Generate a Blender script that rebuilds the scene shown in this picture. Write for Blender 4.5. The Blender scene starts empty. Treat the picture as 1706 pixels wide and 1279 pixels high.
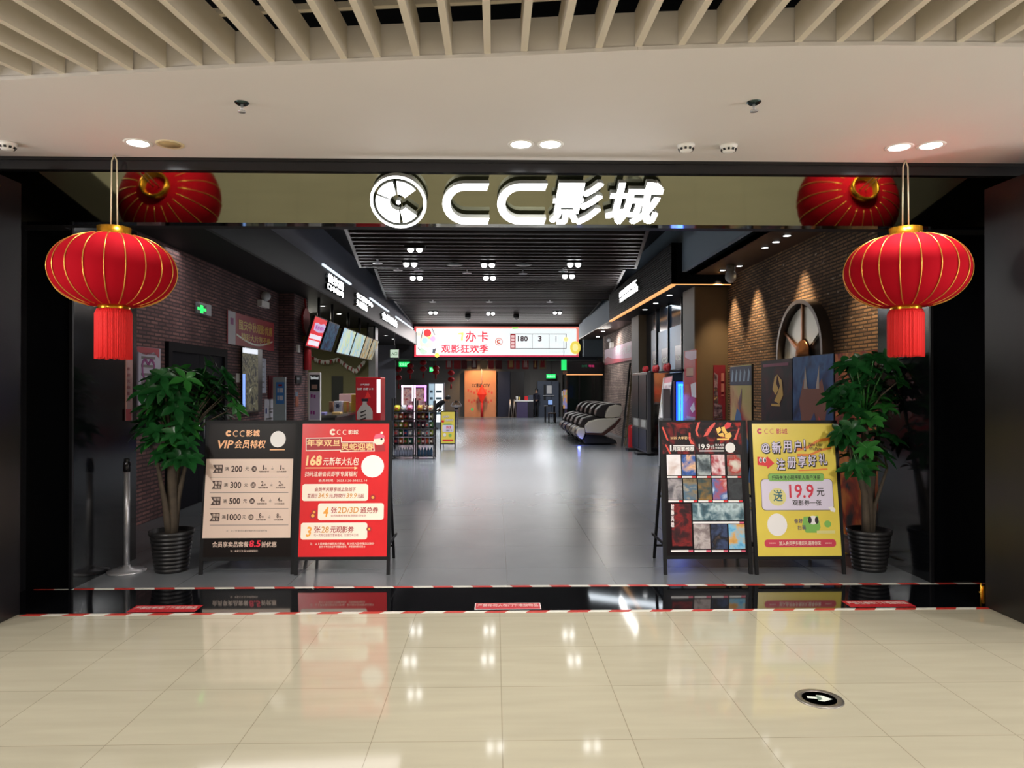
import bpy, bmesh, math, random
from mathutils import Vector, Matrix, Euler
random.seed(7)
SC = bpy.context.scene
COL = SC.collection
PI = math.pi
# ------------------------------------------------------------------ camera
F, CX, CY, CAMZ = 1203.0, 853.0, 639.5, 1.62
YAW, PITCH = math.atan(28 / F), math.atan(6.5 / F)
cam_data = bpy.data.cameras.new('camera')
cam = bpy.data.objects.new('camera', cam_data)
COL.objects.link(cam)
cam_data.sensor_width = 36.0
cam_data.lens = 36.0 * F / 1706.0
cam_data.clip_start, cam_data.clip_end = 0.05, 200
cam.location = (0, 0, CAMZ)
cam.rotation_euler = (PI / 2 + PITCH, 0, -YAW)
SC.camera = cam
CAMPOS = Vector((0, 0, CAMZ))
CAMROT = cam.rotation_euler.to_matrix()
# ------------------------------------------------------------------ world and exposure
world = bpy.data.worlds.new('world')
SC.world = world
world.use_nodes = True
bg = world.node_tree.nodes['Background']
bg.inputs['Color'].default_value = (0.80, 0.80, 0.85, 1)
bg.inputs['Strength'].default_value = 0.035
SC.view_settings.view_transform = 'Standard'
SC.view_settings.look = 'None'
SC.view_settings.gamma = 1.0
SC.view_settings.use_curve_mapping = False
SC.view_settings.exposure = 0.0


def lamp(name, kind, loc, power, color=(1, 1, 1), size=0.3, target=None, spot=60, blend=0.6, spread=180, size_y=None):
    d = bpy.data.lights.new(name, kind)
    d.energy = power
    d.color = color
    if kind == 'AREA':
        d.shape = 'RECTANGLE' if size_y else 'DISK'
        d.size = size
        if size_y:
            d.size_y = size_y
        d.spread = math.radians(spread)
    elif kind == 'SPOT':
        d.spot_size = math.radians(spot)
        d.spot_blend = blend
        d.shadow_soft_size = size
    else:
        d.shadow_soft_size = size
    o = bpy.data.objects.new(name, d)
    COL.objects.link(o)
    o.location = loc
    if target is not None:
        o.rotation_euler = (Vector(target) - Vector(loc)).to_track_quat('-Z', 'Y').to_euler()
    return o


WARM, COOL, NEUT = (1.0, 0.83, 0.62), (0.80, 0.90, 1.0), (1.0, 0.95, 0.90)
# unseen fill lamps added behind the viewer; front row aimed to brighten the stands
for mx in (-4.0, 0.0, 4.0):
    for my in (0.6, -2.0, -5.0):
        lamp('mall_fill', 'AREA', (mx, my, 3.25), 18 if my > 0 else 105, NEUT, 0.5, (mx * 0.6, 5.6, 0.9) if my > 0 else (mx, my, 0), spread=52 if my > 0 else 150)
for mx in (-3.2, 0.0, 3.2):
    lamp('mall_fill', 'AREA', (mx, 1.55, 3.3), 44, NEUT, 0.35, (mx, 2.2, 0), spread=130)  # extra unseen row, added to brighten the floor and its bounce onto the ceiling
# unseen upward fill lamps added at both sides to brighten the mall ceiling
for mx in (-7.0, 7.0):
    lamp('ceiling_fill', 'AREA', (mx, 2.2, 2.3), 225, (1.0, 0.97, 0.95), 0.6, (mx * 0.25, 3.6, 3.6), size_y=5.0)
# hall: its twin spotlights carry their own light; side zones are lit here
lamp('wall_wash', 'AREA', (-3.75, 9.5, 3.4), 22, (1.0, 0.93, 0.9), 0.4, (-3.9, 9.5, 0), size_y=5.0)
lamp('snack_light', 'AREA', (-5.0, 18.4, 3.4), 130, (1.0, 0.95, 0.82), 1.2, (-5.3, 17.8, 0))
lamp('snack_light', 'AREA', (-5.3, 24.5, 3.4), 60, (1.0, 0.95, 0.9), 1.2, (-5.3, 24.5, 0))
lamp('lobby_fill', 'AREA', (-1.7, 29.8, 4.25), 45, (0.95, 0.97, 1.0), 0.3, (-1.9, 30.6, 0))  # added lamp with no fixture, brightens the child in white
lamp('lobby_fill', 'AREA', (-2.0, 35.5, 3.2), 130, (0.95, 0.97, 1.0), 1.0, (-2.0, 35.5, 0))
lamp('lobby_fill', 'AREA', (2.5, 37.0, 3.2), 110, (0.95, 0.97, 1.0), 1.0, (2.5, 37.0, 0))
lamp('lobby_fill', 'AREA', (0.0, 32.8, 3.25), 60, (1.0, 0.95, 0.9), 0.8, (0.0, 33.2, 0))  # added lamp with no fixture, brings up the paper flags
lamp('chair_light', 'AREA', (3.7, 24.5, 3.55), 40, (1.0, 0.93, 0.86), 0.5, (3.4, 24.0, 0))
lamp('shop_light', 'AREA', (3.7, 17.0, 3.5), 22, (0.85, 0.93, 1.0), 0.5, (4.2, 17.0, 0), size_y=3)


# ------------------------------------------------------------------ helpers
def ray(px, py):
    return CAMROT @ Vector(((px - CX) / F, -(py - CY) / F, -1.0))


def P(px, py, X=None, Y=None, Z=None):
    d = ray(px, py)
    if X is not None:
        t = (X - CAMPOS.x) / d.x
    elif Y is not None:
        t = (Y - CAMPOS.y) / d.y
    else:
        t = (Z - CAMPOS.z) / d.z
    return CAMPOS + d * t


def lin(c):
    if isinstance(c, str):
        c = c.lstrip('#')
        c = tuple(int(c[i:i + 2], 16) / 255 for i in (0, 2, 4))
    return tuple(x / 12.92 if x <= 0.04045 else ((x + 0.055) / 1.055) ** 2.4 for x in c) + (1.0,)


MATS = {}


def mat(name, color, rough=0.5, metal=0.0, emit=0.0, spec=0.5, noise=0.0, nscale=8.0, coat=0.0, emit_color=None, stretch=None):
    if name in MATS:
        return MATS[name]
    m = bpy.data.materials.new(name)
    m.use_nodes = True
    nt = m.node_tree
    b = nt.nodes['Principled BSDF']
    c = lin(color)
    b.inputs['Base Color'].default_value = c
    b.inputs['Roughness'].default_value = rough
    b.inputs['Metallic'].default_value = metal
    b.inputs['Specular IOR Level'].default_value = spec
    b.inputs['Coat Weight'].default_value = coat
    if emit > 0:
        b.inputs['Emission Color'].default_value = lin(emit_color) if emit_color else c
        b.inputs['Emission Strength'].default_value = emit
    if noise > 0:
        tc = nt.nodes.new('ShaderNodeTexCoord')
        mp = nt.nodes.new('ShaderNodeMapping')
        if stretch:
            mp.inputs['Scale'].default_value = stretch
        n = nt.nodes.new('ShaderNodeTexNoise')
        n.inputs['Scale'].default_value = nscale
        n.inputs['Detail'].default_value = 4
        r = nt.nodes.new('ShaderNodeMapRange')
        r.inputs['From Min'].default_value = 0.3
        r.inputs['From Max'].default_value = 0.7
        r.inputs['To Min'].default_value = 1 - noise
        r.inputs['To Max'].default_value = 1 + noise
        mx = nt.nodes.new('ShaderNodeMix')
        mx.data_type = 'RGBA'
        mx.blend_type = 'MULTIPLY'
        mx.inputs[0].default_value = 1
        mx.inputs[6].default_value = c
        nt.links.new(tc.outputs['Object'], mp.inputs['Vector'])
        nt.links.new(mp.outputs['Vector'], n.inputs['Vector'])
        nt.links.new(n.outputs['Fac'], r.inputs['Value'])
        nt.links.new(r.outputs['Result'], mx.inputs[7])
        nt.links.new(mx.outputs[2], b.inputs['Base Color'])
    MATS[name] = m
    return m


def art(name, colors, scale=3.0, emit=0.0, distort=2.0, rough=0.5, detail=3.0, stretch=(1, 1, 1)):
    """a generic colourful print: noise through a stepped colour ramp"""
    if name in MATS:
        return MATS[name]
    m = bpy.data.materials.new(name)
    m.use_nodes = True
    nt = m.node_tree
    b = nt.nodes['Principled BSDF']
    b.inputs['Roughness'].default_value = rough
    b.inputs['Specular IOR Level'].default_value = 0.25
    tc = nt.nodes.new('ShaderNodeTexCoord')
    mp = nt.nodes.new('ShaderNodeMapping')
    mp.inputs['Scale'].default_value = stretch
    n = nt.nodes.new('ShaderNodeTexNoise')
    n.inputs['Scale'].default_value = scale
    n.inputs['Detail'].default_value = detail
    n.inputs['Distortion'].default_value = distort
    cr = nt.nodes.new('ShaderNodeValToRGB')
    el = cr.color_ramp.elements
    k = len(colors)
    for i, c in enumerate(colors):
        pos = 0.28 + 0.44 * i / max(1, k - 1)
        if i < 2:
            el[i].position = pos
            el[i].color = lin(c)
        else:
            e = el.new(pos)
            e.color = lin(c)
    nt.links.new(tc.outputs['Object'], mp.inputs['Vector'])
    nt.links.new(mp.outputs['Vector'], n.inputs['Vector'])
    nt.links.new(n.outputs['Fac'], cr.inputs['Fac'])
    nt.links.new(cr.outputs['Color'], b.inputs['Base Color'])
    if emit:
        nt.links.new(cr.outputs['Color'], b.inputs['Emission Color'])
        b.inputs['Emission Strength'].default_value = emit
    MATS[name] = m
    return m


def brick_mat(name, c1, c2, mortar, axes, bw=0.24, bh=0.065, ms=0.012, rough=0.85, bump=0.4, spots=None):
    m = bpy.data.materials.new(name)
    m.use_nodes = True
    nt = m.node_tree
    b = nt.nodes['Principled BSDF']
    b.inputs['Roughness'].default_value = rough
    tc = nt.nodes.new('ShaderNodeTexCoord')
    sp = nt.nodes.new('ShaderNodeSeparateXYZ')
    cb = nt.nodes.new('ShaderNodeCombineXYZ')
    br = nt.nodes.new('ShaderNodeTexBrick')
    br.inputs['Color1'].default_value = lin(c1)
    br.inputs['Color2'].default_value = lin(c2)
    br.inputs['Mortar'].default_value = lin(mortar)
    br.inputs['Scale'].default_value = 1.0
    br.inputs['Mortar Size'].default_value = ms
    br.inputs['Mortar Smooth'].default_value = 0.3
    br.inputs['Brick Width'].default_value = bw
    br.inputs['Row Height'].default_value = bh
    nt.links.new(tc.outputs['Object'], sp.inputs[0])
    nt.links.new(sp.outputs[axes[0]], cb.inputs[0])
    nt.links.new(sp.outputs[axes[1]], cb.inputs[1])
    nt.links.new(cb.outputs[0], br.inputs['Vector'])
    n = nt.nodes.new('ShaderNodeTexNoise')
    n.inputs['Scale'].default_value = 1.7
    n.inputs['Detail'].default_value = 5
    r = nt.nodes.new('ShaderNodeMapRange')
    r.inputs['From Min'].default_value = 0.3
    r.inputs['From Max'].default_value = 0.7
    r.inputs['To Min'].default_value = 0.65
    r.inputs['To Max'].default_value = 1.3
    mx = nt.nodes.new('ShaderNodeMix')
    mx.data_type = 'RGBA'
    mx.blend_type = 'MULTIPLY'
    mx.inputs[0].default_value = 1
    nt.links.new(tc.outputs['Object'], n.inputs['Vector'])
    nt.links.new(n.outputs['Fac'], r.inputs['Value'])
    nt.links.new(br.outputs['Color'], mx.inputs[6])
    nt.links.new(r.outputs['Result'], mx.inputs[7])
    out = mx.outputs[2]
    if spots:   # scattered white-washed bricks
        v = nt.nodes.new('ShaderNodeTexNoise')
        v.inputs['Scale'].default_value = 1.0
        v.inputs['Detail'].default_value = 1
        mp = nt.nodes.new('ShaderNodeMapping')
        mp.inputs['Scale'].default_value = (6.0, 15.0, 1.0)
        nt.links.new(cb.outputs[0], mp.inputs['Vector'])
        nt.links.new(mp.outputs['Vector'], v.inputs['Vector'])
        r2 = nt.nodes.new('ShaderNodeMapRange')
        r2.inputs['From Min'].default_value = 0.69
        r2.inputs['From Max'].default_value = 0.78
        nt.links.new(v.outputs['Fac'], r2.inputs['Value'])
        m2 = nt.nodes.new('ShaderNodeMix')
        m2.data_type = 'RGBA'
        m2.inputs[7].default_value = lin(spots)
        nt.links.new(r2.outputs['Result'], m2.inputs[0])
        nt.links.new(out, m2.inputs[6])
        out = m2.outputs[2]
    nt.links.new(out, b.inputs['Base Color'])
    bp = nt.nodes.new('ShaderNodeBump')
    bp.inputs['Strength'].default_value = bump
    bp.inputs['Distance'].default_value = 0.01
    inv = nt.nodes.new('ShaderNodeMath')
    inv.operation = 'SUBTRACT'
    inv.inputs[0].default_value = 1.0
    nt.links.new(br.outputs['Fac'], inv.inputs[1])
    nt.links.new(inv.outputs[0], bp.inputs['Height'])
    nt.links.new(bp.outputs['Normal'], b.inputs['Normal'])
    return m


def tile_mat(name, base, joint, w, h, ox, oy, js, rough, streak=0.06, streak_scale=(2.0, 14.0, 1.0), spec=0.5, var=0.03, coat=0.0):
    m = bpy.data.materials.new(name)
    m.use_nodes = True
    nt = m.node_tree
    b = nt.nodes['Principled BSDF']
    b.inputs['Roughness'].default_value = rough
    b.inputs['Specular IOR Level'].default_value = spec
    b.inputs['Coat Weight'].default_value = coat
    b.inputs['Coat Roughness'].default_value = 0.05
    tc = nt.nodes.new('ShaderNodeTexCoord')
    mp = nt.nodes.new('ShaderNodeMapping')
    mp.inputs['Location'].default_value = (-ox, -oy, 0)
    br = nt.nodes.new('ShaderNodeTexBrick')
    br.offset = 0.0
    c = lin(base)
    br.inputs['Color1'].default_value = tuple(x * (1 - var) for x in c[:3]) + (1,)
    br.inputs['Color2'].default_value = tuple(min(1, x * (1 + var)) for x in c[:3]) + (1,)
    br.inputs['Mortar'].default_value = lin(joint)
    br.inputs['Scale'].default_value = 1.0
    br.inputs['Mortar Size'].default_value = js
    br.inputs['Mortar Smooth'].default_value = 0.2
    br.inputs['Brick Width'].default_value = w
    br.inputs['Row Height'].default_value = h
    nt.links.new(tc.outputs['Object'], mp.inputs['Vector'])
    nt.links.new(mp.outputs['Vector'], br.inputs['Vector'])
    mp2 = nt.nodes.new('ShaderNodeMapping')
    mp2.inputs['Scale'].default_value = streak_scale
    n = nt.nodes.new('ShaderNodeTexNoise')
    n.inputs['Scale'].default_value = 1.3
    n.inputs['Detail'].default_value = 6
    r = nt.nodes.new('ShaderNodeMapRange')
    r.inputs['From Min'].default_value = 0.3
    r.inputs['From Max'].default_value = 0.7
    r.inputs['To Min'].default_value = 1 - streak
    r.inputs['To Max'].default_value = 1 + streak
    mx = nt.nodes.new('ShaderNodeMix')
    mx.data_type = 'RGBA'
    mx.blend_type = 'MULTIPLY'
    mx.inputs[0].default_value = 1
    nt.links.new(tc.outputs['Object'], mp2.inputs['Vector'])
    nt.links.new(mp2.outputs['Vector'], n.inputs['Vector'])
    nt.links.new(n.outputs['Fac'], r.inputs['Value'])
    nt.links.new(br.outputs['Color'], mx.inputs[6])
    nt.links.new(r.outputs['Result'], mx.inputs[7])
    nt.links.new(mx.outputs[2], b.inputs['Base Color'])
    return m


_TEXT = {}


def text_polys(s, bold=0.0):
    """flat outline mesh of a string: (verts2d, faces) with its bounding box at 0..w, 0..h"""
    key = (s, bold)
    if key in _TEXT:
        return _TEXT[key]
    c = bpy.data.curves.new('lettering', 'FONT')
    c.body = s
    c.size = 1.0
    c.resolution_u = 2
    c.offset = min(bold, 0.006)
    c.fill_mode = 'BOTH'
    o = bpy.data.objects.new('lettering', c)
    COL.objects.link(o)
    dg = bpy.context.evaluated_depsgraph_get()
    me = bpy.data.meshes.new_from_object(o.evaluated_get(dg))
    vs = [(v.co.x, v.co.y, 0.0) for v in me.vertices]
    fs = [tuple(p.vertices) for p in me.polygons]
    bpy.data.objects.remove(o)
    bpy.data.curves.remove(c)
    bpy.data.meshes.remove(me)
    if bold > 0.006 and vs:
        d = (bold - 0.006) * 0.75
        v0, f0, k = vs, fs, len(vs)
        vs, fs = [], []
        for i, (dx, dy) in enumerate(((-d, -d), (d, -d), (d, d), (-d, d))):
            vs += [(a + dx, b + dy, i * 0.0003) for a, b, _ in v0]
            fs += [tuple(q + i * k for q in f) for f in f0]
    if vs:
        x0, y0 = min(v[0] for v in vs), min(v[1] for v in vs)
        x1, y1 = max(v[0] for v in vs), max(v[1] for v in vs)
        vs = [(a - x0, b - y0, h) for a, b, h in vs]
        r = (vs, fs, max(x1 - x0, 1e-4), max(y1 - y0, 1e-4))
    else:
        r = ([], [], 1, 1)
    _TEXT[key] = r
    return r


class MB:
    """collects shapes and links them as ONE mesh object (several material slots allowed)"""

    def __init__(self):
        self.bm = bmesh.new()
        self.mats = []
        self.smooth = False

    def mi(self, m):
        if m not in self.mats:
            self.mats.append(m)
        return self.mats.index(m)

    def faces(self, vs, fs, m, smooth=False):
        i = self.mi(m)
        bv = [self.bm.verts.new(v) for v in vs]
        for f in fs:
            try:
                fc = self.bm.faces.new([bv[k] for k in f])
                fc.material_index = i
                fc.smooth = smooth
            except ValueError:
                pass
        return bv

    def box(self, lo, hi, m, mtx=None):
        x0, y0, z0 = lo
        x1, y1, z1 = hi
        vs = [Vector(v) for v in ((x0, y0, z0), (x1, y0, z0), (x1, y1, z0), (x0, y1, z0), (x0, y0, z1), (x1, y0, z1), (x1, y1, z1), (x0, y1, z1))]
        if mtx:
            vs = [mtx @ v for v in vs]
        self.faces(vs, [(0, 3, 2, 1), (4, 5, 6, 7), (0, 1, 5, 4), (1, 2, 6, 5), (2, 3, 7, 6), (3, 0, 4, 7)], m)
        return self

    def bar(self, a, b, w, h, m, up=Vector((0, 0, 1))):
        a, b = Vector(a), Vector(b)
        d = (b - a).normalized()
        s = d.cross(up)
        if s.length < 1e-4:
            s = d.cross(Vector((0, 1, 0)))
        s.normalize()
        u = s.cross(d).normalized()
        vs = []
        for p in (a, b):
            for i, j in ((-1, -1), (1, -1), (1, 1), (-1, 1)):
                vs.append(p + s * (w / 2 * i) + u * (h / 2 * j))
        self.faces(vs, [(0, 1, 2, 3), (7, 6, 5, 4), (0, 4, 5, 1), (1, 5, 6, 2), (2, 6, 7, 3), (3, 7, 4, 0)], m)
        return self

    def tube(self, pts, r, m, seg=8, caps=True):
        pts = [Vector(p) for p in pts]
        rs = r if isinstance(r, (list, tuple)) else [r] * len(pts)
        vs = []
        n = len(pts)
        ref = None
        for i, p in enumerate(pts):
            d = (pts[min(i + 1, n - 1)] - pts[max(i - 1, 0)]).normalized()
            if ref is None:
                ref = Vector((0, 0, 1)) if abs(d.z) < 0.9 else Vector((1, 0, 0))
            s = d.cross(ref).normalized()
            u = s.cross(d).normalized()
            ref = u
            for k in range(seg):
                a = 2 * PI * k / seg
                vs.append(p + (s * math.cos(a) + u * math.sin(a)) * rs[i])
        fs = []
        for i in range(n - 1):
            for k in range(seg):
                fs.append((i * seg + k, i * seg + (k + 1) % seg, (i + 1) * seg + (k + 1) % seg, (i + 1) * seg + k))
        if caps:
            fs.append(tuple(range(seg - 1, -1, -1)))
            fs.append(tuple(range((n - 1) * seg, n * seg)))
        self.faces(vs, fs, m, True)
        return self

    def lathe(self, prof, m, seg=24, c=(0, 0, 0), mod=None, mtx=None, smooth=True, caps=True):
        """prof: (radius, z) pairs bottom to top"""
        vs, fs = [], []
        c = Vector(c)
        n = len(prof)
        for r, z in prof:
            for k in range(seg):
                a = 2 * PI * k / seg
                q = r * (mod(a, z) if mod else 1)
                v = Vector((q * math.cos(a), q * math.sin(a), z))
                if mtx:
                    v = mtx @ v
                vs.append(v + c)
        for i in range(n - 1):
            for k in range(seg):
                fs.append((i * seg + k, i * seg + (k + 1) % seg, (i + 1) * seg + (k + 1) % seg, (i + 1) * seg + k))
        if caps and prof[0][0] > 1e-5:
            fs.append(tuple(range(seg - 1, -1, -1)))
        if caps and prof[-1][0] > 1e-5:
            fs.append(tuple(range((n - 1) * seg, n * seg)))
        self.faces(vs, fs, m, smooth)
        return self

    def ball(self, c, r, m, seg=16, rings=10, mtx=None):
        prof = [(max(1e-4, math.sin(PI * i / rings)), -math.cos(PI * i / rings)) for i in range(rings + 1)]
        s = Matrix.Diagonal(Vector(r if isinstance(r, (list, tuple)) else (r, r, r)))
        return self.lathe(prof, m, seg, c, None, (mtx @ s) if mtx else s)

    def build(self, name, parent=None, bevel=0.0, loc=None, segs=2):
        bmesh.ops.remove_doubles(self.bm, verts=self.bm.verts, dist=1e-5)
        me = bpy.data.meshes.new(name)
        inv = None
        if parent is not None:
            root = parent
            off = Vector((0, 0, 0))
            while root is not None:
                off += root.location
                root = root.parent
            for v in self.bm.verts:
                v.co -= off
        if loc is not None:
            for v in self.bm.verts:
                v.co -= Vector(loc)
        self.bm.to_mesh(me)
        self.bm.free()
        for m in self.mats:
            me.materials.append(m)
        o = bpy.data.objects.new(name, me)
        COL.objects.link(o)
        if loc is not None:
            o.location = loc
        if parent is not None:
            o.parent = parent
        if bevel > 0:
            b = o.modifiers.new('bevel', 'BEVEL')
            b.width = bevel
            b.segments = segs
            b.limit_method = 'ANGLE'
        return o


def tag(o, label, cat=None, group=None, kind=None):
    if label:
        o['label'] = label
    if cat:
        o['category'] = cat
    if group:
        o['group'] = group
    if kind:
        o['kind'] = kind
    return o


def thing(name, label, cat, loc=(0, 0, 0), group=None):
    o = bpy.data.objects.new(name, None)
    o.empty_display_size = 0.1
    COL.objects.link(o)
    o.location = loc
    return tag(o, label, cat, group)


def struct(name, mb, label, cat='wall', bevel=0.0):
    o = mb.build(name, bevel=bevel)
    return tag(o, label, cat, kind='structure')


def copy_tree(o, loc=None, label=None, parent=None):
    c = o.copy()
    COL.objects.link(c)
    if parent is not None:
        c.parent = parent
    if loc is not None:
        c.location = loc
    if label:
        c['label'] = label
    for ch in [k for k in SC.objects if k.parent == o]:
        copy_tree(ch, parent=c)
    return c


class Panel:
    """a flat plane in the place (board face, wall, sign) measured through the camera"""

    def __init__(self, o, ux, uy, step=0.0008, crop=(0, 0, 1)):
        self.o, self.ux, self.uy = Vector(o), Vector(ux).normalized(), Vector(uy).normalized()
        self.n = self.ux.cross(self.uy).normalized()
        self.step = step
        self.crop = crop

    def uv(self, x, y):
        ox, oy, s = self.crop
        d = ray(ox + x * s, oy + y * s)
        t = (self.o - CAMPOS).dot(self.n) / d.dot(self.n)
        q = CAMPOS + d * t - self.o
        return q.dot(self.ux), q.dot(self.uy)

    def at(self, u, v, h=0.0):
        return self.o + self.ux * u + self.uy * v + self.n * h

    def shift(self, h):
        return Panel(self.o + self.n * h, self.ux, self.uy, self.step, self.crop)

    def uvrect(self, x0, y0, x1, y1):
        u0, v1 = self.uv(x0, y0)
        u1, v0 = self.uv(x1, y1)
        return min(u0, u1), min(v0, v1), max(u0, u1), max(v0, v1)

    def poly(self, mb, pts, m, layer=1, uv=False):
        q = pts if uv else [self.uv(*p) for p in pts]
        a = sum(q[i][0] * q[(i + 1) % len(q)][1] - q[(i + 1) % len(q)][0] * q[i][1] for i in range(len(q)))
        if a < 0:
            q = q[::-1]
        mb.faces([self.at(u, v, layer * self.step) for u, v in q], [tuple(range(len(q)))], m)

    def rect(self, mb, x0, y0, x1, y1, m, layer=1, r=0.0):
        u0, v0, u1, v1 = self.uvrect(x0, y0, x1, y1)
        self.urect(mb, u0, v0, u1, v1, m, layer, r)

    def urect(self, mb, u0, v0, u1, v1, m, layer=1, r=0.0):
        if r <= 0:
            q = [(u0, v0), (u1, v0), (u1, v1), (u0, v1)]
        else:
            q = []
            for cx, cy, a0 in ((u1 - r, v0 + r, -90), (u1 - r, v1 - r, 0), (u0 + r, v1 - r, 90), (u0 + r, v0 + r, 180)):
                for k in range(5):
                    a = math.radians(a0 + 22.5 * k)
                    q.append((cx + r * math.cos(a), cy + r * math.sin(a)))
        self.poly(mb, q, m, layer, True)

    def ell(self, mb, x, y, rx, m, layer=1, ry=None, seg=24):
        u, v = self.uv(x, y)
        u2, _ = self.uv(x + rx, y)
        a = abs(u2 - u)
        b = a * (ry / rx if ry else 1)
        self.poly(mb, [(u + a * math.cos(2 * PI * k / seg), v + b * math.sin(2 * PI * k / seg)) for k in range(seg)], m, layer, True)

    def utext(self, mb, s, u0, v0, u1, v1, m, layer=2, bold=0.0, shear=0.0):
        vs, fs, w, h = text_polys(s, bold)
        W, H = u1 - u0, v1 - v0
        sh = shear * H
        pts = [self.at(u0 + a / w * (W - abs(sh)) + (b / h) * sh, v0 + b / h * H, layer * self.step + z) for a, b, z in vs]
        mb.faces(pts, fs, m)

    def text(self, mb, s, x0, y0, x1, y1, m, layer=2, bold=0.0, shear=0.0):
        u0, v0, u1, v1 = self.uvrect(x0, y0, x1, y1)
        self.utext(mb, s, u0, v0, u1, v1, m, layer, bold, shear)

    def slab(self, mb, x0, y0, x1, y1, t, m, back=0.0):
        u0, v0, u1, v1 = self.uvrect(x0, y0, x1, y1)
        self.uslab(mb, u0, v0, u1, v1, t, m, back)

    def uslab(self, mb, u0, v0, u1, v1, t, m, back=0.0):
        vs = [self.at(u, v, h) for h in (-back, t) for u, v in ((u0, v0), (u1, v0), (u1, v1), (u0, v1))]
        mb.faces(vs, [(0, 3, 2, 1), (4, 5, 6, 7), (0, 1, 5, 4), (1, 2, 6, 5), (2, 3, 7, 6), (3, 0, 4, 7)], m)


def left_wall(X, crop=(0, 0, 1), step=0.002):
    return Panel((X, 0, 0), (0, 1, 0), (0, 0, 1), step, crop)


def right_wall(X, crop=(0, 0, 1), step=0.002):
    return Panel((X, 0, 0), (0, -1, 0), (0, 0, 1), step, crop)


def front_plane(Y, crop=(0, 0, 1), step=0.002):
    return Panel((0, Y, 0), (1, 0, 0), (0, 0, 1), step, crop)


# common materials
BLACK = mat('black_metal', '#121215', 0.35)
BLACKG = mat('black_gloss_panel', '#0a0b0e', 0.12)
BLACKM = mat('black_matte', '#141416', 0.6)
WHITE = mat('white_paint', '#e8e6e2', 0.5)
WPRINT = mat('white_print', '#e9e6e4', 0.5)
INK = mat('dark_ink', '#1c1614', 0.5)
GREYINK = mat('grey_ink', '#6e6866', 0.5)
RED = mat('red_print', '#d8232a', 0.45)
DRED = mat('deep_red_print', '#9e1620', 0.45)
GOLD = mat('gold_foil', '#d9a53a', 0.25, 0.9)
GOLDP = mat('gold_print', '#e9b949', 0.4)
STEEL = mat('brushed_steel', '#c4c4c8', 0.3, 0.65)
GREYM = mat('grey_paint', '#77797c', 0.5)
LEDW = mat('white_light', '#ffffff', 0.5, emit=6.0)
SIGNW = mat('sign_white_light', '#ffffff', 0.5, emit=3.0)
# ================================================================== THE SETTING
CEIL = 3.285
M_FLOOR = tile_mat('beige_floor_tile', '#b2ac97', '#918a76', 0.6, 0.6, 0.033, 0.325, 0.0022, 0.07, 0.05, (1.2, 9.0, 1.0), 0.5)
M_HALL = tile_mat('grey_floor_tile', '#6e7276', '#54575a', 0.9, 0.9, 0.1, 0.2, 0.003, 0.26, 0.10, (1.0, 0.8, 1.0), 0.6)
M_STONE = mat('black_polished_stone', '#0b0c0f', 0.05, spec=0.6, noise=0.3, nscale=20)
M_CEIL = mat('warm_white_ceiling', '#d6d0cc', 0.7, noise=0.02, nscale=1.2)
M_DARK = mat('dark_void', '#05060a', 0.9)
b = MB(); b.box((-9, -9, -0.2), (9, 5.25, 0), M_FLOOR); struct('floor', b, 'glossy beige tiled mall floor before the cinema entrance', 'floor')
b = MB(); b.box((-3.85, 5.25, -0.2), (4.16, 5.90, 0), M_STONE); struct('floor.001', b, 'polished black stone threshold strip across the entrance', 'floor')
b = MB(); b.box((-8, 5.90, -0.2), (8, 45, 0), M_HALL); struct('floor.002', b, 'grey tiled hall floor inside the cinema', 'floor')


# hazard tape strips: alternating red and white slanted stripes
def tape(name, label, y0, y1, x0, x1, pitch, ca, cb, z=0.0015, along='x', slant=0.03):
    mb = MB()
    x = x0
    i = 0
    while x < x1:
        xe = min(x + pitch, x1)
        s = slant
        if along == 'x':
            pts = [(x, y0, z), (xe, y0, z), (xe + s, y1, z), (x + s, y1, z)]
        else:
            pts = [(y0, x, z), (y1, x + s, z), (y1, xe + s, z), (y0, xe, z)]
        lo = [Vector(p) for p in pts]
        hi = [p + Vector((0, 0, 0.001)) for p in lo]
        mb.faces([p - Vector((0, 0, z)) for p in lo] + hi, [(4, 5, 6, 7), (0, 1, 5, 4), (1, 2, 6, 5), (2, 3, 7, 6), (3, 0, 4, 7)], (ca, cb)[i % 2])
        x = xe
        i += 1
    o = mb.build(name)
    return tag(o, label, 'tape')


TR, TW = mat('tape_red', '#b5322a', 0.4), mat('tape_white', '#d8d6cc', 0.4)
tape('hazard_tape', 'red and white striped tape along the front edge of the black threshold', 5.215, 5.255, -3.38, 3.62, 0.15, TR, TW)
tape('hazard_tape', 'red and white striped tape where black threshold meets grey hall floor', 5.885, 5.925, -3.70, 4.05, 0.16, TR, TW, slant=-0.02)
TY, TB = mat('tape_yellow', '#b8a233', 0.5), mat('tape_black', '#1b1b1b', 0.5)
tape('hazard_tape', 'yellow and black striped tape on floor along the right brick wall', 3.40, 3.45, 6.7, 11.3, 0.12, TY, TB, along='y')
tape('hazard_tape', 'yellow and black striped tape on floor behind the yellow poster stand', 7.05, 7.10, 2.1, 3.36, 0.12, TY, TB)

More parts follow.
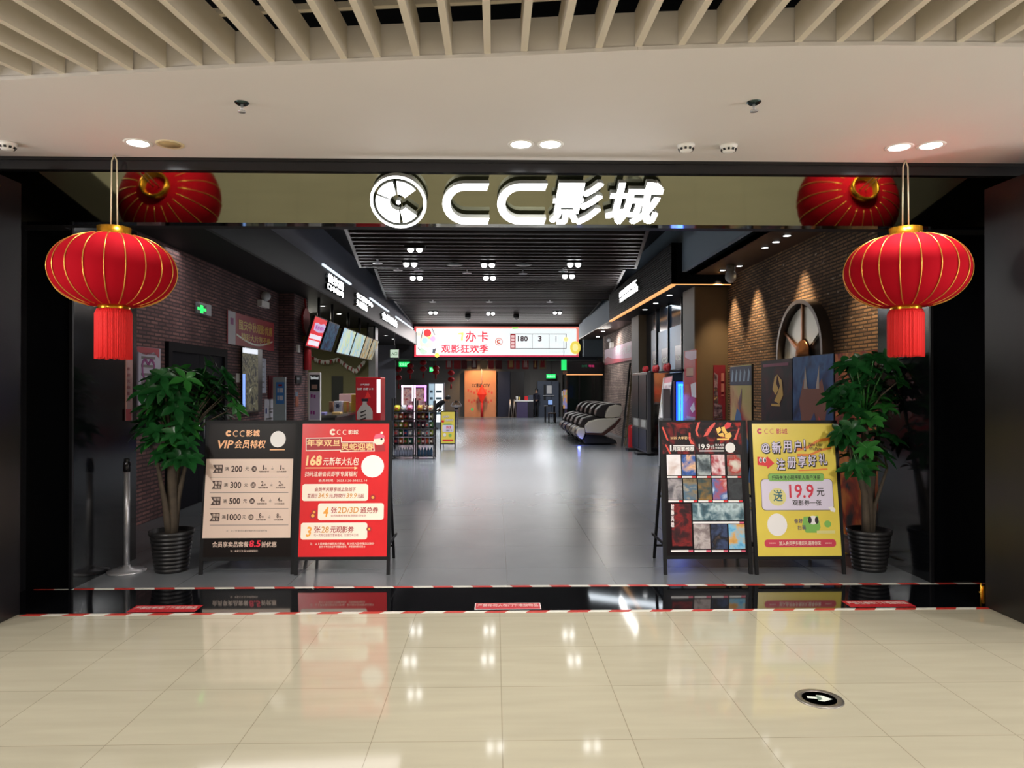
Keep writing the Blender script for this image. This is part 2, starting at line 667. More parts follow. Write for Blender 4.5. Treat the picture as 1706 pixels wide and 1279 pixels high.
# mall ceiling with a curved front edge, then the open slatted zone
EDGE = [(-40, 132), (0, 129), (112, 123), (218, 117), (333, 110), (453, 104), (573, 99), (694, 94), (812, 90), (936, 84), (1063, 78), (1200, 74), (1329, 71), (1461, 70), (1598, 71), (1706, 73), (1780, 75)]
edge = [P(x, y, Z=CEIL) for x, y in EDGE]
edge = [Vector((-9, edge[0].y + 2.2, CEIL))] + edge + [Vector((9, edge[-1].y + 0.2, CEIL))]
for i, e in enumerate(edge):
    e.y = min(e.y, 4.9)
b = MB()
n = len(edge)
vs, fs = [], []
for e in edge:
    vs += [Vector((e.x, e.y, CEIL)), Vector((e.x, 5.27, CEIL)), Vector((e.x, e.y, CEIL + 0.17)), Vector((e.x, 5.27, CEIL + 0.17))]
for i in range(n - 1):
    a, c = 4 * i, 4 * (i + 1)
    fs += [(a, a + 1, c + 1, c), (a + 2, c + 2, c + 3, a + 3), (a, c, c + 2, a + 2), (a + 1, a + 3, c + 3, c + 1)]
b.faces(vs, fs, M_CEIL)
# small raised rim moulding along the curved edge
for i in range(n - 1):
    p, q = edge[i], edge[i + 1]
    b.bar((p.x, p.y + 0.02, CEIL - 0.008), (q.x, q.y + 0.02, CEIL - 0.008), 0.05, 0.02, M_CEIL)
struct('ceiling', b, 'warm white plaster mall ceiling with curved front edge', 'ceiling')
# slatted zone
M_SLAT = mat('pale_slat', '#c9bfae', 0.6)
SL = [(-8, 131), (50, 127), (105, 123.5), (159, 121), (218, 117), (273, 114), (333, 110), (387, 107), (453, 104), (511, 102), (573, 99), (629, 97), (694, 94), (748, 92), (812, 90),
      (873, 86), (936, 84), (997, 81), (1063, 78), (1135, 76), (1200, 74), (1251, 72), (1329, 71), (1398, 70.5), (1461, 70), (1530, 70.5), (1598, 71), (1663, 72), (1725, 74)]
b = MB()
for i, (x, y) in enumerate(SL):
    e = P(x, y, Z=CEIL)
    k = 0.36 * max(0.0, min(1.0, (820 - x) / 820)) ** 1.6 if x < 820 else -0.05 * min(1, (x - 820) / 500)
    d = Vector((-k, -1, 0)).normalized()
    a = Vector((e.x, e.y - 0.004, CEIL + 0.085))
    b.bar(a, a + d * 2.6, 0.034, 0.17, M_SLAT)
q = [Vector((e.x, e.y - 0.16, CEIL + 0.185)) for e in edge]
for i in range(len(q) - 1):
    b.bar(q[i], q[i + 1], 0.03, 0.03, M_SLAT)
struct('ceiling.001', b, 'open ceiling of pale slats hanging over the mall walkway', 'ceiling')
b = MB(); b.box((-9, -9, CEIL + 0.9), (9, 5.4, CEIL + 1.1), M_DARK); struct('ceiling.002', b, 'dark void above the pale ceiling slats', 'ceiling')
b = MB(); b.box((-9, -9, CEIL), (9, 0.9, CEIL + 0.1), M_CEIL); struct('ceiling.003', b, 'warm white mall ceiling behind the viewpoint', 'ceiling')
M_MALLW = mat('mall_wall_beige', '#b8ad9c', 0.6)
b = MB(); b.box((-9.2, -9.2, 0), (9.2, -9, 4.4), M_MALLW); struct('wall_back', b, 'beige mall wall far behind the viewpoint', 'wall')
b = MB(); b.box((-9.2, -9, 0), (-9, 5.25, 4.4), M_MALLW); struct('wall_left', b, 'beige mall wall off to the left', 'wall')
b = MB(); b.box((9, -9, 0), (9.2, 5.25, 4.4), M_MALLW); struct('wall_right', b, 'beige mall wall off to the right', 'wall')

# entrance surround: black jambs with a recess on both sides
b = MB()
b.box((-9, 4.93, 0), (-3.41, 5.27, 3.09), BLACK)
b.box((-9, 5.27, 0), (-3.77, 5.90, 3.19), BLACK)
struct('wall_left.001', b, 'black metal jamb left of the entrance opening', 'wall')
b = MB()
b.box((3.63, 4.70, 0), (9, 5.27, 3.09), BLACK)
b.box((4.09, 5.27, 0), (9, 5.90, 3.19), BLACK)
struct('wall_right.001', b, 'black metal jamb right of the entrance opening', 'wall')
b = MB()
b.box((-3.77, 5.90, 0), (-3.41, 6.95, 3.1), BLACKG)
b.box((-3.425, 5.885, 0), (-3.40, 5.91, 3.0), BLACK)
struct('wall_left.002', b, 'glossy black glass side panel behind left lantern', 'wall')
b = MB()
b.box((3.62, 5.92, 0), (4.09, 6.75, 3.1), BLACKG)
b.box((3.61, 5.905, 0), (3.635, 5.93, 3.0), BLACK)
struct('wall_right.002', b, 'glossy black glass side panel behind right lantern', 'wall')
# fascia above and slanted mirror soffit
b = MB()
b.box((-9, 5.27, 3.195), (9, 5.34, CEIL + 0.2), mat('fascia_black', '#17171b', 0.2))
b.box((-9, 5.262, 3.262), (9, 5.28, 3.288), mat('fascia_line', '#0c0c0e', 0.3))
struct('trim_1', b, 'black fascia strip under the white ceiling edge', 'trim')
M_MIRROR = mat('bronze_mirror', '#8a8a76', 0.06, 1.0)
mt, mb_ = Vector((0, 5.33, 3.197)), Vector((0, 5.585, 2.888))
b = MB()
b.faces([(-3.85, mt.y, mt.z), (4.16, mt.y, mt.z), (4.16, mb_.y, mb_.z), (-3.85, mb_.y, mb_.z),
         (-3.85, 5.7, 3.3), (4.16, 5.7, 3.3), (4.16, 5.7, mb_.z), (-3.85, 5.7, mb_.z)],
        [(3, 2, 1, 0), (3, 7, 6, 2), (4, 0, 1, 5), (7, 4, 5, 6)], M_MIRROR)
struct('trim_2', b, 'slanted bronze mirror panel over the entrance', 'trim')
b = MB(); b.box((-9, 5.7, 2.888), (-3.41, 5.9, 5), BLACKM); b.box((3.62, 5.7, 2.888), (9, 5.9, 5), BLACKM); b.box((-3.41, 5.7, 2.888), (3.62, 5.8, 5.2), BLACKM)
struct('wall_front', b, 'black header wall over the entrance opening', 'wall')

# ---- hall shell
M_BRL = brick_mat('brown_brick_left', '#8f6763', '#6c4e4f', '#4a3c3e', ('Y', 'Z'), bw=0.20, bh=0.048)
M_BRR = brick_mat('brown_brick_right', '#94714f', '#6a4f39', '#3c3026', ('Y', 'Z'), bw=0.20, bh=0.048, spots='#b09c86')
M_BRF = brick_mat('brown_brick_front', '#8f6763', '#6c4e4f', '#4a3c3e', ('X', 'Z'), bw=0.20, bh=0.048)
M_GREYW = mat('grey_hall_wall', '#7a7d8a', 0.7)
M_GREYB = mat('bluegrey_hall_wall', '#8798a6', 0.7)
M_OLIVE = mat('olive_wall', '#85825f', 0.7)
LW, RW = -4.2, 4.54          # brick wall planes
LFX, RFX = -3.36, 3.36       # fascia planes
b = MB(); b.box((-4.6, 5.9, 0), (LW, 14.1, 5.6), M_BRL); struct('wall_left.003', b, 'brown brick wall on the left of the hall', 'wall')
b = MB(); b.box((-4.6, 14.1, 0), (-3.905, 14.12, 3.46), M_BRF); b.box((-4.6, 14.12, 0), (-3.9, 15.12, 3.46), M_BRL)
struct('wall_left.004', b, 'brick pier between left brick wall and snack bar', 'wall')
b = MB(); b.box((-7.2, 15.12, 0), (-6.7, 31.2, 3.5), M_OLIVE); b.box((-6.7, 15.12, 0), (-4.6, 15.3, 3.5), M_OLIVE)
struct('wall_left.005', b, 'olive back wall of the snack bar', 'wall')
b = MB(); b.box((-7.2, 31.2, 0), (-4.3, 31.45, 6), M_GREYW); b.box((-6.7, 22.4, 0), (-3.82, 22.5, 3.46), M_OLIVE); struct('wall_left.006', b, 'grey end wall beyond the snack bar', 'wall')
M_FASL = mat('dark_blue_fascia', '#191d25', 0.42, spec=0.25)
b = MB(); b.box((LFX - 0.07, 5.9, 3.49), (LFX, 31, 3.995), M_FASL); b.box((-6.7, 5.9, 3.46), (LFX, 31, 3.49), mat('soffit_dark', '#232323', 0.6, spec=0.2))
struct('trim_3', b, 'dark fascia and soffit running over the snack bar side', 'trim')
b = MB(); b.box((-3.7, 5.9, 3.49), (-3.55, 31.2, 7), M_GREYW); struct('wall_left.007', b, 'grey upper wall above the left fascia', 'wall')
for y0, y1, w in ((14.1, 16.8, 'nearest'), (19.4, 22.8, 'middle'), (24.4, 29.5, 'farthest')):
    b = MB(); b.box((LFX - 0.01, y0, 4.0), (LFX + 0.03, y1, 4.04), mat('fascia_light', '#e8f4ff', 0.5, emit=1.1))
    o = b.build('strip_light'); tag(o, w + ' white light strip on top of the left fascia', 'light', 'light strips on the left fascia')
b = MB(); b.box((RW, 5.92, 0), (5.0, 14.0, 5.6), M_BRR); struct('wall_right.003', b, 'warm lit brown brick wall right of the hall', 'wall')
M_BRWN = mat('olive_brown_column', '#6a5a42', 0.6, noise=0.05, nscale=3)
M_COLG = mat('grey_column_side', '#8f918d', 0.6)
for nm, y0, y1, x1, lb in (('wall_right.004', 14.0, 14.85, 4.65, 'nearer square brown column beside the shop glazing'), ('wall_right.005', 19.5, 20.5, 4.2, 'farther square brown column beside the shop glazing')):
    b = MB()
    b.box((3.9, y0, 0), (x1, y1, 3.6), M_BRWN)
    b.box((3.885, y0 + 0.002, 0), (3.9, y1, 3.6), M_COLG)
    struct(nm, b, lb, 'column')
M_GLD = mat('shop_glass_dark', '#1d2836', 0.12)
b = MB(); b.box((4.1, 14.85, 0), (4.4, 19.5, 3.6), M_GLD); struct('wall_right.006', b, 'dark glazed shop front between the brown columns', 'wall')
M_BRP = brick_mat('pale_brick_far', '#b09a8e', '#927d76', '#665854', ('Y', 'Z'), bw=0.21, bh=0.055)
b = MB(); b.box((4.2, 20.5, 0), (4.6, 28.0, 3.6), M_BRP); struct('wall_right.007', b, 'pale brick wall behind the massage chairs', 'wall')
b = MB(); b.box((3.6, 29.4, 2.9), (8, 29.6, 6), M_GREYB); struct('wall_right.008', b, 'blue grey end wall beside the wide screen', 'wall')
M_FASR = mat('black_ribbed_fascia', '#0c0d11', 0.5, spec=0.12)
M_SOFR = mat('brown_soffit', '#4a362a', 0.45)
b = MB()
b.box((3.72, 5.9, 3.78), (3.8, 13.68, 4.6), mat('dark_blue_fascia_right', '#1b212a', 0.3))
b.box((3.72, 5.9, 3.78), (RW, 13.68, 3.83), M_SOFR)
struct('trim_4', b, 'dark bulkhead over the right brick wall', 'trim')
b = MB()
for k in range(16):
    z = 3.63 + 0.048 * k
    b.box((RFX, 13.68, z), (RFX + 0.1, 21.2, z + 0.036), M_FASR)
b.box((RFX + 0.02, 13.7, 3.60), (4.54, 21.2, 4.39), M_FASR)
b.box((RFX, 13.68, 3.60), (4.54, 13.73, 4.39), M_FASR)
struct('trim_5', b, 'black ribbed bulkhead with glowing sign on the right', 'trim')
b = MB()
M_OLED = mat('orange_light_strip', '#ffc888', 0.5, emit=0.9, emit_color='#ffb870')
b.box((RFX - 0.005, 13.67, 3.565), (RFX + 0.075, 21.2, 3.60), M_OLED)
b.box((RFX + 0.075, 13.67, 3.585), (4.5, 13.70, 3.60), M_OLED)
o = b.build('strip_light'); tag(o, 'warm orange light strip under the black ribbed bulkhead', 'light')
b = MB()
b.box((RFX + 0.06, 21.2, 3.63), (RFX + 0.12, 29.4, 4.2), M_GREYB)
b.box((RFX + 0.06, 21.2, 3.60), (4.3, 29.4, 3.63), M_SOFR)
struct('trim_6', b, 'blue grey fascia beyond the ribbed bulkhead', 'trim')
b = MB(); b.box((3.56, 5.9, 3.83), (3.64, 29.4, 7), M_GREYB); struct('wall_right.009', b, 'blue grey upper wall above the right bulkheads', 'wall')
HC = 4.356
M_HSL = mat('dark_slat', '#2e2827', 0.45)
LEFT = [(577, 380, 601, 446), (625, 447, 645, 501), (657, 501, 690, 543)]
RIGHT = [(1083, 377, 1059, 447), (1040, 449, 1015, 501), (1001, 502, 968, 543)]
b = MB()
for (ax, ay, bx_, by), (cx, cy, dx, dy) in zip(LEFT, RIGHT):
    A, B_ = P(ax, ay, Z=HC), P(bx_, by, Z=HC)
    C_, D_ = P(cx, cy, Z=HC), P(dx, dy, Z=HC)
    B_.y = D_.y = (B_.y + D_.y) / 2
    A.y = C_.y = (A.y + C_.y) / 2
    if ay < 400:
        f = (A.y - 5.95) / (B_.y - A.y)
        A, C_ = A + (A - B_) * f, C_ + (C_ - D_) * f
    y = A.y
    while y < B_.y - 0.05:
        t = (y - A.y) / (B_.y - A.y)
        xl, xr = A.x + (B_.x - A.x) * t, C_.x + (D_.x - C_.x) * t
        b.box((xl, y, HC), (xr, y + 0.10, HC + 0.10), M_HSL)
        y += 0.36
    b.bar((A.x, A.y, HC + 0.12), (B_.x, B_.y, HC + 0.12), 0.06, 0.26, M_HSL)
    b.bar((C_.x, C_.y, HC + 0.12), (D_.x, D_.y, HC + 0.12), 0.06, 0.26, M_HSL)
struct('ceiling.004', b, 'dark slatted ceiling over the cinema hall', 'ceiling')
b = MB(); b.box((-3.55, 5.9, 4.9), (3.56, 31.8, 5.0), mat('hall_upper_dark', '#15151a', 0.8)); struct('ceiling.005', b, 'black ceiling above the dark slats', 'ceiling')
b = MB(); b.box((-4.3, 31.25, 2.86), (4.4, 31.7, 7), mat('screen_wall_dark', '#2a2b30', 0.5)); b.box((-4.3, 30.9, 2.82), (4.4, 31.7, 2.88), mat('screen_sill', '#22252c', 0.3)); struct('wall_front.001', b, 'dark wall carrying the wide glowing screen', 'wall')
M_LOB = mat('lobby_grey_wall', '#67635e', 0.7)
b = MB(); b.box((-8, 41, 0), (8, 41.3, 4), M_LOB); struct('wall_front.002', b, 'grey brown end wall of the far lobby', 'wall')
b = MB(); b.box((-8.2, 31.45, 0), (-8, 41, 4), M_LOB); struct('wall_left.008', b, 'grey wall on the left of the far lobby', 'wall')
b = MB(); b.box((6, 28, 0), (6.2, 41, 4), M_LOB); struct('wall_right.010', b, 'grey wall on the right of the far lobby', 'wall')
b = MB(); b.box((-8, 31.7, 3.3), (8, 41.3, 3.5), mat('lobby_ceiling_dark', '#2b2b2e', 0.7)); struct('ceiling.006', b, 'dark ceiling of the far lobby', 'ceiling')
# ================================================================== SIGN OVER THE ENTRANCE
sn = (mb_ - mt).normalized()
sgn = Panel(mt, (1, 0, 0), -sn, 0.001)
sgn = sgn.shift(0.035)
sgn.crop = (460, 260, 400 / 1705)
root = thing('entrance_sign', 'glowing white cinema name sign with film reel emblem over entrance', 'sign', tuple(sgn.at(0.1, -0.2)))
M_RET = mat('sign_return_grey', '#8f918c', 0.4)


def letter(name, polys2d, parent):
    """polys2d: list of (verts uv, faces). Returns body with a glowing face child"""
    D = 0.06
    body, face = MB(), MB()
    for vs, fs in polys2d:
        bm = bmesh.new()
        bv = [bm.verts.new(sgn.at(u, v, 0)) for u, v in vs]
        for f in fs:
            try:
                bm.faces.new([bv[k] for k in f])
            except ValueError:
                pass
        bmesh.ops.remove_doubles(bm, verts=bm.verts, dist=1e-5)
        edges = [e for e in bm.edges if len(e.link_faces) == 1]
        for e in edges:
            a, c = e.verts[0].co, e.verts[1].co
            body.faces([a, c, c + sgn.n * D, a + sgn.n * D], [(0, 1, 2, 3)], M_RET)
        bm.free()
        body.faces([sgn.at(u, v, 0) for u, v in vs], fs, M_RET)
        face.faces([sgn.at(u, v, D) for u, v in vs], fs, SIGNW)
    o = body.build(name, parent)
    face.build('letter_face', o)
    return o


def ring_poly(c, r0, r1, a0=0, a1=360, seg=48):
    vs, fs = [], []
    for k in range(seg + 1):
        a = math.radians(a0 + (a1 - a0) * k / seg)
        vs += [(c[0] + r0 * math.cos(a), c[1] + r0 * math.sin(a)), (c[0] + r1 * math.cos(a), c[1] + r1 * math.sin(a))]
    for k in range(seg):
        fs.append((2 * k, 2 * k + 1, 2 * k + 3, 2 * k + 2))
    return vs, fs


FR = sgn.shift(0.06)
FR.crop = sgn.crop
c0 = FR.uv(868, 330)
R = abs(FR.uv(1068, 330)[0] - c0[0])
polys = [ring_poly(c0, R * 0.90, R)]
for a0 in (33, 97, 157, 213, 275):
    a1 = a0 + (58 if a0 != 275 else 52)
    if a0 == 275:
        a1 = 322
    polys.append(ring_poly(c0, R * 0.30, R * 0.80, a0 + 3, a1 - 1, 12))
polys.append(([(c0[0] + R * 0.08 * math.cos(2 * PI * k / 14), c0[1] + R * 0.08 * math.sin(2 * PI * k / 14)) for k in range(14)], [tuple(range(14))]))
letter('reel_emblem', polys, root)


def cshape(x0, x1, y0, y1, th):
    """a squarish C with open right side, pixel bounds in the crop"""
    u0, v0, u1, v1 = FR.uvrect(x0, y0, x1, y1)
    t = abs(FR.uv(x0 + th, y0)[0] - FR.uv(x0, y0)[0])
    r = (v1 - v0) / 2
    cy = (v0 + v1) / 2
    outer, inner = [], []
    for k in range(13):
        a = math.radians(90 + 15 * k)
        outer.append((u0 + r * 1.05 + r * 1.05 * math.cos(a), cy + r * math.sin(a)))
        inner.append((u0 + r * 1.05 + (r * 1.05 - t) * math.cos(a), cy + (r - t * 0.92) * math.sin(a)))
    outer = [(u1, v1)] + outer + [(u1 - 0.25 * t, v0)]
    inner = [(u1 - 0.30 * t, v1 - t * 0.92)] + inner + [(u1, v0 + t * 0.92)]
    n_ = len(outer)
    return outer + inner, [(k, k + 1, n_ + k + 1, n_ + k) for k in range(n_ - 1)]


letter('letter', [cshape(1173, 1515, 193, 487, 58)], root)
letter('letter', [cshape(1570, 1915, 193, 487, 58)], root)


def glyph(ch, x0, y0, x1, y1, bold, shear):
    u0, v0, u1, v1 = FR.uvrect(x0, y0, x1, y1)
    vs, fs, w, h = text_polys(ch, bold)
    W, H = u1 - u0, v1 - v0
    sh = shear * H
    return [(u0 + a / w * (W - sh) + b_ / h * sh, v0 + b_ / h * H) for a, b_, _ in vs], fs


letter('letter', [glyph('影', 1950, 185, 2320, 487, 0.028, 0.12)], root)
letter('letter', [glyph('城', 2352, 185, 2728, 487, 0.034, 0.12)], root)
lamp('sign_glow', 'AREA', (0.1, 5.15, 2.95), 6, (1, 1, 1), 2.2, (0.1, 5.8, 2.9), size_y=0.2)

# ================================================================== LANTERNS
M_SILK = mat('red_silk', '#a60b1c', 0.85, spec=0.08)
M_TAS = mat('red_fringe', '#e01c1c', 0.7)
M_GRIB = mat('gold_rib', '#e0a850', 0.3, 0.8)
M_GBAND = mat('gold_band', '#d79a2a', 0.25, 0.9, noise=0.25, nscale=14)
M_STR = mat('pale_cord', '#c9bda0', 0.6)


def lantern(px, ytop, yb0, yb1, yt1, hw, label):
    YL = 5.20
    cx = P(px, 445, Y=YL).x
    zz = lambda y: P(px, y, Y=YL).z
    s = YL / F
    zt, z0, z1 = zz(ytop), zz(yb1), zz(yb0)
    zc, hh, R_ = (z0 + z1) / 2, (z1 - z0) / 2, hw * s
    root = thing('lantern', label, 'lantern', (cx, YL, zc))
    N = 20
    seg = N * 6
    prof = []
    for i in range(25):
        a = -1.25 + 2.5 * i / 24
        prof.append((R_ * max(0.0, math.cos(a)) ** 0.78, hh * math.sin(a) / math.sin(1.25)))
    rr = prof[0][0]
    b = MB()
    b.lathe(prof, M_SILK, seg, (cx, YL, zc), lambda a, z: 1 - 0.012 * (1 - abs(math.sin(a * N / 2))) * 1.0)
    b.build('lantern_body', root)
    b = MB()
    for k in range(N):
        a = 2 * PI * (k + 0.0) / N + 0.02
        pts = [(cx + r * 1.000 * math.cos(a), YL + r * 1.000 * math.sin(a), zc + z) for r, z in prof]
        b.tube(pts, 0.0042, M_GRIB, 5)
    b.build('gold_ribs', root)
    R1 = 0.107
    b = MB()
    zt0 = z1 - 0.03
    b.lathe([(R1 * 0.95, zt0), (R1, zt0 + 0.01), (R1 * 1.03, zt), (R1 * 0.86, zt), (R1 * 0.82, zt0 + 0.02), (0.05, zt0 + 0.02), (0.045, zt0 + 0.015)], M_GBAND, 32, (cx, YL, 0))
    b.build('top_band', root)
    zb = z0 - 0.040
    b = MB()
    b.lathe([(R1 * 0.94, zb), (R1 * 0.97, zb + 0.015), (R1, z0 + 0.035), (R1 * 0.8, z0 + 0.036)], M_GBAND, 32, (cx, YL, 0))
    b.build('bottom_band', root)
    zf = zz(yt1)
    b = MB()
    for rad in (0.114, 0.102):
        for k in range(64):
            a = 2 * PI * (k + (0.5 if rad < 0.11 else 0)) / 64
            dr = random.uniform(-0.003, 0.003)
            dz = random.uniform(-0.008, 0.006)
            r2 = rad + dr
            b.tube([(cx + 0.90 * rad * math.cos(a), YL + 0.90 * rad * math.sin(a), zb + 0.012), (cx + r2 * math.cos(a), YL + r2 * math.sin(a), zb - 0.02),
                    (cx + r2 * math.cos(a), YL + r2 * math.sin(a), zf + dz)], 0.0072, M_TAS, 5)
    b.build('tassel', root)
    b = MB()
    for sx in (-1, 1):
        b.tube([(cx + sx * 0.024, YL, zt0 + 0.02), (cx + sx * 0.018, YL, CEIL - 0.05), (cx, YL, CEIL - 0.004)], 0.005, M_STR, 6)
    b.build('hanging_cord', root)
    return root


lantern(190, 379, 394, 509, 597, 95, 'red silk lantern with gold ribs hanging left of entrance, darker front')
lantern(1509, 380, 395, 510, 593, 97, 'red silk lantern with gold ribs hanging right of entrance, brightly lit top')

# ================================================================== MALL CEILING FIXTURES
ZC = CEIL


def downlight(px, py, on, label):
    p = P(px, py, Z=ZC)
    root = thing('downlight', label, 'light', (p.x, p.y, ZC), 'downlights in the mall ceiling')
    b = MB()
    b.lathe([(0.070, ZC - 0.004), (0.086, ZC - 0.008), (0.092, ZC - 0.002), (0.092, ZC + 0.001)], WHITE if on else mat('cream_trim', '#d8cba6', 0.5), 32, (p.x, p.y, 0), caps=False)
    b.build('trim_ring', root)
    b = MB()
    b.lathe([(0.068, ZC - 0.006), (0.069, ZC - 0.003)], (LEDW if on else mat('unlit_amber_glass', '#b9a377', 0.3)), 28, (p.x, p.y, 0))
    b.build('lens', root)
    if on:
        l = lamp('downlight_beam', 'AREA', (p.x, p.y, ZC - 0.02), 8 * on, (1.0, 0.95, 0.88), 0.13, (p.x, p.y, 0), spread=130)
        l.parent = root
        l.location = (0, 0, -0.02)


downlight(230, 238, 0.7, 'lit round ceiling downlight left of the unlit amber one')
downlight(283, 240, 0, 'unlit amber round downlight near the left lantern')
downlight(868, 240, 1.8, 'lit round downlight above sign, left of the centre pair')
downlight(917, 240, 1.8, 'lit round downlight above sign, right of the centre pair')
downlight(1498, 245, 0.8, 'lit round downlight just above the right lantern cord, left of its pair')
downlight(1551, 242, 0.8, 'lit round downlight right of the right lantern cord, outer of its pair')


def sprinkler(px, py, label):
    p = P(px, py, Z=ZC)
    root = thing('sprinkler', label, 'sprinkler', (p.x, p.y, ZC))
    b = MB(); b.lathe([(0.001, ZC - 0.012), (0.03, ZC - 0.012), (0.042, ZC - 0.002), (0.042, ZC)], mat('dark_chrome', '#3c4a4a', 0.25, 0.9), 20, (p.x, p.y, 0)); b.build('cover_plate', root)
    b = MB(); b.tube([(p.x, p.y, ZC - 0.01), (p.x, p.y, ZC - 0.05)], 0.008, STEEL, 8); b.lathe([(0.001, ZC - 0.056), (0.022, ZC - 0.056), (0.022, ZC - 0.05), (0.004, ZC - 0.048)], STEEL, 14, (p.x, p.y, 0)); b.build('spray_head', root)


sprinkler(403, 171, 'small dark sprinkler head on the left of the white ceiling')
sprinkler(1256, 170, 'small dark sprinkler head on the right of the white ceiling')


def smoke(px, py, label):
    p = P(px, py, Z=ZC)
    root = thing('smoke_detector', label, 'smoke detector', (p.x, p.y, ZC))
    b = MB(); b.lathe([(0.035, ZC - 0.048), (0.05, ZC - 0.03), (0.058, ZC - 0.012), (0.06, ZC)], WHITE, 24, (p.x, p.y, 0)); b.build('base', root)
    b = MB()
    for k in range(10):
        a = 2 * PI * k / 10
        b.bar((p.x + 0.046 * math.cos(a), p.y + 0.046 * math.sin(a), ZC - 0.042), (p.x + 0.053 * math.cos(a), p.y + 0.053 * math.sin(a), ZC - 0.028), 0.016, 0.004, BLACKM)
    b.build('vent_slot', root)


smoke(12, 238, 'white smoke detector at the far left edge of the ceiling')
smoke(1143, 241, 'white smoke detector right of the sign, left of two')
smoke(1214, 242, 'white smoke detector right of the sign, right of two')

# ================================================================== FLOOR FITTINGS
p = P(1365, 1164, Z=0)
root = thing('floor_exit_sign', 'round steel exit sign set in the beige floor with white arrow', 'sign', tuple(p))
b = MB(); b.lathe([(0.085, 0.0), (0.121, 0.0), (0.118, 0.004), (0.090, 0.006), (0.086, 0.003)], mat('dull_steel', '#a6a29a', 0.35, 0.9), 40, (p.x, p.y, 0)); b.build('steel_ring', root)
b = MB(); b.lathe([(0.001, 0.003), (0.0865, 0.003)], mat('dark_green_glass', '#1a1f14', 0.12), 40, (p.x, p.y, 0)); b.build('glass_disc', root)
b = MB()
ar = [(-0.060, 0.013), (0.012, 0.013), (-0.012, 0.037), (0.02, 0.037), (0.064, 0.0), (0.02, -0.037), (-0.012, -0.037), (0.012, -0.013), (-0.060, -0.013)]
th = math.radians(-14)
ar = [(p.x + x * math.cos(th) - y * math.sin(th), p.y + x * math.sin(th) + y * math.cos(th), 0.0045) for x, y in ar]
b.faces(ar, [(8, 7, 1, 0), (6, 5, 4), (2, 4, 3), (6, 4, 2), (7, 6, 2, 1)], mat('arrow_white', '#cfd8cc', 0.4, emit=0.15)); b.build('arrow', root)
M_STK, M_STKT = mat('sticker_red', '#b8262e', 0.35), mat('sticker_text', '#e9c9c4', 0.4)
for px, lab, txt in ((281, 'red floor sticker with white lettering on threshold, left', '严禁在卷帘门下堆放物品'), (846, 'red floor sticker with white border on threshold, middle', '严禁任何人在门下堆放物品'), (1471, 'red floor sticker with white lettering on threshold, right', '严禁在卷帘门下堆放物品')):
    c = P(px, 1010, Z=0)
    pn = Panel((c.x, 5.29, 0.0), (1, 0, 0), (0, 1, 0), 0.0008)
    b = MB()
    pn.uslab(b, -0.245, 0, 0.245, 0.155, 0.0012, WPRINT if px == 846 else M_STK)
    pn = pn.shift(0.0012)
    if px == 846:
        pn.urect(b, -0.238, 0.008, 0.238, 0.147, M_STK, 1)
    pn.utext(b, txt, -0.225, 0.055, 0.225, 0.125, M_STKT, 2, 0.008)
    o = b.build('floor_sticker'); tag(o, lab, 'sticker', 'red stickers on the threshold')
# brass bolt at right jamb
q = P(1655, 985, Y=5.262)
b = MB(); b.box((3.632, 5.255, 0.0), (3.66, 5.262, 0.0), GOLD) if False else None
b = MB(); b.tube([(3.615, 5.30, 0.0), (3.615, 5.30, 0.17)], 0.008, GOLD, 8); b.tube([(3.60, 5.30, 0.10), (3.64, 5.30, 0.10)], 0.006, GOLD, 6); b.box((3.62, 5.285, 0.02), (3.632, 5.315, 0.15), GOLD)
o = b.build('floor_bolt'); tag(o, 'small brass floor bolt at the foot of the right jamb', 'bolt')
# stanchion
s = P(211, 952, Z=0)
root = thing('stanchion', 'polished steel barrier post standing by the left potted plant', 'barrier post', (s.x, s.y, 0))
b = MB(); b.lathe([(0.16, 0.0), (0.16, 0.012), (0.10, 0.028), (0.035, 0.04), (0.03, 0.06)], STEEL, 32, (s.x, s.y, 0)); b.build('base', root)
b = MB(); b.tube([(s.x, s.y, 0.05), (s.x, s.y, 0.88)], 0.024, STEEL, 20); b.build('pole', root)
b = MB(); b.lathe([(0.026, 0.88), (0.032, 0.885), (0.032, 0.96), (0.02, 0.98), (0.03, 0.99), (0.02, 1.0)], mat('chrome_black', '#2c2c30', 0.2, 0.6), 20, (s.x, s.y, 0)); b.build('belt_head', root)
# ================================================================== A-FRAME POSTER STANDS
M_FR = mat('stand_frame_black', '#0f0f11', 0.5, spec=0.2)


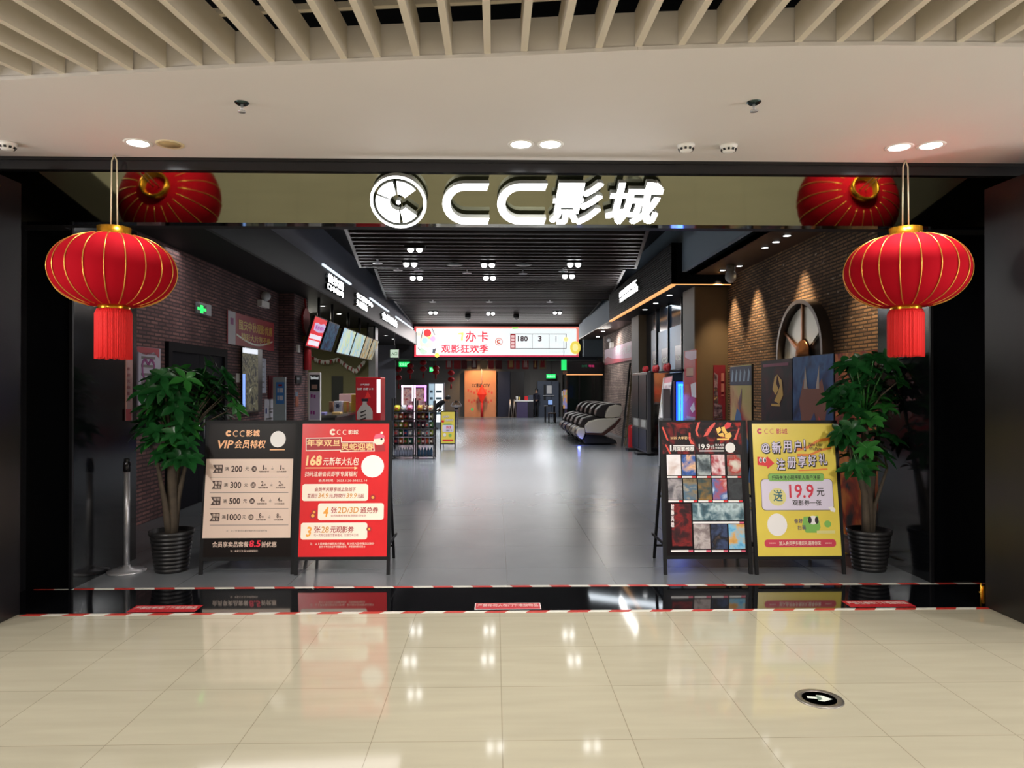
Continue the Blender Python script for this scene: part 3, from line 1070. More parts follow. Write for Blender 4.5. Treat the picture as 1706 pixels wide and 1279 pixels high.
def stand(pxl, pxr, yfoot, ytop, ybot, label, crop, Yf=None, name='poster_stand', depth=0.62, fw=0.03):
    """A-frame: pxl/pxr = outer feet, yfoot their pixel row, ytop the top edge, ybot the lower edge of the poster"""
    A, B_ = P(pxl, yfoot, Z=0), P(pxr, yfoot, Z=0)
    Y0 = (A.y + B_.y) / 2
    x0, x1 = A.x, B_.x
    uy = Vector((0, 0.13, 1)).normalized()
    pn = Panel((x0, Y0, 0), (1, 0, 0), uy, 0.0009, (0, 0, 1))
    W = x1 - x0
    H = pn.uv((pxl + pxr) / 2, ytop)[1]
    vb = pn.uv((pxl + pxr) / 2, ybot)[1]
    root = thing(name, label, 'poster stand', ((x0 + x1) / 2, Y0, 0))
    b = MB()
    t = 0.022
    b_ = b
    pn.uslab(b, 0, 0.0, fw, H, 0, M_FR, t)
    pn.uslab(b, W - fw, 0.0, W, H, 0, M_FR, t)
    pn.uslab(b, fw, H - fw, W - fw, H, 0, M_FR, t)
    pn.uslab(b, fw, vb - fw, W - fw, vb, 0, M_FR, t)
    b.build('front_frame', root, bevel=0.003)
    top = pn.at(0, H - 0.02, -t - 0.008)
    for x in (x0 + 0.05, x1 - 0.05):
        b = MB()
        b.bar((x, top.y, top.z), (x, Y0 + depth, 0.0), 0.024, 0.024, M_FR)
        b.build('rear_leg', root)
    for z in (0.13, 0.62):
        b = MB()
        f = z / top.z
        y = Y0 + depth + (top.y - Y0 - depth) * f
        b.bar((x0 + 0.06, y, z), (x1 - 0.06, y, z), 0.02, 0.02, M_FR)
        b.build('rear_brace', root)
    for x in (x0 + 0.015, x1 - 0.015):
        b = MB()
        fy = pn.at(0, 0.25).y
        ry = Y0 + depth + (top.y - Y0 - depth) * (0.25 / top.z)
        b.bar((x, fy + 0.02, 0.25), (x, ry, 0.25), 0.012, 0.02, M_FR)
        b.build('side_stay', root)
    pn.crop = crop
    return root, pn, (fw, vb, W - fw, H - fw)


def poster_base(pn, box, m, root, label=None):
    b = MB()
    pn.uslab(b, box[0], box[1], box[2], box[3], -0.001, m, 0.012)
    o = b.build('poster', root)
    if label:
        o['label'] = label
    return o


# ---- stand 1: black VIP price board
C1 = (330, 690, 170 / 870)
root, pn, bx = stand(331, 489, 957, 700, 928, 'black poster stand with cream price table and copper heading', C1)
po = poster_base(pn, bx, mat('poster_black', '#150f0e', 0.35, spec=0.15), root)
M_COP = mat('copper_print', '#e0a878', 0.35, 0.2)
M_CREAM = mat('cream_print', '#dcc3b2', 0.35)
M_BRNI = mat('brown_ink', '#3b241d', 0.5)
b = MB()
pn.text(b, '影城', 412, 132, 525, 190, M_COP, 2, 0.012)
for x in (300, 358):
    u0, v0, u1, v1 = pn.uvrect(x, 140, x + 48, 188)
    vs, fs = ring_poly(((u0 + u1) / 2, (v0 + v1) / 2), (u1 - u0) * 0.40, (u1 - u0) * 0.52, 55, 305, 14)
    b.faces([pn.at(u, v, 0.0018) for u, v in vs], fs, M_COP)
u, v = pn.uv(262, 162)
vs, fs = ring_poly((u, v), 0.010, 0.027, 35, 325, 16)
b.faces([pn.at(p_, q_, 0.0018) for p_, q_ in vs], fs, M_COP)
pn.text(b, 'VIP', 158, 222, 305, 290, M_COP, 2, 0.025, 0.2)
pn.text(b, '会员特权', 310, 218, 580, 290, M_COP, 2, 0.015, 0.15)
b.build('heading', po)
b = MB()
pn.ell(b, 682, 212, 66, WPRINT, 2, 70)
pn.rect(b, 612, 298, 740, 306, M_COP, 2)
b.build('round_badge', po)
b = MB()
q = [(97, 380), (800, 380), (768, 1052), (50, 1052)]
pn.rect(b, 72, 380, 786, 1052, M_CREAM, 1)
for yy in (535, 667, 803, 942):
    pn.rect(b, 100, yy, 770, yy + 2, GREYINK, 2)
for i, (val, n1) in enumerate((('200', '1'), ('300', '2'), ('500', '4'), ('1000', '8'))):
    dy = 137 * i
    dx = -9 * i
    y = 465 + dy
    pn.poly(b, [(128 + dx, y - 35), (212 + dx, y - 35), (208 + dx, y + 35), (124 + dx, y + 35), (148 + dx, y)], M_BRNI, 2)
    for ex, ey, s_ in ((162, -17, '储'), (192, -17, '值'), (160, 16, '有'), (190, 16, '礼')):
        pn.text(b, s_, ex - 11 + dx, y + ey - 12, ex + 13 + dx, y + ey + 12, M_CREAM, 3, 0.012)
    pn.text(b, '满', 230 + dx, y - 16, 262 + dx, y + 16, M_BRNI, 2, 0.012)
    pn.text(b, val, (285 if i < 3 else 275) + dx, y - 27, (376 if i < 3 else 392) + dx, y + 27, M_BRNI, 2, 0.03)
    pn.text(b, '元', 404 + dx, y - 16, 434 + dx, y + 16, M_BRNI, 2, 0.012)
    pn.ell(b, 479 + dx, y, 22, M_BRNI, 2, 25)
    pn.text(b, '送', 465 + dx, y - 14, 493 + dx, y + 14, M_CREAM, 3, 0.012)
    for cx_, t_ in ((548, '电影观影券'), (697, '20元抵用券')):
        pn.text(b, n1, cx_ + dx + (6 if n1 == '1' else 0), y - 32, cx_ + (14 if n1 == '1' else 18) + dx, y + 8, M_BRNI, 2, 0.012)
        pn.text(b, '张', cx_ + 22 + dx, y - 10, cx_ + 40 + dx, y + 6, M_BRNI, 2, 0.008)
        pn.text(b, t_, cx_ - 26 + dx, y + 16, cx_ + 58 + dx, y + 30, M_BRNI, 2, 0.008)
    pn.rect(b, 634 + dx, y - 20, 636 + dx, y - 12, GREYINK, 2)
    pn.text(b, '或', 624 + dx, y - 8, 644 + dx, y + 10, GREYINK, 2)
pn.text(b, '注：以上优惠活动最终解释权归影城所有', 240, 985, 590, 1000, GREYINK, 2)
b.build('price_table', po)
b = MB()
pn.text(b, '会员享卖品套餐', 124, 1086, 430, 1132, M_CREAM, 2, 0.016)
pn.text(b, '8.5', 436, 1074, 535, 1130, mat('neon_red_print', '#e8233f', 0.4), 2, 0.03, 0.1)
pn.text(b, '折优惠', 540, 1086, 668, 1132, M_CREAM, 2, 0.016)
pn.text(b, '注：电影衍生品/3D眼镜除外', 275, 1156, 512, 1174, M_CREAM, 2, 0.006)
b.build('footer_lettering', po)

# ---- stand 2: red new year gift board
C2 = (485, 690, 175 / 829)
root, pn, bx = stand(490, 649, 958, 700, 927, 'red poster stand offering new year gift tickets', C2)
M_POR = mat('poster_red', '#d2262b', 0.25, noise=0.06, nscale=3)
po = poster_base(pn, bx, M_POR, root)
M_CRE = mat('ivory_print', '#efe2d0', 0.4)
M_OCH = mat('ochre_print', '#cf8f3e', 0.4)
M_SAND = mat('sand_gold_print', '#f0c88c', 0.35)
b = MB()
pn.text(b, '影城', 452, 122, 530, 158, M_CRE, 2, 0.012)
for x in (362, 408):
    u0, v0, u1, v1 = pn.uvrect(x, 124, x + 36, 158)
    vs, fs = ring_poly(((u0 + u1) / 2, (v0 + v1) / 2), (u1 - u0) * 0.38, (u1 - u0) * 0.52, 55, 305, 14)
    b.faces([pn.at(u, v, 0.0018) for u, v in vs], fs, M_CRE)
u, v = pn.uv(330, 140)
vs, fs = ring_poly((u, v), 0.011, 0.028, 35, 325, 16)
b.faces([pn.at(p_, q_, 0.0018) for p_, q_ in vs], fs, M_CRE)
pn.poly(b, [(116, 186), (400, 180), (402, 215), (655, 215), (660, 292), (390, 298), (385, 285), (116, 290)], M_CRE, 1)
pn.poly(b, [(122, 192), (394, 187), (394, 222), (648, 222), (652, 286), (396, 290), (392, 278), (122, 283)], DRED, 2)
pn.text(b, '年享双旦', 126, 196, 388, 252, M_SAND, 3, 0.02)
pn.text(b, '灵蛇迎春', 396, 226, 650, 284, M_SAND, 3, 0.02)
b.build('heading', po)
b = MB()
pn.text(b, '168', 118, 324, 245, 405, M_SAND, 2, 0.035, 0.1)
pn.text(b, '元新年大礼包', 252, 340, 538, 402, M_CRE, 2, 0.008, 0.12)
pn.rect(b, 112, 420, 505, 426, M_SAND, 2)
pn.poly(b, [(500, 412), (528, 423), (500, 436)], M_SAND, 2)
pn.text(b, '扫码注册会员即享专属福利', 108, 450, 522, 490, M_CRE, 2, 0.004, 0.1)
pn.text(b, '会员时间：2025.1.20-2025.2.14', 215, 512, 600, 532, M_CRE, 2, 0.006, 0.1)
b.build('offer_lettering', po)
b = MB()
pn.ell(b, 644, 410, 90, WPRINT, 2, 88)
b.build('round_badge', po)
# plain snake-year ornament (pink hat, white head) as simple shapes
b = MB()
M_PINK = mat('pink_print', '#e0607a', 0.4)
pn.ell(b, 695, 205, 42, M_CRE, 3, 40)
pn.poly(b, [(650, 196), (742, 186), (735, 165), (705, 150), (665, 160)], M_PINK, 4)
pn.ell(b, 716, 146, 10, M_CRE, 5)
pn.ell(b, 714, 196, 9, INK, 5)
pn.poly(b, [(668, 240), (735, 240), (742, 292), (662, 295)], DRED, 3)
b.build('ornament', po)
b = MB()
for x0, y0, x1, y1 in ((90, 550, 606, 682), (214, 702, 730, 832), (78, 856, 600, 986)):
    u0, v0, u1, v1 = pn.uvrect(x0, y0, x1, y1)
    pn.urect(b, u0, v0, u1, v1, M_CRE, 1, 0.022)
pn.text(b, '会员每天尊享线上及线下', 186, 575, 512, 608, DRED, 2, 0.012, 0.1)
pn.text(b, '普通厅', 128, 625, 210, 660, DRED, 2, 0.008, 0.1)
pn.text(b, '34.9', 214, 622, 296, 660, M_OCH, 2, 0.012, 0.15)
pn.text(b, '元,特效厅', 300, 625, 432, 660, DRED, 2, 0.008, 0.1)
pn.text(b, '39.9', 436, 622, 520, 660, M_OCH, 2, 0.012, 0.15)
pn.text(b, '元起', 524, 625, 578, 660, DRED, 2, 0.008, 0.1)
M_ORG = mat('orange_print', '#eda33c', 0.4)
pn.text(b, '4', 250, 730, 300, 808, M_ORG, 2, 0.03, 0.15)
pn.text(b, '张', 318, 730, 362, 780, DRED, 2, 0.012)
pn.text(b, '2D/3D', 368, 730, 535, 780, M_OCH, 2, 0.012, 0.1)
pn.text(b, '通兑券', 546, 730, 690, 780, DRED, 2, 0.012, 0.08)
pn.text(b, '会员购票时使用每场限用1张有效', 314, 790, 592, 808, DRED, 2)
pn.text(b, '3', 118, 886, 164, 966, M_ORG, 2, 0.03, 0.15)
pn.text(b, '张', 184, 884, 232, 934, DRED, 2, 0.012)
pn.text(b, '28', 238, 884, 300, 934, M_OCH, 2, 0.012, 0.1)
pn.text(b, '元观影券', 308, 882, 496, 934, DRED, 2, 0.012, 0.08)
pn.text(b, '可一次购七张影厅票券通兑，仅限厅平日用', 180, 942, 528, 964, DRED, 2)
pn.text(b, '注：以上票券最终解释权归影城，部分影片及特殊场次除外', 150, 1012, 655, 1030, M_CRE, 2)
pn.text(b, '会员卡不同类型不得叠加使用，详情请询影城前台', 220, 1036, 585, 1052, M_CRE, 2)
b.build('ticket_boxes', po)
for x, y, r in ((645, 655, 22), (172, 800, 26), (182, 772, 20), (615, 905, 20)):
    b = MB()
    pn.ell(b, x, y, r, DRED, 3)
    pn.ell(b, x, y, r * 0.5, M_ORG, 4)
    b.build('lucky_bag_ornament', po)

# ---- stand 3: black film schedule board
C3 = (1085, 690, 175 / 799)
root, pn, bx = stand(1106, 1255, 957, 700, 925, 'black poster stand showing a grid of film posters', C3)
po = poster_base(pn, bx, mat('poster_night', '#110b0f', 0.35, spec=0.15), root)
b = MB()
M_FIRE = art('flame_print', ['#100b0e', '#160d11', '#260e13', '#6c1418', '#a8281e'], 5.0, 0, 3.0)
pn.rect(b, 80, 62, 690, 300, M_FIRE, 1)
M_REDL = mat('red_glow_print', '#d8402e', 0.4)
for pts in ([(80, 100), (90, 95), (132, 198), (120, 200)], [(104, 232), (112, 228), (152, 300), (138, 300)], [(335, 120), (352, 62), (372, 58), (350, 125), (362, 170), (345, 160)],
            [(395, 170), (440, 95), (484, 60), (488, 72), (430, 160)], [(628, 190), (664, 100), (672, 108), (645, 195)], [(285, 140), (298, 140), (300, 185), (330, 230), (300, 225), (285, 190)]):
    pn.poly(b, pts, M_REDL, 2)
b.build('flame_picture', po)
b = MB()
pn.text(b, '2025 大年初一', 145, 168, 300, 190, M_SAND, 2, 0.012)
pn.text(b, '1', 141, 234, 154, 280, WPRINT, 3, 0.03)
pn.text(b, '月观影推荐', 160, 248, 326, 280, WPRINT, 3, 0.03)
pn.rect(b, 166, 236, 326, 244, WPRINT, 3)
pn.text(b, '19.9', 360, 226, 446, 266, WPRINT, 3, 0.03)
pn.text(b, '元/张', 450, 232, 480, 264, WPRINT, 3, 0.008)
pn.text(b, '新人专享', 486, 224, 554, 242, WPRINT, 3, 0.01)
pn.text(b, '特惠观影', 486, 246, 554, 264, WPRINT, 3, 0.01)
pn.rect(b, 364, 274, 552, 282, WPRINT, 3)
# knot-like golden heading mark
for pts in ([(492, 110), (520, 96), (532, 120), (505, 150)], [(530, 100), (556, 92), (566, 120), (580, 140), (560, 150), (540, 128)], [(560, 150), (600, 136), (612, 165), (592, 186), (560, 176)], [(505, 150), (545, 140), (556, 172), (520, 168)]):
    pn.poly(b, pts, GOLDP, 4)
pn.poly(b, [(550, 92), (575, 60), (610, 66), (600, 98), (570, 112)], RED, 3)
pn.rect(b, 500, 184, 590, 196, GOLDP, 3)
b.build('heading', po)
b = MB()
pn.ell(b, 600, 254, 38, WPRINT, 4)
b.build('round_badge', po)
GA = {
    'print_white': ['#dcd8dc', '#e8e4e6', '#c9b6b0'], 'print_dusk': ['#24263f', '#3a62a8', '#e2b68c', '#2c3c78'], 'print_smoke': ['#20262a', '#59656b', '#a9b2b2', '#2b3034'],
    'print_rose': ['#c98a96', '#e6d3d6', '#a8303c', '#dba7b3'], 'print_crow': ['#20201f', '#7a746c', '#b0322c', '#d8d2c6'], 'print_grey': ['#1c1c20', '#6d6a70', '#a09a9c', '#2a282c'],
    'print_earth': ['#3a342e', '#8a7a5c', '#4f6d84', '#b8a888'], 'print_ink_gold': ['#2c3a3c', '#3c4c4c', '#8c6c34', '#5c8a8c'], 'print_sky_red': ['#c8d4e6', '#4a70ac', '#b8504c', '#e0dcdc'],
    'print_dark_grey': ['#17171a', '#3c4044', '#22252a'], 'print_battle': ['#1c1014', '#3a1418', '#7c1c1c', '#2a1416', '#b04028'], 'print_mist': ['#1c2a34', '#4a6874', '#b8ccd0', '#2c3c48'],
    'print_sepia': ['#3a3434', '#b8aeac', '#7c7070', '#d8d0cc'], 'print_deep': ['#12141a', '#3c4a6c', '#1b1c22', '#6c5648'], 'print_beach': ['#2f7cc0', '#7cc0e0', '#d8a860', '#b88038'],
}
rows = [
    [(116, 306, 228, 464, 'print_white'), (230, 306, 338, 464, 'print_dusk'), (344, 306, 452, 464, 'print_smoke'), (454, 306, 562, 464, 'print_rose'), (574, 306, 684, 464, 'print_crow')],
    [(126, 488, 238, 648, 'print_grey'), (242, 488, 350, 648, 'print_earth'), (354, 488, 462, 648, 'print_ink_gold'), (464, 488, 578, 648, 'print_sky_red'), (582, 488, 694, 648, 'print_dark_grey')],
    [(150, 680, 312, 1002, 'print_battle'), (312, 674, 706, 806, 'print_mist'), (320, 836, 450, 1022, 'print_sepia'), (454, 836, 582, 1022, 'print_deep'), (586, 836, 716, 1022, 'print_beach')]]
for r_, row in enumerate(rows):
    for x0, y0, x1, y1, k in row:
        b = MB()
        m = art(k, GA[k], 9.0, 0, 0.35, detail=7.0)
        pn.rect(b, x0, y0, x1, y1, m, 2)
        if r_ < 2:
            yb = y1 + 6
            pn.rect(b, x0 + 4, yb, x1 - 28, yb + 13, WPRINT, 2)
            pn.rect(b, x1 - 28, yb, x1, yb + 13, RED, 2)
        b.build('film_picture', po)
b = MB()
for x0, x1, y in ((150, 318, 1032), (328, 452, 1032), (460, 584, 1032), (594, 718, 1032), (316, 704, 816)):
    pn.rect(b, x0, y, x1 - 34, y + 14, WPRINT, 2)
    pn.rect(b, x1 - 34, y, x1, y + 14, M_PINK, 2)
for i, ch in enumerate('射雕英雄'):
    pn.text(b, ch, 148, 682 + 45 * i, 174, 724 + 45 * i, WPRINT, 3, 0.02)
b.build('caption_strips', po)

# ---- stand 4: yellow new member board
C4 = (1240, 690, 180 / 822)
root, pn, bx = stand(1258, 1411, 957, 700, 926, 'yellow poster stand with new member ticket offer, beside right plant', C4)
M_POY = mat('poster_yellow', '#e2cd58', 0.25, noise=0.05, nscale=3)
M_LIL = mat('lilac_print', '#d8d0e2', 0.35)
M_GRN = mat('green_print', '#7cb454', 0.4)


def yellow_poster(pn, po, small=False):
    b = MB()
    M_CRI = mat('crimson_print', '#c83850', 0.4)
    pn.text(b, '影城', 240, 108, 328, 152, M_CRI, 2, 0.004)
    for x in (150, 192):
        u0, v0, u1, v1 = pn.uvrect(x, 108, x + 38, 150)
        vs, fs = ring_poly(((u0 + u1) / 2, (v0 + v1) / 2), (u1 - u0) * 0.42, (u1 - u0) * 0.5, 55, 305, 14)
        b.faces([pn.at(u, v, 0.0018) for u, v in vs], fs, M_CRI)
    u, v = pn.uv(116, 128)
    vs, fs = ring_poly((u, v), 0.010, 0.024, 35, 325, 16)
    b.faces([pn.at(p_, q_, 0.0018) for p_, q_ in vs], fs, M_CRI)
    b.build('brand_mark', po)
    b = MB()
    for s_, x0, y0, x1, y1 in (('@', 124, 216, 196, 296), ('新', 204, 204, 280, 298), ('用', 288, 198, 362, 292), ('户', 370, 194, 436, 288), ('!', 446, 186, 466, 276),
                               ('注', 240, 332, 312, 424), ('册', 322, 322, 396, 412), ('享', 402, 312, 474, 404), ('好', 480, 304, 552, 396), ('礼', 560, 294, 632, 386)):
        pn.text(b, s_, x0 + 5, y0 + 7, x1 + 5, y1 + 7, INK, 2, 0.075)
        pn.text(b, s_, x0, y0, x1, y1, INK, 3, 0.06)
        pn.text(b, s_, x0 + 2, y0 + 3, x1 - 2, y1 - 3, M_LIL, 4, 0.018)
    b.build('heading', po)
    b = MB()
    pn.poly(b, [(98, 322), (170, 330), (172, 318), (228, 372), (176, 414), (172, 396), (100, 384)], RED, 2)
    for x in (124, 154):
        pn.ell(b, x, 348, 12, WPRINT, 3, 20)
        pn.ell(b, x + 3, 350, 7, INK, 4, 14)
    b.build('arrow_ornament', po)
    b = MB()
    for pts in ([(390, 260), (480, 240), (560, 190), (640, 176), (644, 196), (560, 212), (486, 262), (396, 282)], [(400, 300), (500, 300), (580, 262), (660, 250), (662, 262), (580, 282), (500, 318), (402, 320)], [(636, 178), (648, 176), (664, 258), (650, 262)]):
        pn.poly(b, pts, M_ORG if False else mat('film_orange', '#e0802c', 0.4), 1)
    pn.text(b, 'New User', 488, 214, 598, 244, INK, 3, 0.004, 0.1)
    pn.text(b, 'Welfare', 490, 248, 590, 276, INK, 3, 0.004, 0.1)
    pn.poly(b, [(400, 424), (630, 410), (636, 424), (420, 432)], mat('film_orange', '#e0802c', 0.4), 1)
    b.build('film_strip_ornament', po)
    b = MB()
    u0, v0, u1, v1 = pn.uvrect(126, 494, 680, 726)
    pn.urect(b, u0 - 0.004, v0 - 0.004, u1 + 0.004, v1 + 0.004, INK, 1, 0.036)
    pn.urect(b, u0, v0, u1, v1, M_LIL, 2, 0.034)
    u0, v0, u1, v1 = pn.uvrect(182, 452, 606, 506)
    pn.urect(b, u0 - 0.003, v0 - 0.003, u1 + 0.003, v1 + 0.003, INK, 2, 0.022)
    pn.urect(b, u0, v0, u1, v1, M_GRN, 3, 0.02)
    pn.text(b, '扫码关注小程序新人用户注册', 208, 464, 578, 496, INK, 4, 0.012)
    pn.ell(b, 252, 628, 66, mat('pale_yellow_print', '#d8d088', 0.4), 3)
    pn.text(b, '送', 218, 574, 292, 662, mat('teal_ink', '#3c6c74', 0.4), 4, 0.015)
    pn.text(b, '19.9', 338, 532, 530, 636, mat('rose_red_print', '#d03048', 0.4), 3, 0.02)
    pn.text(b, '元', 548, 560, 610, 622, INK, 3, 0.02)
    pn.text(b, '观影券一张', 364, 650, 588, 694, INK, 3, 0.015)
    pn.poly(b, [(636, 706), (668, 700), (692, 720), (688, 744), (660, 738)], WPRINT, 4)
    b.build('ticket_box', po)
    b = MB()
    pn.ell(b, 250, 840, 76, WPRINT, 2, 84)
    b.build('round_badge', po)
    b = MB()
    pn.poly(b, [(450, 780), (560, 770), (580, 860), (560, 900), (470, 900), (440, 850)], M_GRN, 1)
    pn.ell(b, 634, 834, 26, M_GRN, 1)
    pn.ell(b, 524, 804, 42, WPRINT, 2, 32)
    pn.ell(b, 498, 804, 14, INK, 3, 26)
    pn.ell(b, 550, 806, 14, INK, 3, 26)
    for s_, x0, y0 in (('你', 378, 794), ('好', 412, 792), ('扫', 404, 846), ('码', 438, 844)):
        pn.text(b, s_, x0, y0, x0 + 30, y0 + 36, mat('violet_grey_ink', '#6c5c70', 0.4), 4, 0.03)
    pn.rect(b, 550, 884, 690, 906, mat('pale_yellow_print', '#d8d088', 0.4), 2)
    b.build('green_ornament', po)
    b = MB()
    u0, v0, u1, v1 = pn.uvrect(152, 952, 700, 1008)
    pn.urect(b, u0, v0, u1, v1, mat('crimson_print', '#c83850', 0.4), 1, 0.028)
    pn.text(b, '加入会员更多精彩礼遇等你来', 264, 964, 584, 996, M_CRE, 2, 0.012)
    pn.text(b, '>>>>', 190, 974, 240, 986, M_CRE, 2)
    pn.text(b, '<<<<', 614, 974, 664, 986, M_CRE, 2)
    b.build('footer_strip', po)


po = poster_base(pn, bx, M_POY, root)
yellow_poster(pn, po)

# ---- small yellow stand far in the hall (same print)
A = P(733, 748, Z=0)
root, pn2, bx2 = stand(733, 759, 747, 684, 738, 'small distant yellow poster stand beside the snack rack', (0, 0, 1))
po = poster_base(pn2, bx2, M_POY, root)
b = MB()
W2, H2 = bx2[2] - bx2[0], bx2[3] - bx2[1]


def nb(x0, y0, x1, y1, m, layer=2, r=0.0, tx=None, bold=0.02):
    a = (bx2[0] + W2 * x0, bx2[1] + H2 * (1 - y1), bx2[0] + W2 * x1, bx2[1] + H2 * (1 - y0))
    if tx:
        pn2.utext(b, tx, *a, m, layer, bold)
    else:
        pn2.urect(b, *a, m, layer, r)


pn2.step = 0.002
nb(0.10, 0.12, 0.6, 0.20, M_LIL, 2, 0, '@新用户!')
nb(0.28, 0.22, 0.9, 0.31, M_LIL, 2, 0, '注册享好礼')
nb(0.02, 0.27, 0.2, 0.34, RED, 2)
nb(0.15, 0.38, 0.8, 0.42, M_GRN, 3, 0.02)
nb(0.08, 0.42, 0.92, 0.64, M_LIL, 2, 0.03)
nb(0.36, 0.45, 0.72, 0.55, RED, 3, 0, '19.9')
nb(0.36, 0.57, 0.8, 0.61, INK, 3, 0, '观影券一张')
nb(0.16, 0.68, 0.36, 0.80, WPRINT, 2, 0.04)
nb(0.55, 0.70, 0.78, 0.80, M_GRN, 2, 0.04)
nb(0.10, 0.88, 0.92, 0.93, RED, 2, 0.02)
b.build('print', po)

# ================================================================== POTTED PLANTS
M_POT = mat('black_ribbed_pot', '#1c1b1c', 0.4)
M_SOIL = mat('potting_soil', '#2a2119', 0.95)
M_STEM = mat('plant_bark', '#4a4034', 0.85, noise=0.2, nscale=20)
M_LEAF = mat('glossy_leaf', '#17471f', 0.3, noise=0.45, nscale=6)
M_LEAF2 = mat('pale_leaf', '#2c6a2a', 0.32)


def leaflet(mb, base, d, up, L, W, m, droop=0.25):
    d = d.normalized()
    s = d.cross(up)
    if s.length < 1e-3:
        s = d.cross(Vector((1, 0, 0)))
    s.normalize()
    u = s.cross(d).normalized()
    prof = ((0, 0.03), (0.2, 0.55), (0.45, 1.0), (0.72, 0.8), (0.9, 0.35), (1.0, 0.02))
    vs = []
    for t, w in prof:
        c = base + d * (L * t) - Vector((0, 0, 1)) * (droop * L * t * t)
        vs += [c - s * (W * w / 2) + u * (W * w * 0.16), c, c + s * (W * w / 2) + u * (W * w * 0.16)]
    fs = []
    for i in range(len(prof) - 1):
        a, c = 3 * i, 3 * i + 3
        fs += [(a, a + 1, c + 1, c), (a + 1, a + 2, c + 2, c + 1)]
    mb.faces(vs, fs, m, True)


def plant(px, py, label, clusters, pot_r, pot_h, trunk_px, seed):
    rnd = random.Random(seed)
    o = P(px, py, Z=0)
    root = thing('potted_plant', label, 'plant', tuple(o))
    b = MB()
    prof = [(pot_r * 0.72, 0.0)]
    n_ = 9
    for i in range(n_):
        z0, z1 = pot_h * (0.02 + 0.86 * i / n_), pot_h * (0.02 + 0.86 * (i + 1) / n_)
        r0 = pot_r * (0.74 + 0.20 * (i + 0.5) / n_)
        prof += [(r0 - 0.006, z0), (r0 + 0.004, z0 + (z1 - z0) * 0.3), (r0 + 0.004, z0 + (z1 - z0) * 0.7), (r0 - 0.006, z1)]
    prof += [(pot_r, pot_h * 0.90), (pot_r * 1.03, pot_h), (pot_r * 0.93, pot_h), (pot_r * 0.90, pot_h * 0.9)]
    b.lathe(prof, M_POT, 36, tuple(o))
    b.build('pot', root)
    b = MB(); b.lathe([(0.001, pot_h * 0.93), (pot_r * 0.915, pot_h * 0.90)], M_SOIL, 24, tuple(o)); b.build('soil', root)
    st, fo = MB(), MB()
    heads = []
    for tx, ty, dy, r in trunk_px:
        e = P(tx, ty, Y=o.y + dy)
        s_ = Vector((o.x + (e.x - o.x) * 0.15, o.y + (e.y - o.y) * 0.3, pot_h * 0.88))
        mid = s_.lerp(e, 0.45) + Vector((rnd.uniform(-.03, .03), rnd.uniform(-.03, .03), 0)) - Vector(((e.x - o.x) * 0.12, 0, 0))
        st.tube([s_, s_.lerp(mid, 0.5), mid, mid.lerp(e, 0.5), e], [r, r * 0.92, r * 0.8, r * 0.65, r * 0.5], M_STEM, 10)
        heads.append(e)
    for cx_, cy_, dy, L, m in clusters:
        c = P(cx_, cy_, Y=o.y + dy)
        h = min(heads, key=lambda q: (q - c).length)
        k = h.lerp(c, 0.5) + Vector((0, 0, 0.05))
        st.tube([h, k, c], [0.010, 0.007, 0.005], M_STEM if rnd.random() < .4 else M_LEAF2, 6)
        out = (c - Vector((o.x, o.y, c.z - 0.25))).normalized()
        axis = (out + Vector((rnd.uniform(-.4, .4), rnd.uniform(-.7, .1), rnd.uniform(0.0, .5)))).normalized()
        t1 = axis.cross(Vector((0, 0, 1)))
        if t1.length < 0.1:
            t1 = Vector((1, 0, 0))
        t1.normalize()
        t2 = t1.cross(axis)
        nl = rnd.choice((5, 6, 7))
        ph = rnd.uniform(0, 6.28)
        for i in range(nl):
            a = ph + 2 * PI * i / nl
            d = (t1 * math.cos(a) + t2 * math.sin(a)) * 0.9 + axis * rnd.uniform(0.15, 0.5)
            leaflet(fo, c, d, axis, L * rnd.uniform(0.8, 1.1), L * rnd.uniform(0.40, 0.50), m, rnd.uniform(0.15, 0.45))
    for mb in (st, fo):
        for v in mb.bm.verts:
            v.co.x = max(-3.36, min(3.585, v.co.x))
    st.build('stems', root)
    fo.build('foliage', root)
    return root


def scatter(n_, seed, x0, x1, y0, y1, shape, L=(0.16, 0.24)):
    rnd = random.Random(seed)
    out = []
    while len(out) < n_:
        x, y = rnd.uniform(x0, x1), rnd.uniform(y0, y1)
        if shape(x, y):
            out.append((x, y, rnd.uniform(-0.25, 0.22) if not 318 < x < 420 else rnd.uniform(0.2, 0.45), rnd.uniform(*L), M_LEAF if rnd.random() < 0.8 else M_LEAF2))
    return out


ell = lambda cx_, cy_, rx, ry: (lambda x, y: ((x - cx_) / rx) ** 2 + ((y - cy_) / ry) ** 2 < 1)
shR = lambda x, y: ell(1448, 650, 60, 58)(x, y) or ell(1440, 735, 45, 60)(x, y) or ell(1490, 650, 22, 40)(x, y)
shL = lambda x, y: (ell(292, 655, 52, 50)(x, y) or ell(290, 725, 50, 55)(x, y) or ell(345, 650, 38, 48)(x, y) or ell(365, 685, 42, 10)(x, y)) and not (x > 318 and y > 690)
plant(1448, 948, 'leafy green plant in black ribbed pot beside the yellow stand', scatter(105, 5, 1380, 1515, 592, 795, shR, (0.11, 0.165)), 0.185, 0.36,
      [(1440, 700, 0.0, 0.055), (1415, 740, -0.1, 0.035), (1462, 720, 0.1, 0.04), (1478, 780, -0.05, 0.022)], 11)
plant(286, 950, 'leafy green plant in black ribbed pot beside the black VIP stand', scatter(135, 8, 235, 412, 605, 785, shL, (0.11, 0.17)), 0.185, 0.36,
      [(285, 740, 0.0, 0.055), (262, 770, -0.1, 0.03), (305, 740, 0.1, 0.035), (312, 760, 0.05, 0.03)], 12)
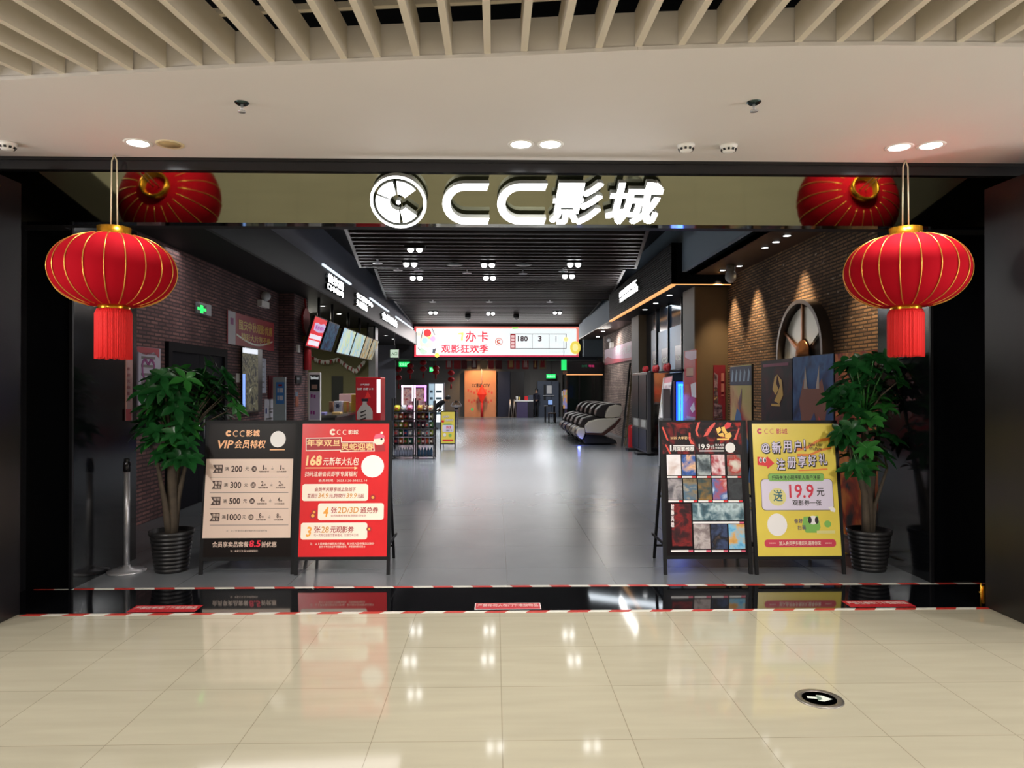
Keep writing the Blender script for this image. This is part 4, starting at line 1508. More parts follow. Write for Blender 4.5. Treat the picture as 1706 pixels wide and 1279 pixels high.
# ================================================================== LEFT SIDE OF THE HALL
CA = (200, 480, 240 / 1279)
CB = (420, 430, 240 / 1462)
CE = (440, 560, 100 / 799)
C3B = (480, 590, 180 / 1706)
C4B = (620, 580, 160 / 1077)
wl = left_wall(LW + 0.002, CA)
wb = left_wall(LW, CB)
we = left_wall(LW, CE)


def at_uv(pn, x, y, h=0):
    return pn.at(*pn.uv(x, y), h)


# green cross light
root = thing('first_aid_light', 'glowing green cross light box high on left brick wall', 'sign', tuple(at_uv(wl, 722, 185)))
b = MB(); wl.slab(b, 668, 120, 775, 250, 0.06, mat('pale_case', '#9aa0a8', 0.4)); b.build('case', root, bevel=0.004)
f = wl.shift(0.061); f.crop = CA
b = MB()
f.rect(b, 682, 134, 768, 236, mat('sign_face_dark', '#0d1a12', 0.3), 0)
u0, v0, u1, v1 = f.uvrect(686, 140, 764, 232)
w, h = u1 - u0, v1 - v0
M_GREEN = mat('green_light', '#28e860', 0.5, emit=1.6)
f.urect(b, u0 + w * .34, v0, u1 - w * .34, v1, M_GREEN, 1)
f.urect(b, u0, v0 + h * .34, u1, v1 - h * .34, M_GREEN, 1)
b.build('cross', root)
# emergency twin light
root = thing('emergency_light', 'white emergency lamp box on brick wall right of red banner', 'light', tuple(at_uv(wb, 92, 440)))
b = MB(); wb.slab(b, 52, 420, 132, 512, 0.08, WHITE); b.build('battery_box', root, bevel=0.006)
b = MB(); c = at_uv(wb, 98, 388, 0.07); b.ball(c, 0.09, mat('lamp_glass', '#d8dade', 0.15), 14, 8); b.build('lamp_head', root)
# dark double door
u0, v0, u1, v1 = wl.uvrect(400, 470, 925, 900)
root = thing('side_door', 'dark doorway in the left brick wall behind the plant', 'door', tuple(wl.at((u0 + u1) / 2, 0)))
M_DOORF = mat('door_frame_dark', '#1c1b1e', 0.7, spec=0.15)
b = MB()
wl.uslab(b, u0, 0, u0 + 0.10, v1, 0.05, M_DOORF); wl.uslab(b, u1 - 0.10, 0, u1, v1, 0.05, M_DOORF); wl.uslab(b, u0 + .1, v1 - 0.12, u1 - .1, v1, 0.05, M_DOORF)
b.build('door_frame', root)
um = (u0 + u1) / 2
for q0, q1 in ((u0 + .1, um - 0.005), (um + 0.005, u1 - .1)):
    b = MB(); wl.uslab(b, q0, 0.01, q1, v1 - 0.12, 0.02, mat('door_leaf_dark', '#10111a', 0.7, spec=0.15)); lf = b.build('door_leaf', root)
    hx = q1 - 0.08 if q0 < um - 0.1 else q0 + 0.08
    b = MB(); b.tube([wl.at(hx, 0.9, 0.06), wl.at(hx, 1.3, 0.06)], 0.012, STEEL, 8); b.build('door_handle', lf)
# notice board with ribbon
root_o = MB()
M_NOT = mat('notice_lilac_white', '#b9b3c4', 0.5)
wl.slab(root_o, 150, 515, 345, 1030, 0.02, M_NOT)
nb_ = root_o.build('notice_board')
tag(nb_, 'tall white notice board with purple ribbon print on left brick wall', 'notice board')
b = MB()
f = wl.shift(0.021); f.crop = CA
u0, v0, u1, v1 = f.uvrect(150, 515, 345, 1030)
f.poly(b, [(u0, v1), (u1, v1), (u1, v1 - .12), (u0 + (u1 - u0) * .75, v1 - .05), (u0 + (u1 - u0) * .4, v1 - .09), (u0, v1 - .06)], mat('notice_red', '#a83040', 0.5), 1, True)
f.text(b, '疫情防控', 190, 568, 316, 596, mat('ink_red_brown', '#6c2c38', 0.5), 1, 0.01)
f.text(b, '温馨提示', 228, 618, 296, 636, MATS['ink_red_brown'], 1, 0.01)
M_PUR = mat('purple_print', '#8c2c78', 0.5)
cu, cv = f.uv(250, 745)
for sgnx in (-1, 1):
    pts = [(cu + sgnx * .02, cv - .17), (cu + sgnx * .14, cv - .02), (cu + sgnx * .15, cv + .10), (cu + sgnx * .08, cv + .16), (cu, cv + .09)]
    for i in range(len(pts) - 1):
        b.bar(f.at(*pts[i], 0.002), f.at(*pts[i + 1], 0.002), 0.035, 0.003, M_PUR, up=f.n)
b.bar(f.at(cu - .17, cv - .19, 0.002), f.at(cu + .12, cv - .10, 0.002), 0.04, 0.003, M_PUR, up=f.n)
for k in range(5):
    f.urect(b, u0 + 0.1, v0 + 0.15 + k * 0.10, u1 - 0.1, v0 + 0.18 + k * 0.10, GREYINK, 1)
b.build('print', nb_)
# narrow red hanging banner on black glass
g = left_wall(-3.41, CA)
b = MB(); g.slab(b, 50, 600, 98, 1172, 0.012, mat('banner_pink', '#d8a8a4', 0.5)); o = b.build('hanging_banner'); tag(o, 'narrow pale pink banner with red foot on the left black glass', 'banner')
f = g.shift(0.013); f.crop = CA
b = MB(); f.rect(b, 50, 1075, 98, 1172, RED, 1)
for i, ch in enumerate('欢迎光临影城'):
    f.text(b, ch, 60, 700 + i * 55, 88, 730 + i * 55, DRED, 1, 0.01)
b.build('print', o)
# red horizontal banner
px = lambda x, y, c: (c[0] + x * c[2], c[1] + y * c[2])
w0 = left_wall(LW + 0.01)
q = [w0.uv(*p_) for p_ in ((384, 574), (455.3, 584.4), (453.6, 536.6), (378.3, 518.5))]
um, vb_, vt_ = [min(p_[0] for p_ in q), max(p_[0] for p_ in q)], (q[0][1] + q[1][1]) / 2, (q[2][1] + q[3][1]) / 2
b = MB(); w0.uslab(b, um[0], vb_, um[1], vt_, 0.012, mat('banner_red', '#b03038', 0.5)); o = b.build('wall_banner')
tag(o, 'red and gold wall banner with white left end on left brick wall', 'banner')
f = w0.shift(0.013)
b = MB(); L = um[1] - um[0]; Hh = vt_ - vb_
f.urect(b, um[0], vb_, um[0] + L * 0.14, vt_, mat('banner_white', '#c9c4cc', 0.5), 1)
f.urect(b, um[0] + L * .04, vt_ - Hh * .4, um[0] + L * .10, vt_ - Hh * .2, M_PUR, 2)
f.utext(b, '国庆中秋观影优惠', um[0] + L * .2, vb_ + Hh * .50, um[0] + L * .95, vb_ + Hh * .82, GOLDP, 2, 0.02)
f.utext(b, '精彩大片享不停', um[0] + L * .25, vb_ + Hh * .18, um[0] + L * .9, vb_ + Hh * .42, GOLDP, 2, 0.02)
f.poly(b, [(um[0] + L * (.16 + .8 * t), vb_ + Hh * (.30 - .22 * math.sin(PI * t))) for t in [i / 10 for i in range(11)]] + [(um[0] + L * (.96 - .8 * t), vb_ + Hh * (.36 - .22 * math.sin(PI * t))) for t in [i / 10 for i in range(11)]], M_CRE, 1, True)
b.build('print', o)
# lit display
b = MB(); wl.slab(b, 1075, 520, 1232, 1095, 0.06, BLACK); o = b.build('light_box'); tag(o, 'tall glowing menu light box on brick wall below red banner', 'light box')
f = wl.shift(0.061); f.crop = CA
b = MB(); f.rect(b, 1086, 526, 1224, 1084, art('light_box_print', ['#16181c', '#2a2c2c', '#6c6850', '#1c1e22', '#b8b498'], 6.0, 0.5, 0.5), 0)
f.rect(b, 1088, 526, 1222, 590, mat('soft_white_light', '#e8eef8', 0.5, emit=0.9), 1)
f.rect(b, 1088, 760, 1110, 1060, mat('soft_blue_light', '#88b0ff', 0.5, emit=0.9), 1)
b.build('screen', o)
for (x0, y0, x1, y1, pn, nm, m, lab, cat) in (
    (1028, 755, 1055, 835, wl, 'switch_plate', WHITE, 'small white switch plate on brick wall right of the dark door', 'switch'),
    (1236, 618, 1290, 930, wl, 'notice_sheet', mat('paper_blue_white', '#b4b8c4', 0.6), 'tall white notice sheet right of the glowing menu light box', 'notice')):
    b = MB(); pn.slab(b, x0, y0, x1, y1, 0.012, m); o = b.build(nm); tag(o, lab, cat)
    if nm == 'notice_sheet':
        f = pn.shift(0.013); f.crop = CA
        b = MB()
        for k in range(6):
            f.rect(b, x0 + 8, y0 + 30 + k * 45, x1 - 8, y0 + 40 + k * 45, GREYINK, 1)
        b.build('print', o)
for (x0, y0, x1, y1, t, m, nm, lab, cat) in (
    (45, 520, 130, 830, 0.03, mat('maroon_board', '#5c1820', 0.5), 'wall_board', 'dark red board on brick wall left of the white and blue board', 'board'),
    (2, 838, 128, 1115, 0.01, mat('paper_white', '#c4c0c6', 0.6), 'notice_sheet', 'white paper notices below the dark red board', 'notice'),
    (130, 545, 295, 1130, 0.05, mat('board_pale_green', '#a4b0b0', 0.4), 'display_board', 'pale upright board with blue poster beside the brick pier', 'board')):
    pw = Panel((0, 13.6, 0), (1, 0, 0), (0, 0, 1), 0.002, CE) if nm == 'display_board' else we
    b = MB()
    if nm == 'display_board':
        uu = pw.uvrect(x0, y0, x1, y1); pw.uslab(b, uu[0], 0, uu[2], uu[3], t, m)
    else:
        pw.slab(b, x0, y0, x1, y1, t, m)
    o = b.build(nm); tag(o, lab, cat)
    f = pw.shift(t + 0.001); f.crop = CE
    b = MB()
    if nm == 'display_board':
        f.rect(b, 160, 610, 268, 900, mat('blue_print', '#4888d0', 0.4), 1)
        for i in range(3):
            for j in range(2):
                f.rect(b, 178 + i * 27, 690 + j * 100, 196 + i * 27, 750 + j * 100, WPRINT, 2)
        f.rect(b, 190, 640, 240, 665, DRED, 2)
        b.build('print', o)
    elif nm == 'notice_sheet':
        f.rect(b, 18, 960, 38, 1030, mat('blue_dark_print', '#2c3c78', 0.4), 1)
        f.rect(b, 65, 960, 120, 975, GREYINK, 1); f.rect(b, 70, 1000, 110, 1020, GREYINK, 1); f.rect(b, 20, 1090, 110, 1100, GREYINK, 1)
        b.build('print', o)
    else:
        b.bm.free()
wp = left_wall(-3.9, CE)
for (x0, y0, x1, y1, t, m, nm, lab, cat) in (
    (432, 110, 462, 215, 0.03, WHITE, 'thermostat', 'small white control box high on the brick pier', 'control'),
    (412, 520, 480, 632, 0.03, BLACKM, 'wall_plate', 'small black plate on the brick pier', 'plate'),
    (415, 742, 452, 935, 0.01, mat('tag_orange', '#8c4a30', 0.5), 'wall_tag', 'narrow orange and blue tag on the brick pier', 'tag')):
    b = MB(); wp.slab(b, x0, y0, x1, y1, t, m); o = b.build(nm); tag(o, lab, cat)
    if nm == 'wall_tag':
        f = wp.shift(t); f.crop = CE
        b = MB(); f.rect(b, 415, 742, 452, 800, mat('tag_blue', '#5c7080', 0.5), 1); b.build('upper_label', o)
    if nm == 'wall_plate':
        f = wp.shift(t); f.crop = CE
        b = MB(); f.rect(b, 436, 552, 470, 580, GREYM, 1); b.build('label_window', o)
# red chinese knot ornament on the pier
wk = left_wall(-3.9, CB)
root = thing('knot_ornament', 'red hanging knot ornament with gold clasp and long tails on brick pier', 'ornament', tuple(at_uv(wk, 530, 600)))
M_KNOT = mat('knot_red', '#b81820', 0.6)
b = MB(); cu, ct = wk.uv(530, 505); _, cbm = wk.uv(530, 790); hw_ = 0.29
n_ = 8
side = []
for i in range(n_ * 2 + 1):
    t = i / (n_ * 2)
    prof_ = math.sin(PI * (t ** 0.8)) ** 0.7 if 0 < t < 1 else 0.02
    side.append((hw_ * prof_ * (1.0 if i % 2 else 0.86), ct + (cbm - ct) * t))
q = [(cu + s_[0], s_[1]) for s_ in side] + [(cu - s_[0], s_[1]) for s_ in side[::-1]]
vs = [wk.at(u, v, 0.01) for u, v in q] + [wk.at(u, v, 0.05) for u, v in q]
n_q = len(q)
b.faces(vs, [tuple(range(n_q))[::-1], tuple(range(n_q, 2 * n_q))] + [(i, (i + 1) % n_q, (i + 1) % n_q + n_q, i + n_q) for i in range(n_q)], M_KNOT)
b.build('knot_body', root)
b = MB(); b.tube([wk.at(cu, ct, 0.03), at_uv(wk, 522, 412, 0.03)], 0.02, M_KNOT, 6); b.build('loop', root)
b = MB(); _, v1 = wk.uv(530, 795); _, v0 = wk.uv(530, 838); wk.uslab(b, cu - 0.14, v0, cu + 0.14, v1, 0.06, GOLD); b.build('gold_clasp', root)
_, vend = wk.uv(545, 1135)
for i in range(2):
    b = MB(); b.tube([wk.at(cu - 0.06 + .12 * i, v0, 0.068), wk.at(cu - 0.06 + .12 * i, vend, 0.068)], [0.055, 0.06], M_KNOT, 8); b.build('tail', root)

# ---- menu screens under the fascia
X1, X2 = -3.54, -3.74
SCR = [(14.3, 15.35, 'red', 'red promotion screen, nearest of the hanging menu screens'), (15.5, 16.55, 'dark', 'dark film trailer screen, second of the hanging menu screens'),
       (17.05, 18.5, 'pale', 'pale blue food menu screen, third from the entrance'), (18.6, 19.9, 'pale', 'pale blue food menu screen, fourth from the entrance'),
       (20.0, 21.0, 'tan', 'tan food menu screen, fifth from the entrance'), (21.1, 22.1, 'tan', 'tan food menu screen, farthest from the entrance')]
zt_, zb_ = 3.05, 2.44
for y0, y1, k, lab in SCR:
    root = thing('menu_screen', lab, 'screen', (X1, (y0 + y1) / 2, zt_), 'menu screens under the left fascia')
    sp_ = Panel((X2, y0, zb_), (0, 1, 0), (X1 - X2, 0, zt_ - zb_), 0.003)
    L, Hh = y1 - y0, (Vector((X1, 0, zt_)) - Vector((X2, 0, zb_))).length
    b = MB(); sp_.uslab(b, 0, 0, L, Hh, 0.0, BLACK, 0.05); b.build('housing', root)
    b = MB()
    m = {'red': mat('screen_red', '#e03038', 0.3, emit=0.8), 'dark': art('screen_trailer', ['#10141c', '#1c2c4c', '#2c5c78', '#14161c'], 4.0, 0.5, 1.5), 'pale': art('screen_pale', ['#b8d0d8', '#a0c4e8', '#c8dcc8', '#c8d8a0', '#88a8e0'], 3.0, 0.75, 1.0),
         'tan': art('screen_tan', ['#8c7040', '#c8b078', '#b0b8b0', '#6c5c3c'], 4.0, 0.6, 1.0)}[k]
    sp_.urect(b, 0.02, 0.02, L - 0.02, Hh - 0.02, m, 1)
    if k == 'red':
        mw = mat('screen_white', '#eeeaf4', 0.3, emit=0.8)
        sp_.urect(b, 0.1, 0.05, L - 0.1, 0.15, mw, 2); sp_.urect(b, 0.06, 0.18, L - 0.06, 0.27, mw, 2)
        sp_.poly(b, [(0.15, 0.5), (0.35, 0.52), (0.6, 0.5), (0.85, 0.54), (1.05, 0.5), (1.0, 0.36), (0.6, 0.33), (0.2, 0.36)], mat('screen_lilac', '#c8b8e0', 0.3, emit=0.8), 2, True)
        sp_.utext(b, '新春福利', 0.25, 0.38, 0.95, 0.47, mat('screen_magenta', '#b03890', 0.3, emit=0.6), 3, 0.02)
    b.build('screen', root)
    b = MB(); b.tube([(X1 - 0.06, (y0 + y1) / 2, zt_ - 0.02), (X1 - 0.06, (y0 + y1) / 2, 3.46)], 0.03, BLACK, 8); b.build('hanging_pole', root)
# dark service door in the end wall of the snack bar
fdv = Panel((0, 22.39, 0), (1, 0, 0), (0, 0, 1), 0.003, C3B)
uu = fdv.uvrect(690, 345, 865, 640)
root = thing('service_door', 'dark service door in the olive end wall of the snack bar', 'door', tuple(fdv.at((uu[0] + uu[2]) / 2, 0)))
b = MB(); fdv.uslab(b, uu[0], 0, uu[2], uu[3], 0.03, mat('service_door_grey', '#2c302e', 0.5)); b.build('door_leaf', root)
b = MB(); fdv.uslab(b, uu[2] - .12, 1.0, uu[2] - .08, 1.15, 0.06, STEEL); b.build('door_handle', root)
# light grey post of the snack bar
b = MB(); b.box((-3.82, 21.9, 0), (-3.62, 22.4, 3.46), mat('post_pale_grey', '#9a9ea4', 0.4)); struct('wall_left.009', b, 'pale grey post at the end of the snack bar', 'column')
# soffit downlights
for (x, y), lab in (((537.7, 509.6), 'nearest small downlight in the snack bar soffit'), ((565, 522.7), 'second small downlight in the snack bar soffit'), ((643, 559), 'small downlight in the soffit beyond the grey post'), ((655, 564.6), 'farthest small downlight in the left soffit')):
    p_ = P(x, y, Z=3.455)
    b = MB(); b.lathe([(0.05, 3.452), (0.055, 3.46)], LEDW, 16, (p_.x, p_.y, 0)); b.lathe([(0.052, 3.450), (0.075, 3.452), (0.078, 3.462)], WHITE, 16, (p_.x, p_.y, 0), caps=False); o = b.build('downlight'); tag(o, lab, 'light', 'small downlights in the left soffit')
# glowing channel letters on the left fascia
fz = left_wall(LFX, (520, 440, 160 / 1705))
fz.crop = (520, 440, 160 / 1705)
SW2 = mat('fascia_letter_light', '#ffffff', 0.5, emit=3.0)


def fascia_sign(pn, rows, lab, bold=0.02):
    root = None
    for (txt, quad) in rows:
        (xa, ya), (xb, yb), (xc, yc), (xd, yd) = quad     # TL TR BR BL
        q = [pn.uv(*p_) for p_ in quad]
        u0, u1 = (q[0][0] + q[3][0]) / 2, (q[1][0] + q[2][0]) / 2
        v1, v0 = (q[0][1] + q[1][1]) / 2, (q[2][1] + q[3][1]) / 2
        if root is None:
            root = thing('fascia_sign', lab, 'sign', tuple(pn.at((u0 + u1) / 2, v0)))
        vs, fs, w, h = text_polys(txt, bold)
        b = MB()
        top = [pn.at(u0 + a / w * (u1 - u0), v0 + c / h * (v1 - v0), 0.05) for a, c, _ in vs]
        b.faces(top, fs, SW2)
        bm = bmesh.new()
        bv = [bm.verts.new(p_) for p_ in top]
        for f_ in fs:
            try:
                bm.faces.new([bv[k] for k in f_])
            except ValueError:
                pass
        for e in bm.edges:
            if len(e.link_faces) == 1:
                a, c = e.verts[0].co, e.verts[1].co
                b.faces([a, c, c - pn.n * 0.05, a - pn.n * 0.05], [(0, 1, 2, 3)], M_RET)
        bm.free()
        b.build('lettering', root)


fascia_sign(fz, [('佳饮厨', [(230, 145), (520, 330), (520, 450), (240, 345)]), ('口木咖啡', [(235, 350), (520, 480), (520, 610), (235, 440)])], 'nearest glowing white letter sign on the left fascia', 0.035)
fascia_sign(fz, [('去口服务中心', [(750, 495), (1045, 680), (1045, 775), (755, 590)]), ('头等票务', [(750, 600), (950, 740), (950, 850), (755, 740)])], 'middle glowing white letter sign on the left fascia', 0.04)
fascia_sign(fz, [('会员服务', [(1210, 845), (1490, 990), (1490, 1130), (1215, 980)])], 'farthest glowing white letter sign on the left fascia', 0.06)
# small lit sign box
p_ = P(657, 589, Y=24.0)
root = thing('lit_sign', 'small lit white sign box hanging beyond the grey post', 'sign', tuple(p_))
b = MB(); b.box((p_.x - 0.14, 23.97, p_.z - 0.15), (p_.x + 0.14, 24.05, p_.z + 0.15), BLACK); b.build('case', root)
f = front_plane(23.965); b = MB(); f.urect(b, p_.x - .13, p_.z - .13, p_.x + .13, p_.z + .13, mat('pale_green_light', '#d0e8d0', 0.4, emit=0.8), 0); f.utext(b, '入口', p_.x - .10, p_.z - .06, p_.x + .10, p_.z + .06, mat('dark_green_ink', '#2c5038', 0.5), 1, 0.02); b.build('face', root)
b = MB(); b.tube([(p_.x, 24.01, p_.z + 0.15), (p_.x, 24.01, 3.46)], 0.012, BLACK, 6); b.build('hanging_rod', root)
# garland
wg = Panel((0, 22.2, 0), (1, 0, 0), (0, 0, 1), 0.003, C3B)
pts = [(375, 30), (480, 85), (570, 100), (650, 92), (790, 55), (870, 120), (930, 175), (990, 195), (1040, 240), (1100, 225), (1140, 160), (1210, 95)]
root = thing('garland', 'string of small white and red pennants across the snack bar', 'garland', tuple(at_uv(wg, 790, 55)))
b = MB(); b.tube([at_uv(wg, *p_) for p_ in pts], 0.01, WHITE, 5); b.build('string', root)
for i in range(len(pts) - 1):
    for k in range(3):
        t = (k + 0.5) / 3
        u, v = wg.uv(pts[i][0] + (pts[i + 1][0] - pts[i][0]) * t, pts[i][1] + (pts[i + 1][1] - pts[i][1]) * t)
        b = MB()
        vs = [wg.at(u - .05, v, 0), wg.at(u + .05, v, 0), wg.at(u + 0.01, v - .14, 0.02), wg.at(u - .05, v, 0.006), wg.at(u + .05, v, 0.006), wg.at(u + 0.01, v - .14, 0.026)]
        b.faces(vs, [(0, 2, 1), (3, 4, 5), (0, 1, 4, 3), (1, 2, 5, 4), (2, 0, 3, 5)], WPRINT if (i * 3 + k) % 3 else DRED)
        b.build('pennant', root)

# ---- snack counter
M_CTR = mat('counter_dark', '#2a2625', 0.4)
root = thing('snack_counter', 'dark snack bar counter behind the two left poster stands', 'counter', (-3.6, 18, 0))
b = MB(); b.box((-3.95, 15.2, 0), (-3.35, 21.8, 1.0), M_CTR); b.build('counter_body', root)
b = MB(); b.box((-4.0, 15.15, 1.0), (-3.3, 21.85, 1.05), mat('counter_top', '#4a4642', 0.2)); b.build('counter_top', root)
CT = 1.05


def on_counter(name, x0, x1, y0, y1, Yd, m, lab, cat, ztop=None, extra=None):
    a, c = P(x0, y1, Y=Yd), P(x1, y0, Y=Yd)
    b = MB(); b.box((a.x, Yd, CT), (c.x, Yd + 0.25, max(CT + .05, c.z)), m)
    o = b.build(name, bevel=0.01); tag(o, lab, cat)
    return o, a, c


on_counter('snack_box', 531, 541, 691, 699, 15.5, mat('box_violet', '#7c78b8', 0.5), 'small violet box on the near end of the snack counter', 'box')
on_counter('snack_box', 553, 567, 690, 699, 15.6, mat('box_tan', '#c8a468', 0.5), 'small tan box on the snack counter', 'box')
o, a, c = on_counter('gift_box', 556, 569, 668, 684, 16.9, mat('box_pale_blue', '#a8aab8', 0.5), 'pale box with dark blue star on the snack counter', 'box')
f = front_plane(16.9); b = MB()
cx_, cz_ = (a.x + c.x) / 2, (CT + c.z) / 2 + 0.02
f.poly(b, [(cx_ + (.075 if k % 2 == 0 else .035) * math.cos(PI * k / 6), cz_ + (.075 if k % 2 == 0 else .035) * math.sin(PI * k / 6)) for k in range(12)], mat('box_navy', '#28304c', 0.5), 1, True); b.build('star', o)
on_counter('snack_box', 548, 554.5, 669, 684, 17.1, mat('box_brown', '#8c6450', 0.5), 'brown box left of the star box on snack counter', 'box')
on_counter('snack_box', 571, 577.5, 669, 684, 17.1, mat('box_yellow', '#d0b860', 0.5), 'yellow box right of the star box on snack counter', 'box')
on_counter('snack_box', 580, 585, 670, 684, 17.7, mat('box_cream', '#d8c8b8', 0.5), 'cream box between the yellow box and bottle box', 'box')
on_counter('snack_box', 585, 593, 657, 684, 17.6, mat('box_lime', '#c4c058', 0.5), 'tall lime and pink box beside the red drinks cooler', 'box')
on_counter('pink_display', 565, 593, 656, 672, 18.6, mat('box_pink', '#d8b0b8', 0.5), 'pink display tray on the snack counter behind the boxes', 'display tray')
# white framed promo screen standing at the counter end
root = thing('promo_display', 'white framed upright display at the near end of snack counter', 'display', (-3.85, 14.9, 0))
f = front_plane(15.0, C3B)
f = Panel((0, 14.95, 0), (1, 0, 0), (0, 0, 1), 0.003, C3B)
u0, v0, u1, v1 = f.uvrect(318, 288, 508, 1030)
b = MB(); f.uslab(b, u0, 0, u1, v1, 0, WHITE, 0.08); b.build('case', root, bevel=0.01)
b = MB(); f.rect(b, 340, 325, 500, 585, mat('promo_dark', '#1c2024', 0.3), 1); f.poly(b, [(352, 340), (385, 360), (420, 350), (455, 365), (482, 350), (480, 400), (420, 395), (360, 400)], mat('promo_white', '#d8e0e0', 0.4, emit=0.3), 2)
f.rect(b, 370, 480, 460, 550, mat('promo_tan', '#987868', 0.4), 2); b.build('upper_screen', root)
b = MB(); f.rect(b, 340, 595, 500, 1030, mat('promo_lilac', '#b0a4b8', 0.4), 1)
for (x, y) in ((360, 630), (405, 640), (355, 890), (395, 895)):
    f.rect(b, x, y, x + 28, y + 55, mat('purple_print', '#8c2c78', 0.5), 2)
b.build('lower_poster', root)
# drinks cooler
root = thing('drinks_cooler', 'tall red drinks cooler with bottle picture standing by the snack counter', 'cooler', (-3.0, 17, 0))
f = Panel((0, 16.8, 0), (1, 0, 0), (0, 0, 1), 0.003, C3B)
u0, v0, u1, v1 = f.uvrect(1065, 360, 1400, 1030)
_, _, u2, _ = f.uvrect(1400, 360, 1460, 1030)
M_COOL = mat('cooler_red', '#b01c26', 0.3)
b = MB(); f.uslab(b, u0, 0, u2, v1, 0, M_COOL, 0.7); b.build('cabinet', root, bevel=0.01)
b = MB(); f.rect(b, 1402, 400, 1458, 925, mat('cooler_light', '#f4f8ff', 0.4, emit=1.5), 2); b.build('light_strip', root)
b = MB()
bp = [(1090, 1030), (1085, 920), (1130, 840), (1175, 790), (1185, 720), (1240, 720), (1245, 790), (1300, 830), (1335, 900), (1335, 1030)]
f.poly(b, bp, mat('bottle_pale', '#b0a8a0', 0.4), 1)
f.poly(b, [(1160, 700), (1265, 700), (1260, 745), (1165, 745)], mat('bottle_cap_dark', '#24202a', 0.4), 2)
f.poly(b, [(1255, 580), (1310, 680), (1205, 700)], mat('drop_red', '#e0302c', 0.4), 1)
for y in (890, 950, 1005):
    f.poly(b, [(1140, y + 20), (1225, y - 10), (1235, y + 5), (1150, y + 38)], INK, 3)
f.text(b, '大气磅礴', 1140, 465, 1285, 495, WPRINT, 2, 0.02)
f.text(b, '加糖 自糖 0卡', 1085, 530, 1345, 565, WPRINT, 2, 0.02)
b.build('front_print', root)

# ---- snack racks (shelving with bags and bottles)
C8 = (640, 640, 130 / 1279)
RYA = 16.5
fr = Panel((0, RYA, 0), (1, 0, 0), (0, 0, 1), 0.003, C8)
M_RK = mat('rack_black', '#16161a', 0.4)


def rack(xa, xb, ytop, lab):
    ua, _ = fr.uv(xa, 700)
    ub, vt = fr.uv(xb, ytop)
    root = thing('snack_rack', lab, 'rack', ((ua + ub) / 2, RYA + 0.2, 0))
    for x in (ua, ub):
        for y in (RYA, RYA + 0.42):
            b = MB(); b.box((x - 0.015, y - 0.015, 0.05), (x + 0.015, y + 0.015, vt), M_RK); b.build('post', root)
            b = MB(); b.ball((x, y, 0.025), 0.025, M_RK, 10, 6); b.build('caster', root)
    zs = []
    for py_ in (1180, 990, 855, 725, 585, 455):
        z = fr.uv(xa, py_)[1]
        zs.append(z)
        b = MB(); b.box((ua, RYA - 0.01, z - 0.012), (ub, RYA + 0.43, z + 0.004), M_RK); b.build('shelf', root)
    return ua, ub, zs


A0 = rack(135, 480, 230, 'black wheeled snack rack beside the red poster stand')
B0 = rack(518, 815, 270, 'black wheeled snack rack beside the small yellow stand')


def bag_mesh(w, h, d):
    vs, fs = [], []
    for j in range(5):
        t = j / 4
        for i in range(5):
            s_ = i / 4
            k = math.sin(PI * s_) * math.sin(PI * t)
            vs.append(((s_ - .5) * w * (1 - .08 * math.sin(PI * t)), -d / 2 * k, t * h))
    m_ = len(vs)
    vs += [(x, -y, z) for x, y, z in vs]
    for j in range(4):
        for i in range(4):
            a = j * 5 + i
            fs.append((a, a + 1, a + 6, a + 5))
            fs.append((m_ + a, m_ + a + 5, m_ + a + 6, m_ + a + 1))
    return vs, fs


BAGC = {'yellow': '#d8c83c', 'silver': '#b4b4bc', 'pink': '#d88cb0', 'cream': '#e0cfae', 'orange': '#d86c38', 'brown': '#6c4c3a', 'gold': '#b8943c', 'grey': '#6c6c6c', 'green': '#4a7c3c', 'lime': '#a0a848', 'blue': '#2c5c98', 'plum': '#5c4458', 'rose': '#c4949c', 'khaki': '#8c8860', 'white': '#d8dae0', 'black': '#242428', 'red': '#a83030', 'teal': '#2c7068'}
RORD = ['bottom', 'second lowest', 'third lowest', 'fourth lowest', 'second highest', 'top']
ROWA = {5: ['yellow', 'silver', 'pink'], 4: ['cream', 'orange', 'brown', 'rose'], 3: ['khaki', 'lime', 'gold', 'grey'], 2: ['rose', 'green', 'blue', 'white'], 1: ['plum', 'orange', 'green', 'teal']}
ROWB = {5: ['gold', 'brown', 'cream'], 4: ['brown', 'gold', 'black', 'khaki'], 3: ['grey', 'plum', 'white', 'green'], 2: ['khaki', 'silver', 'white', 'lime'], 1: ['green', 'red', 'orange', 'brown']}
for (ua, ub, zs), rows_, rk in ((A0, ROWA, 'the rack beside the red stand'), (B0, ROWB, 'the rack beside the small yellow stand')):
    for r_, cols in rows_.items():
        w_ = (ub - ua - 0.04) / len(cols)
        for i, cn in enumerate(cols):
            vs, fs = bag_mesh(w_ * 0.95, 0.15, 0.12)
            b = MB()
            loc = Vector((ua + 0.02 + w_ * (i + .5), RYA + 0.09, zs[r_] + 0.005))
            b.faces([Vector(v) + loc for v in vs], fs, mat('bag_' + cn, BAGC[cn], 0.35), True)
            pl = Panel(loc + Vector((0, -0.064, 0.03)), (1, 0, 0), (0, 0, 1), 0.001)
            pl.urect(b, -w_ * .2, 0.02, w_ * .2, 0.06, mat('bag_label_' + ('pale' if i % 2 else 'red'), '#e8e0d0' if i % 2 else '#b03030', 0.4), 0)
            o = b.build('snack_bag', loc=loc)
            tag(o, '%s snack bag on the %s shelf of %s' % (cn, RORD[r_], rk), 'snack bag', 'snack bags on the wheeled racks')
M_WAT = mat('bottle_clear', '#9aa0b4', 0.15)
M_BLU = mat('bottle_blue', '#2c4c68', 0.2)
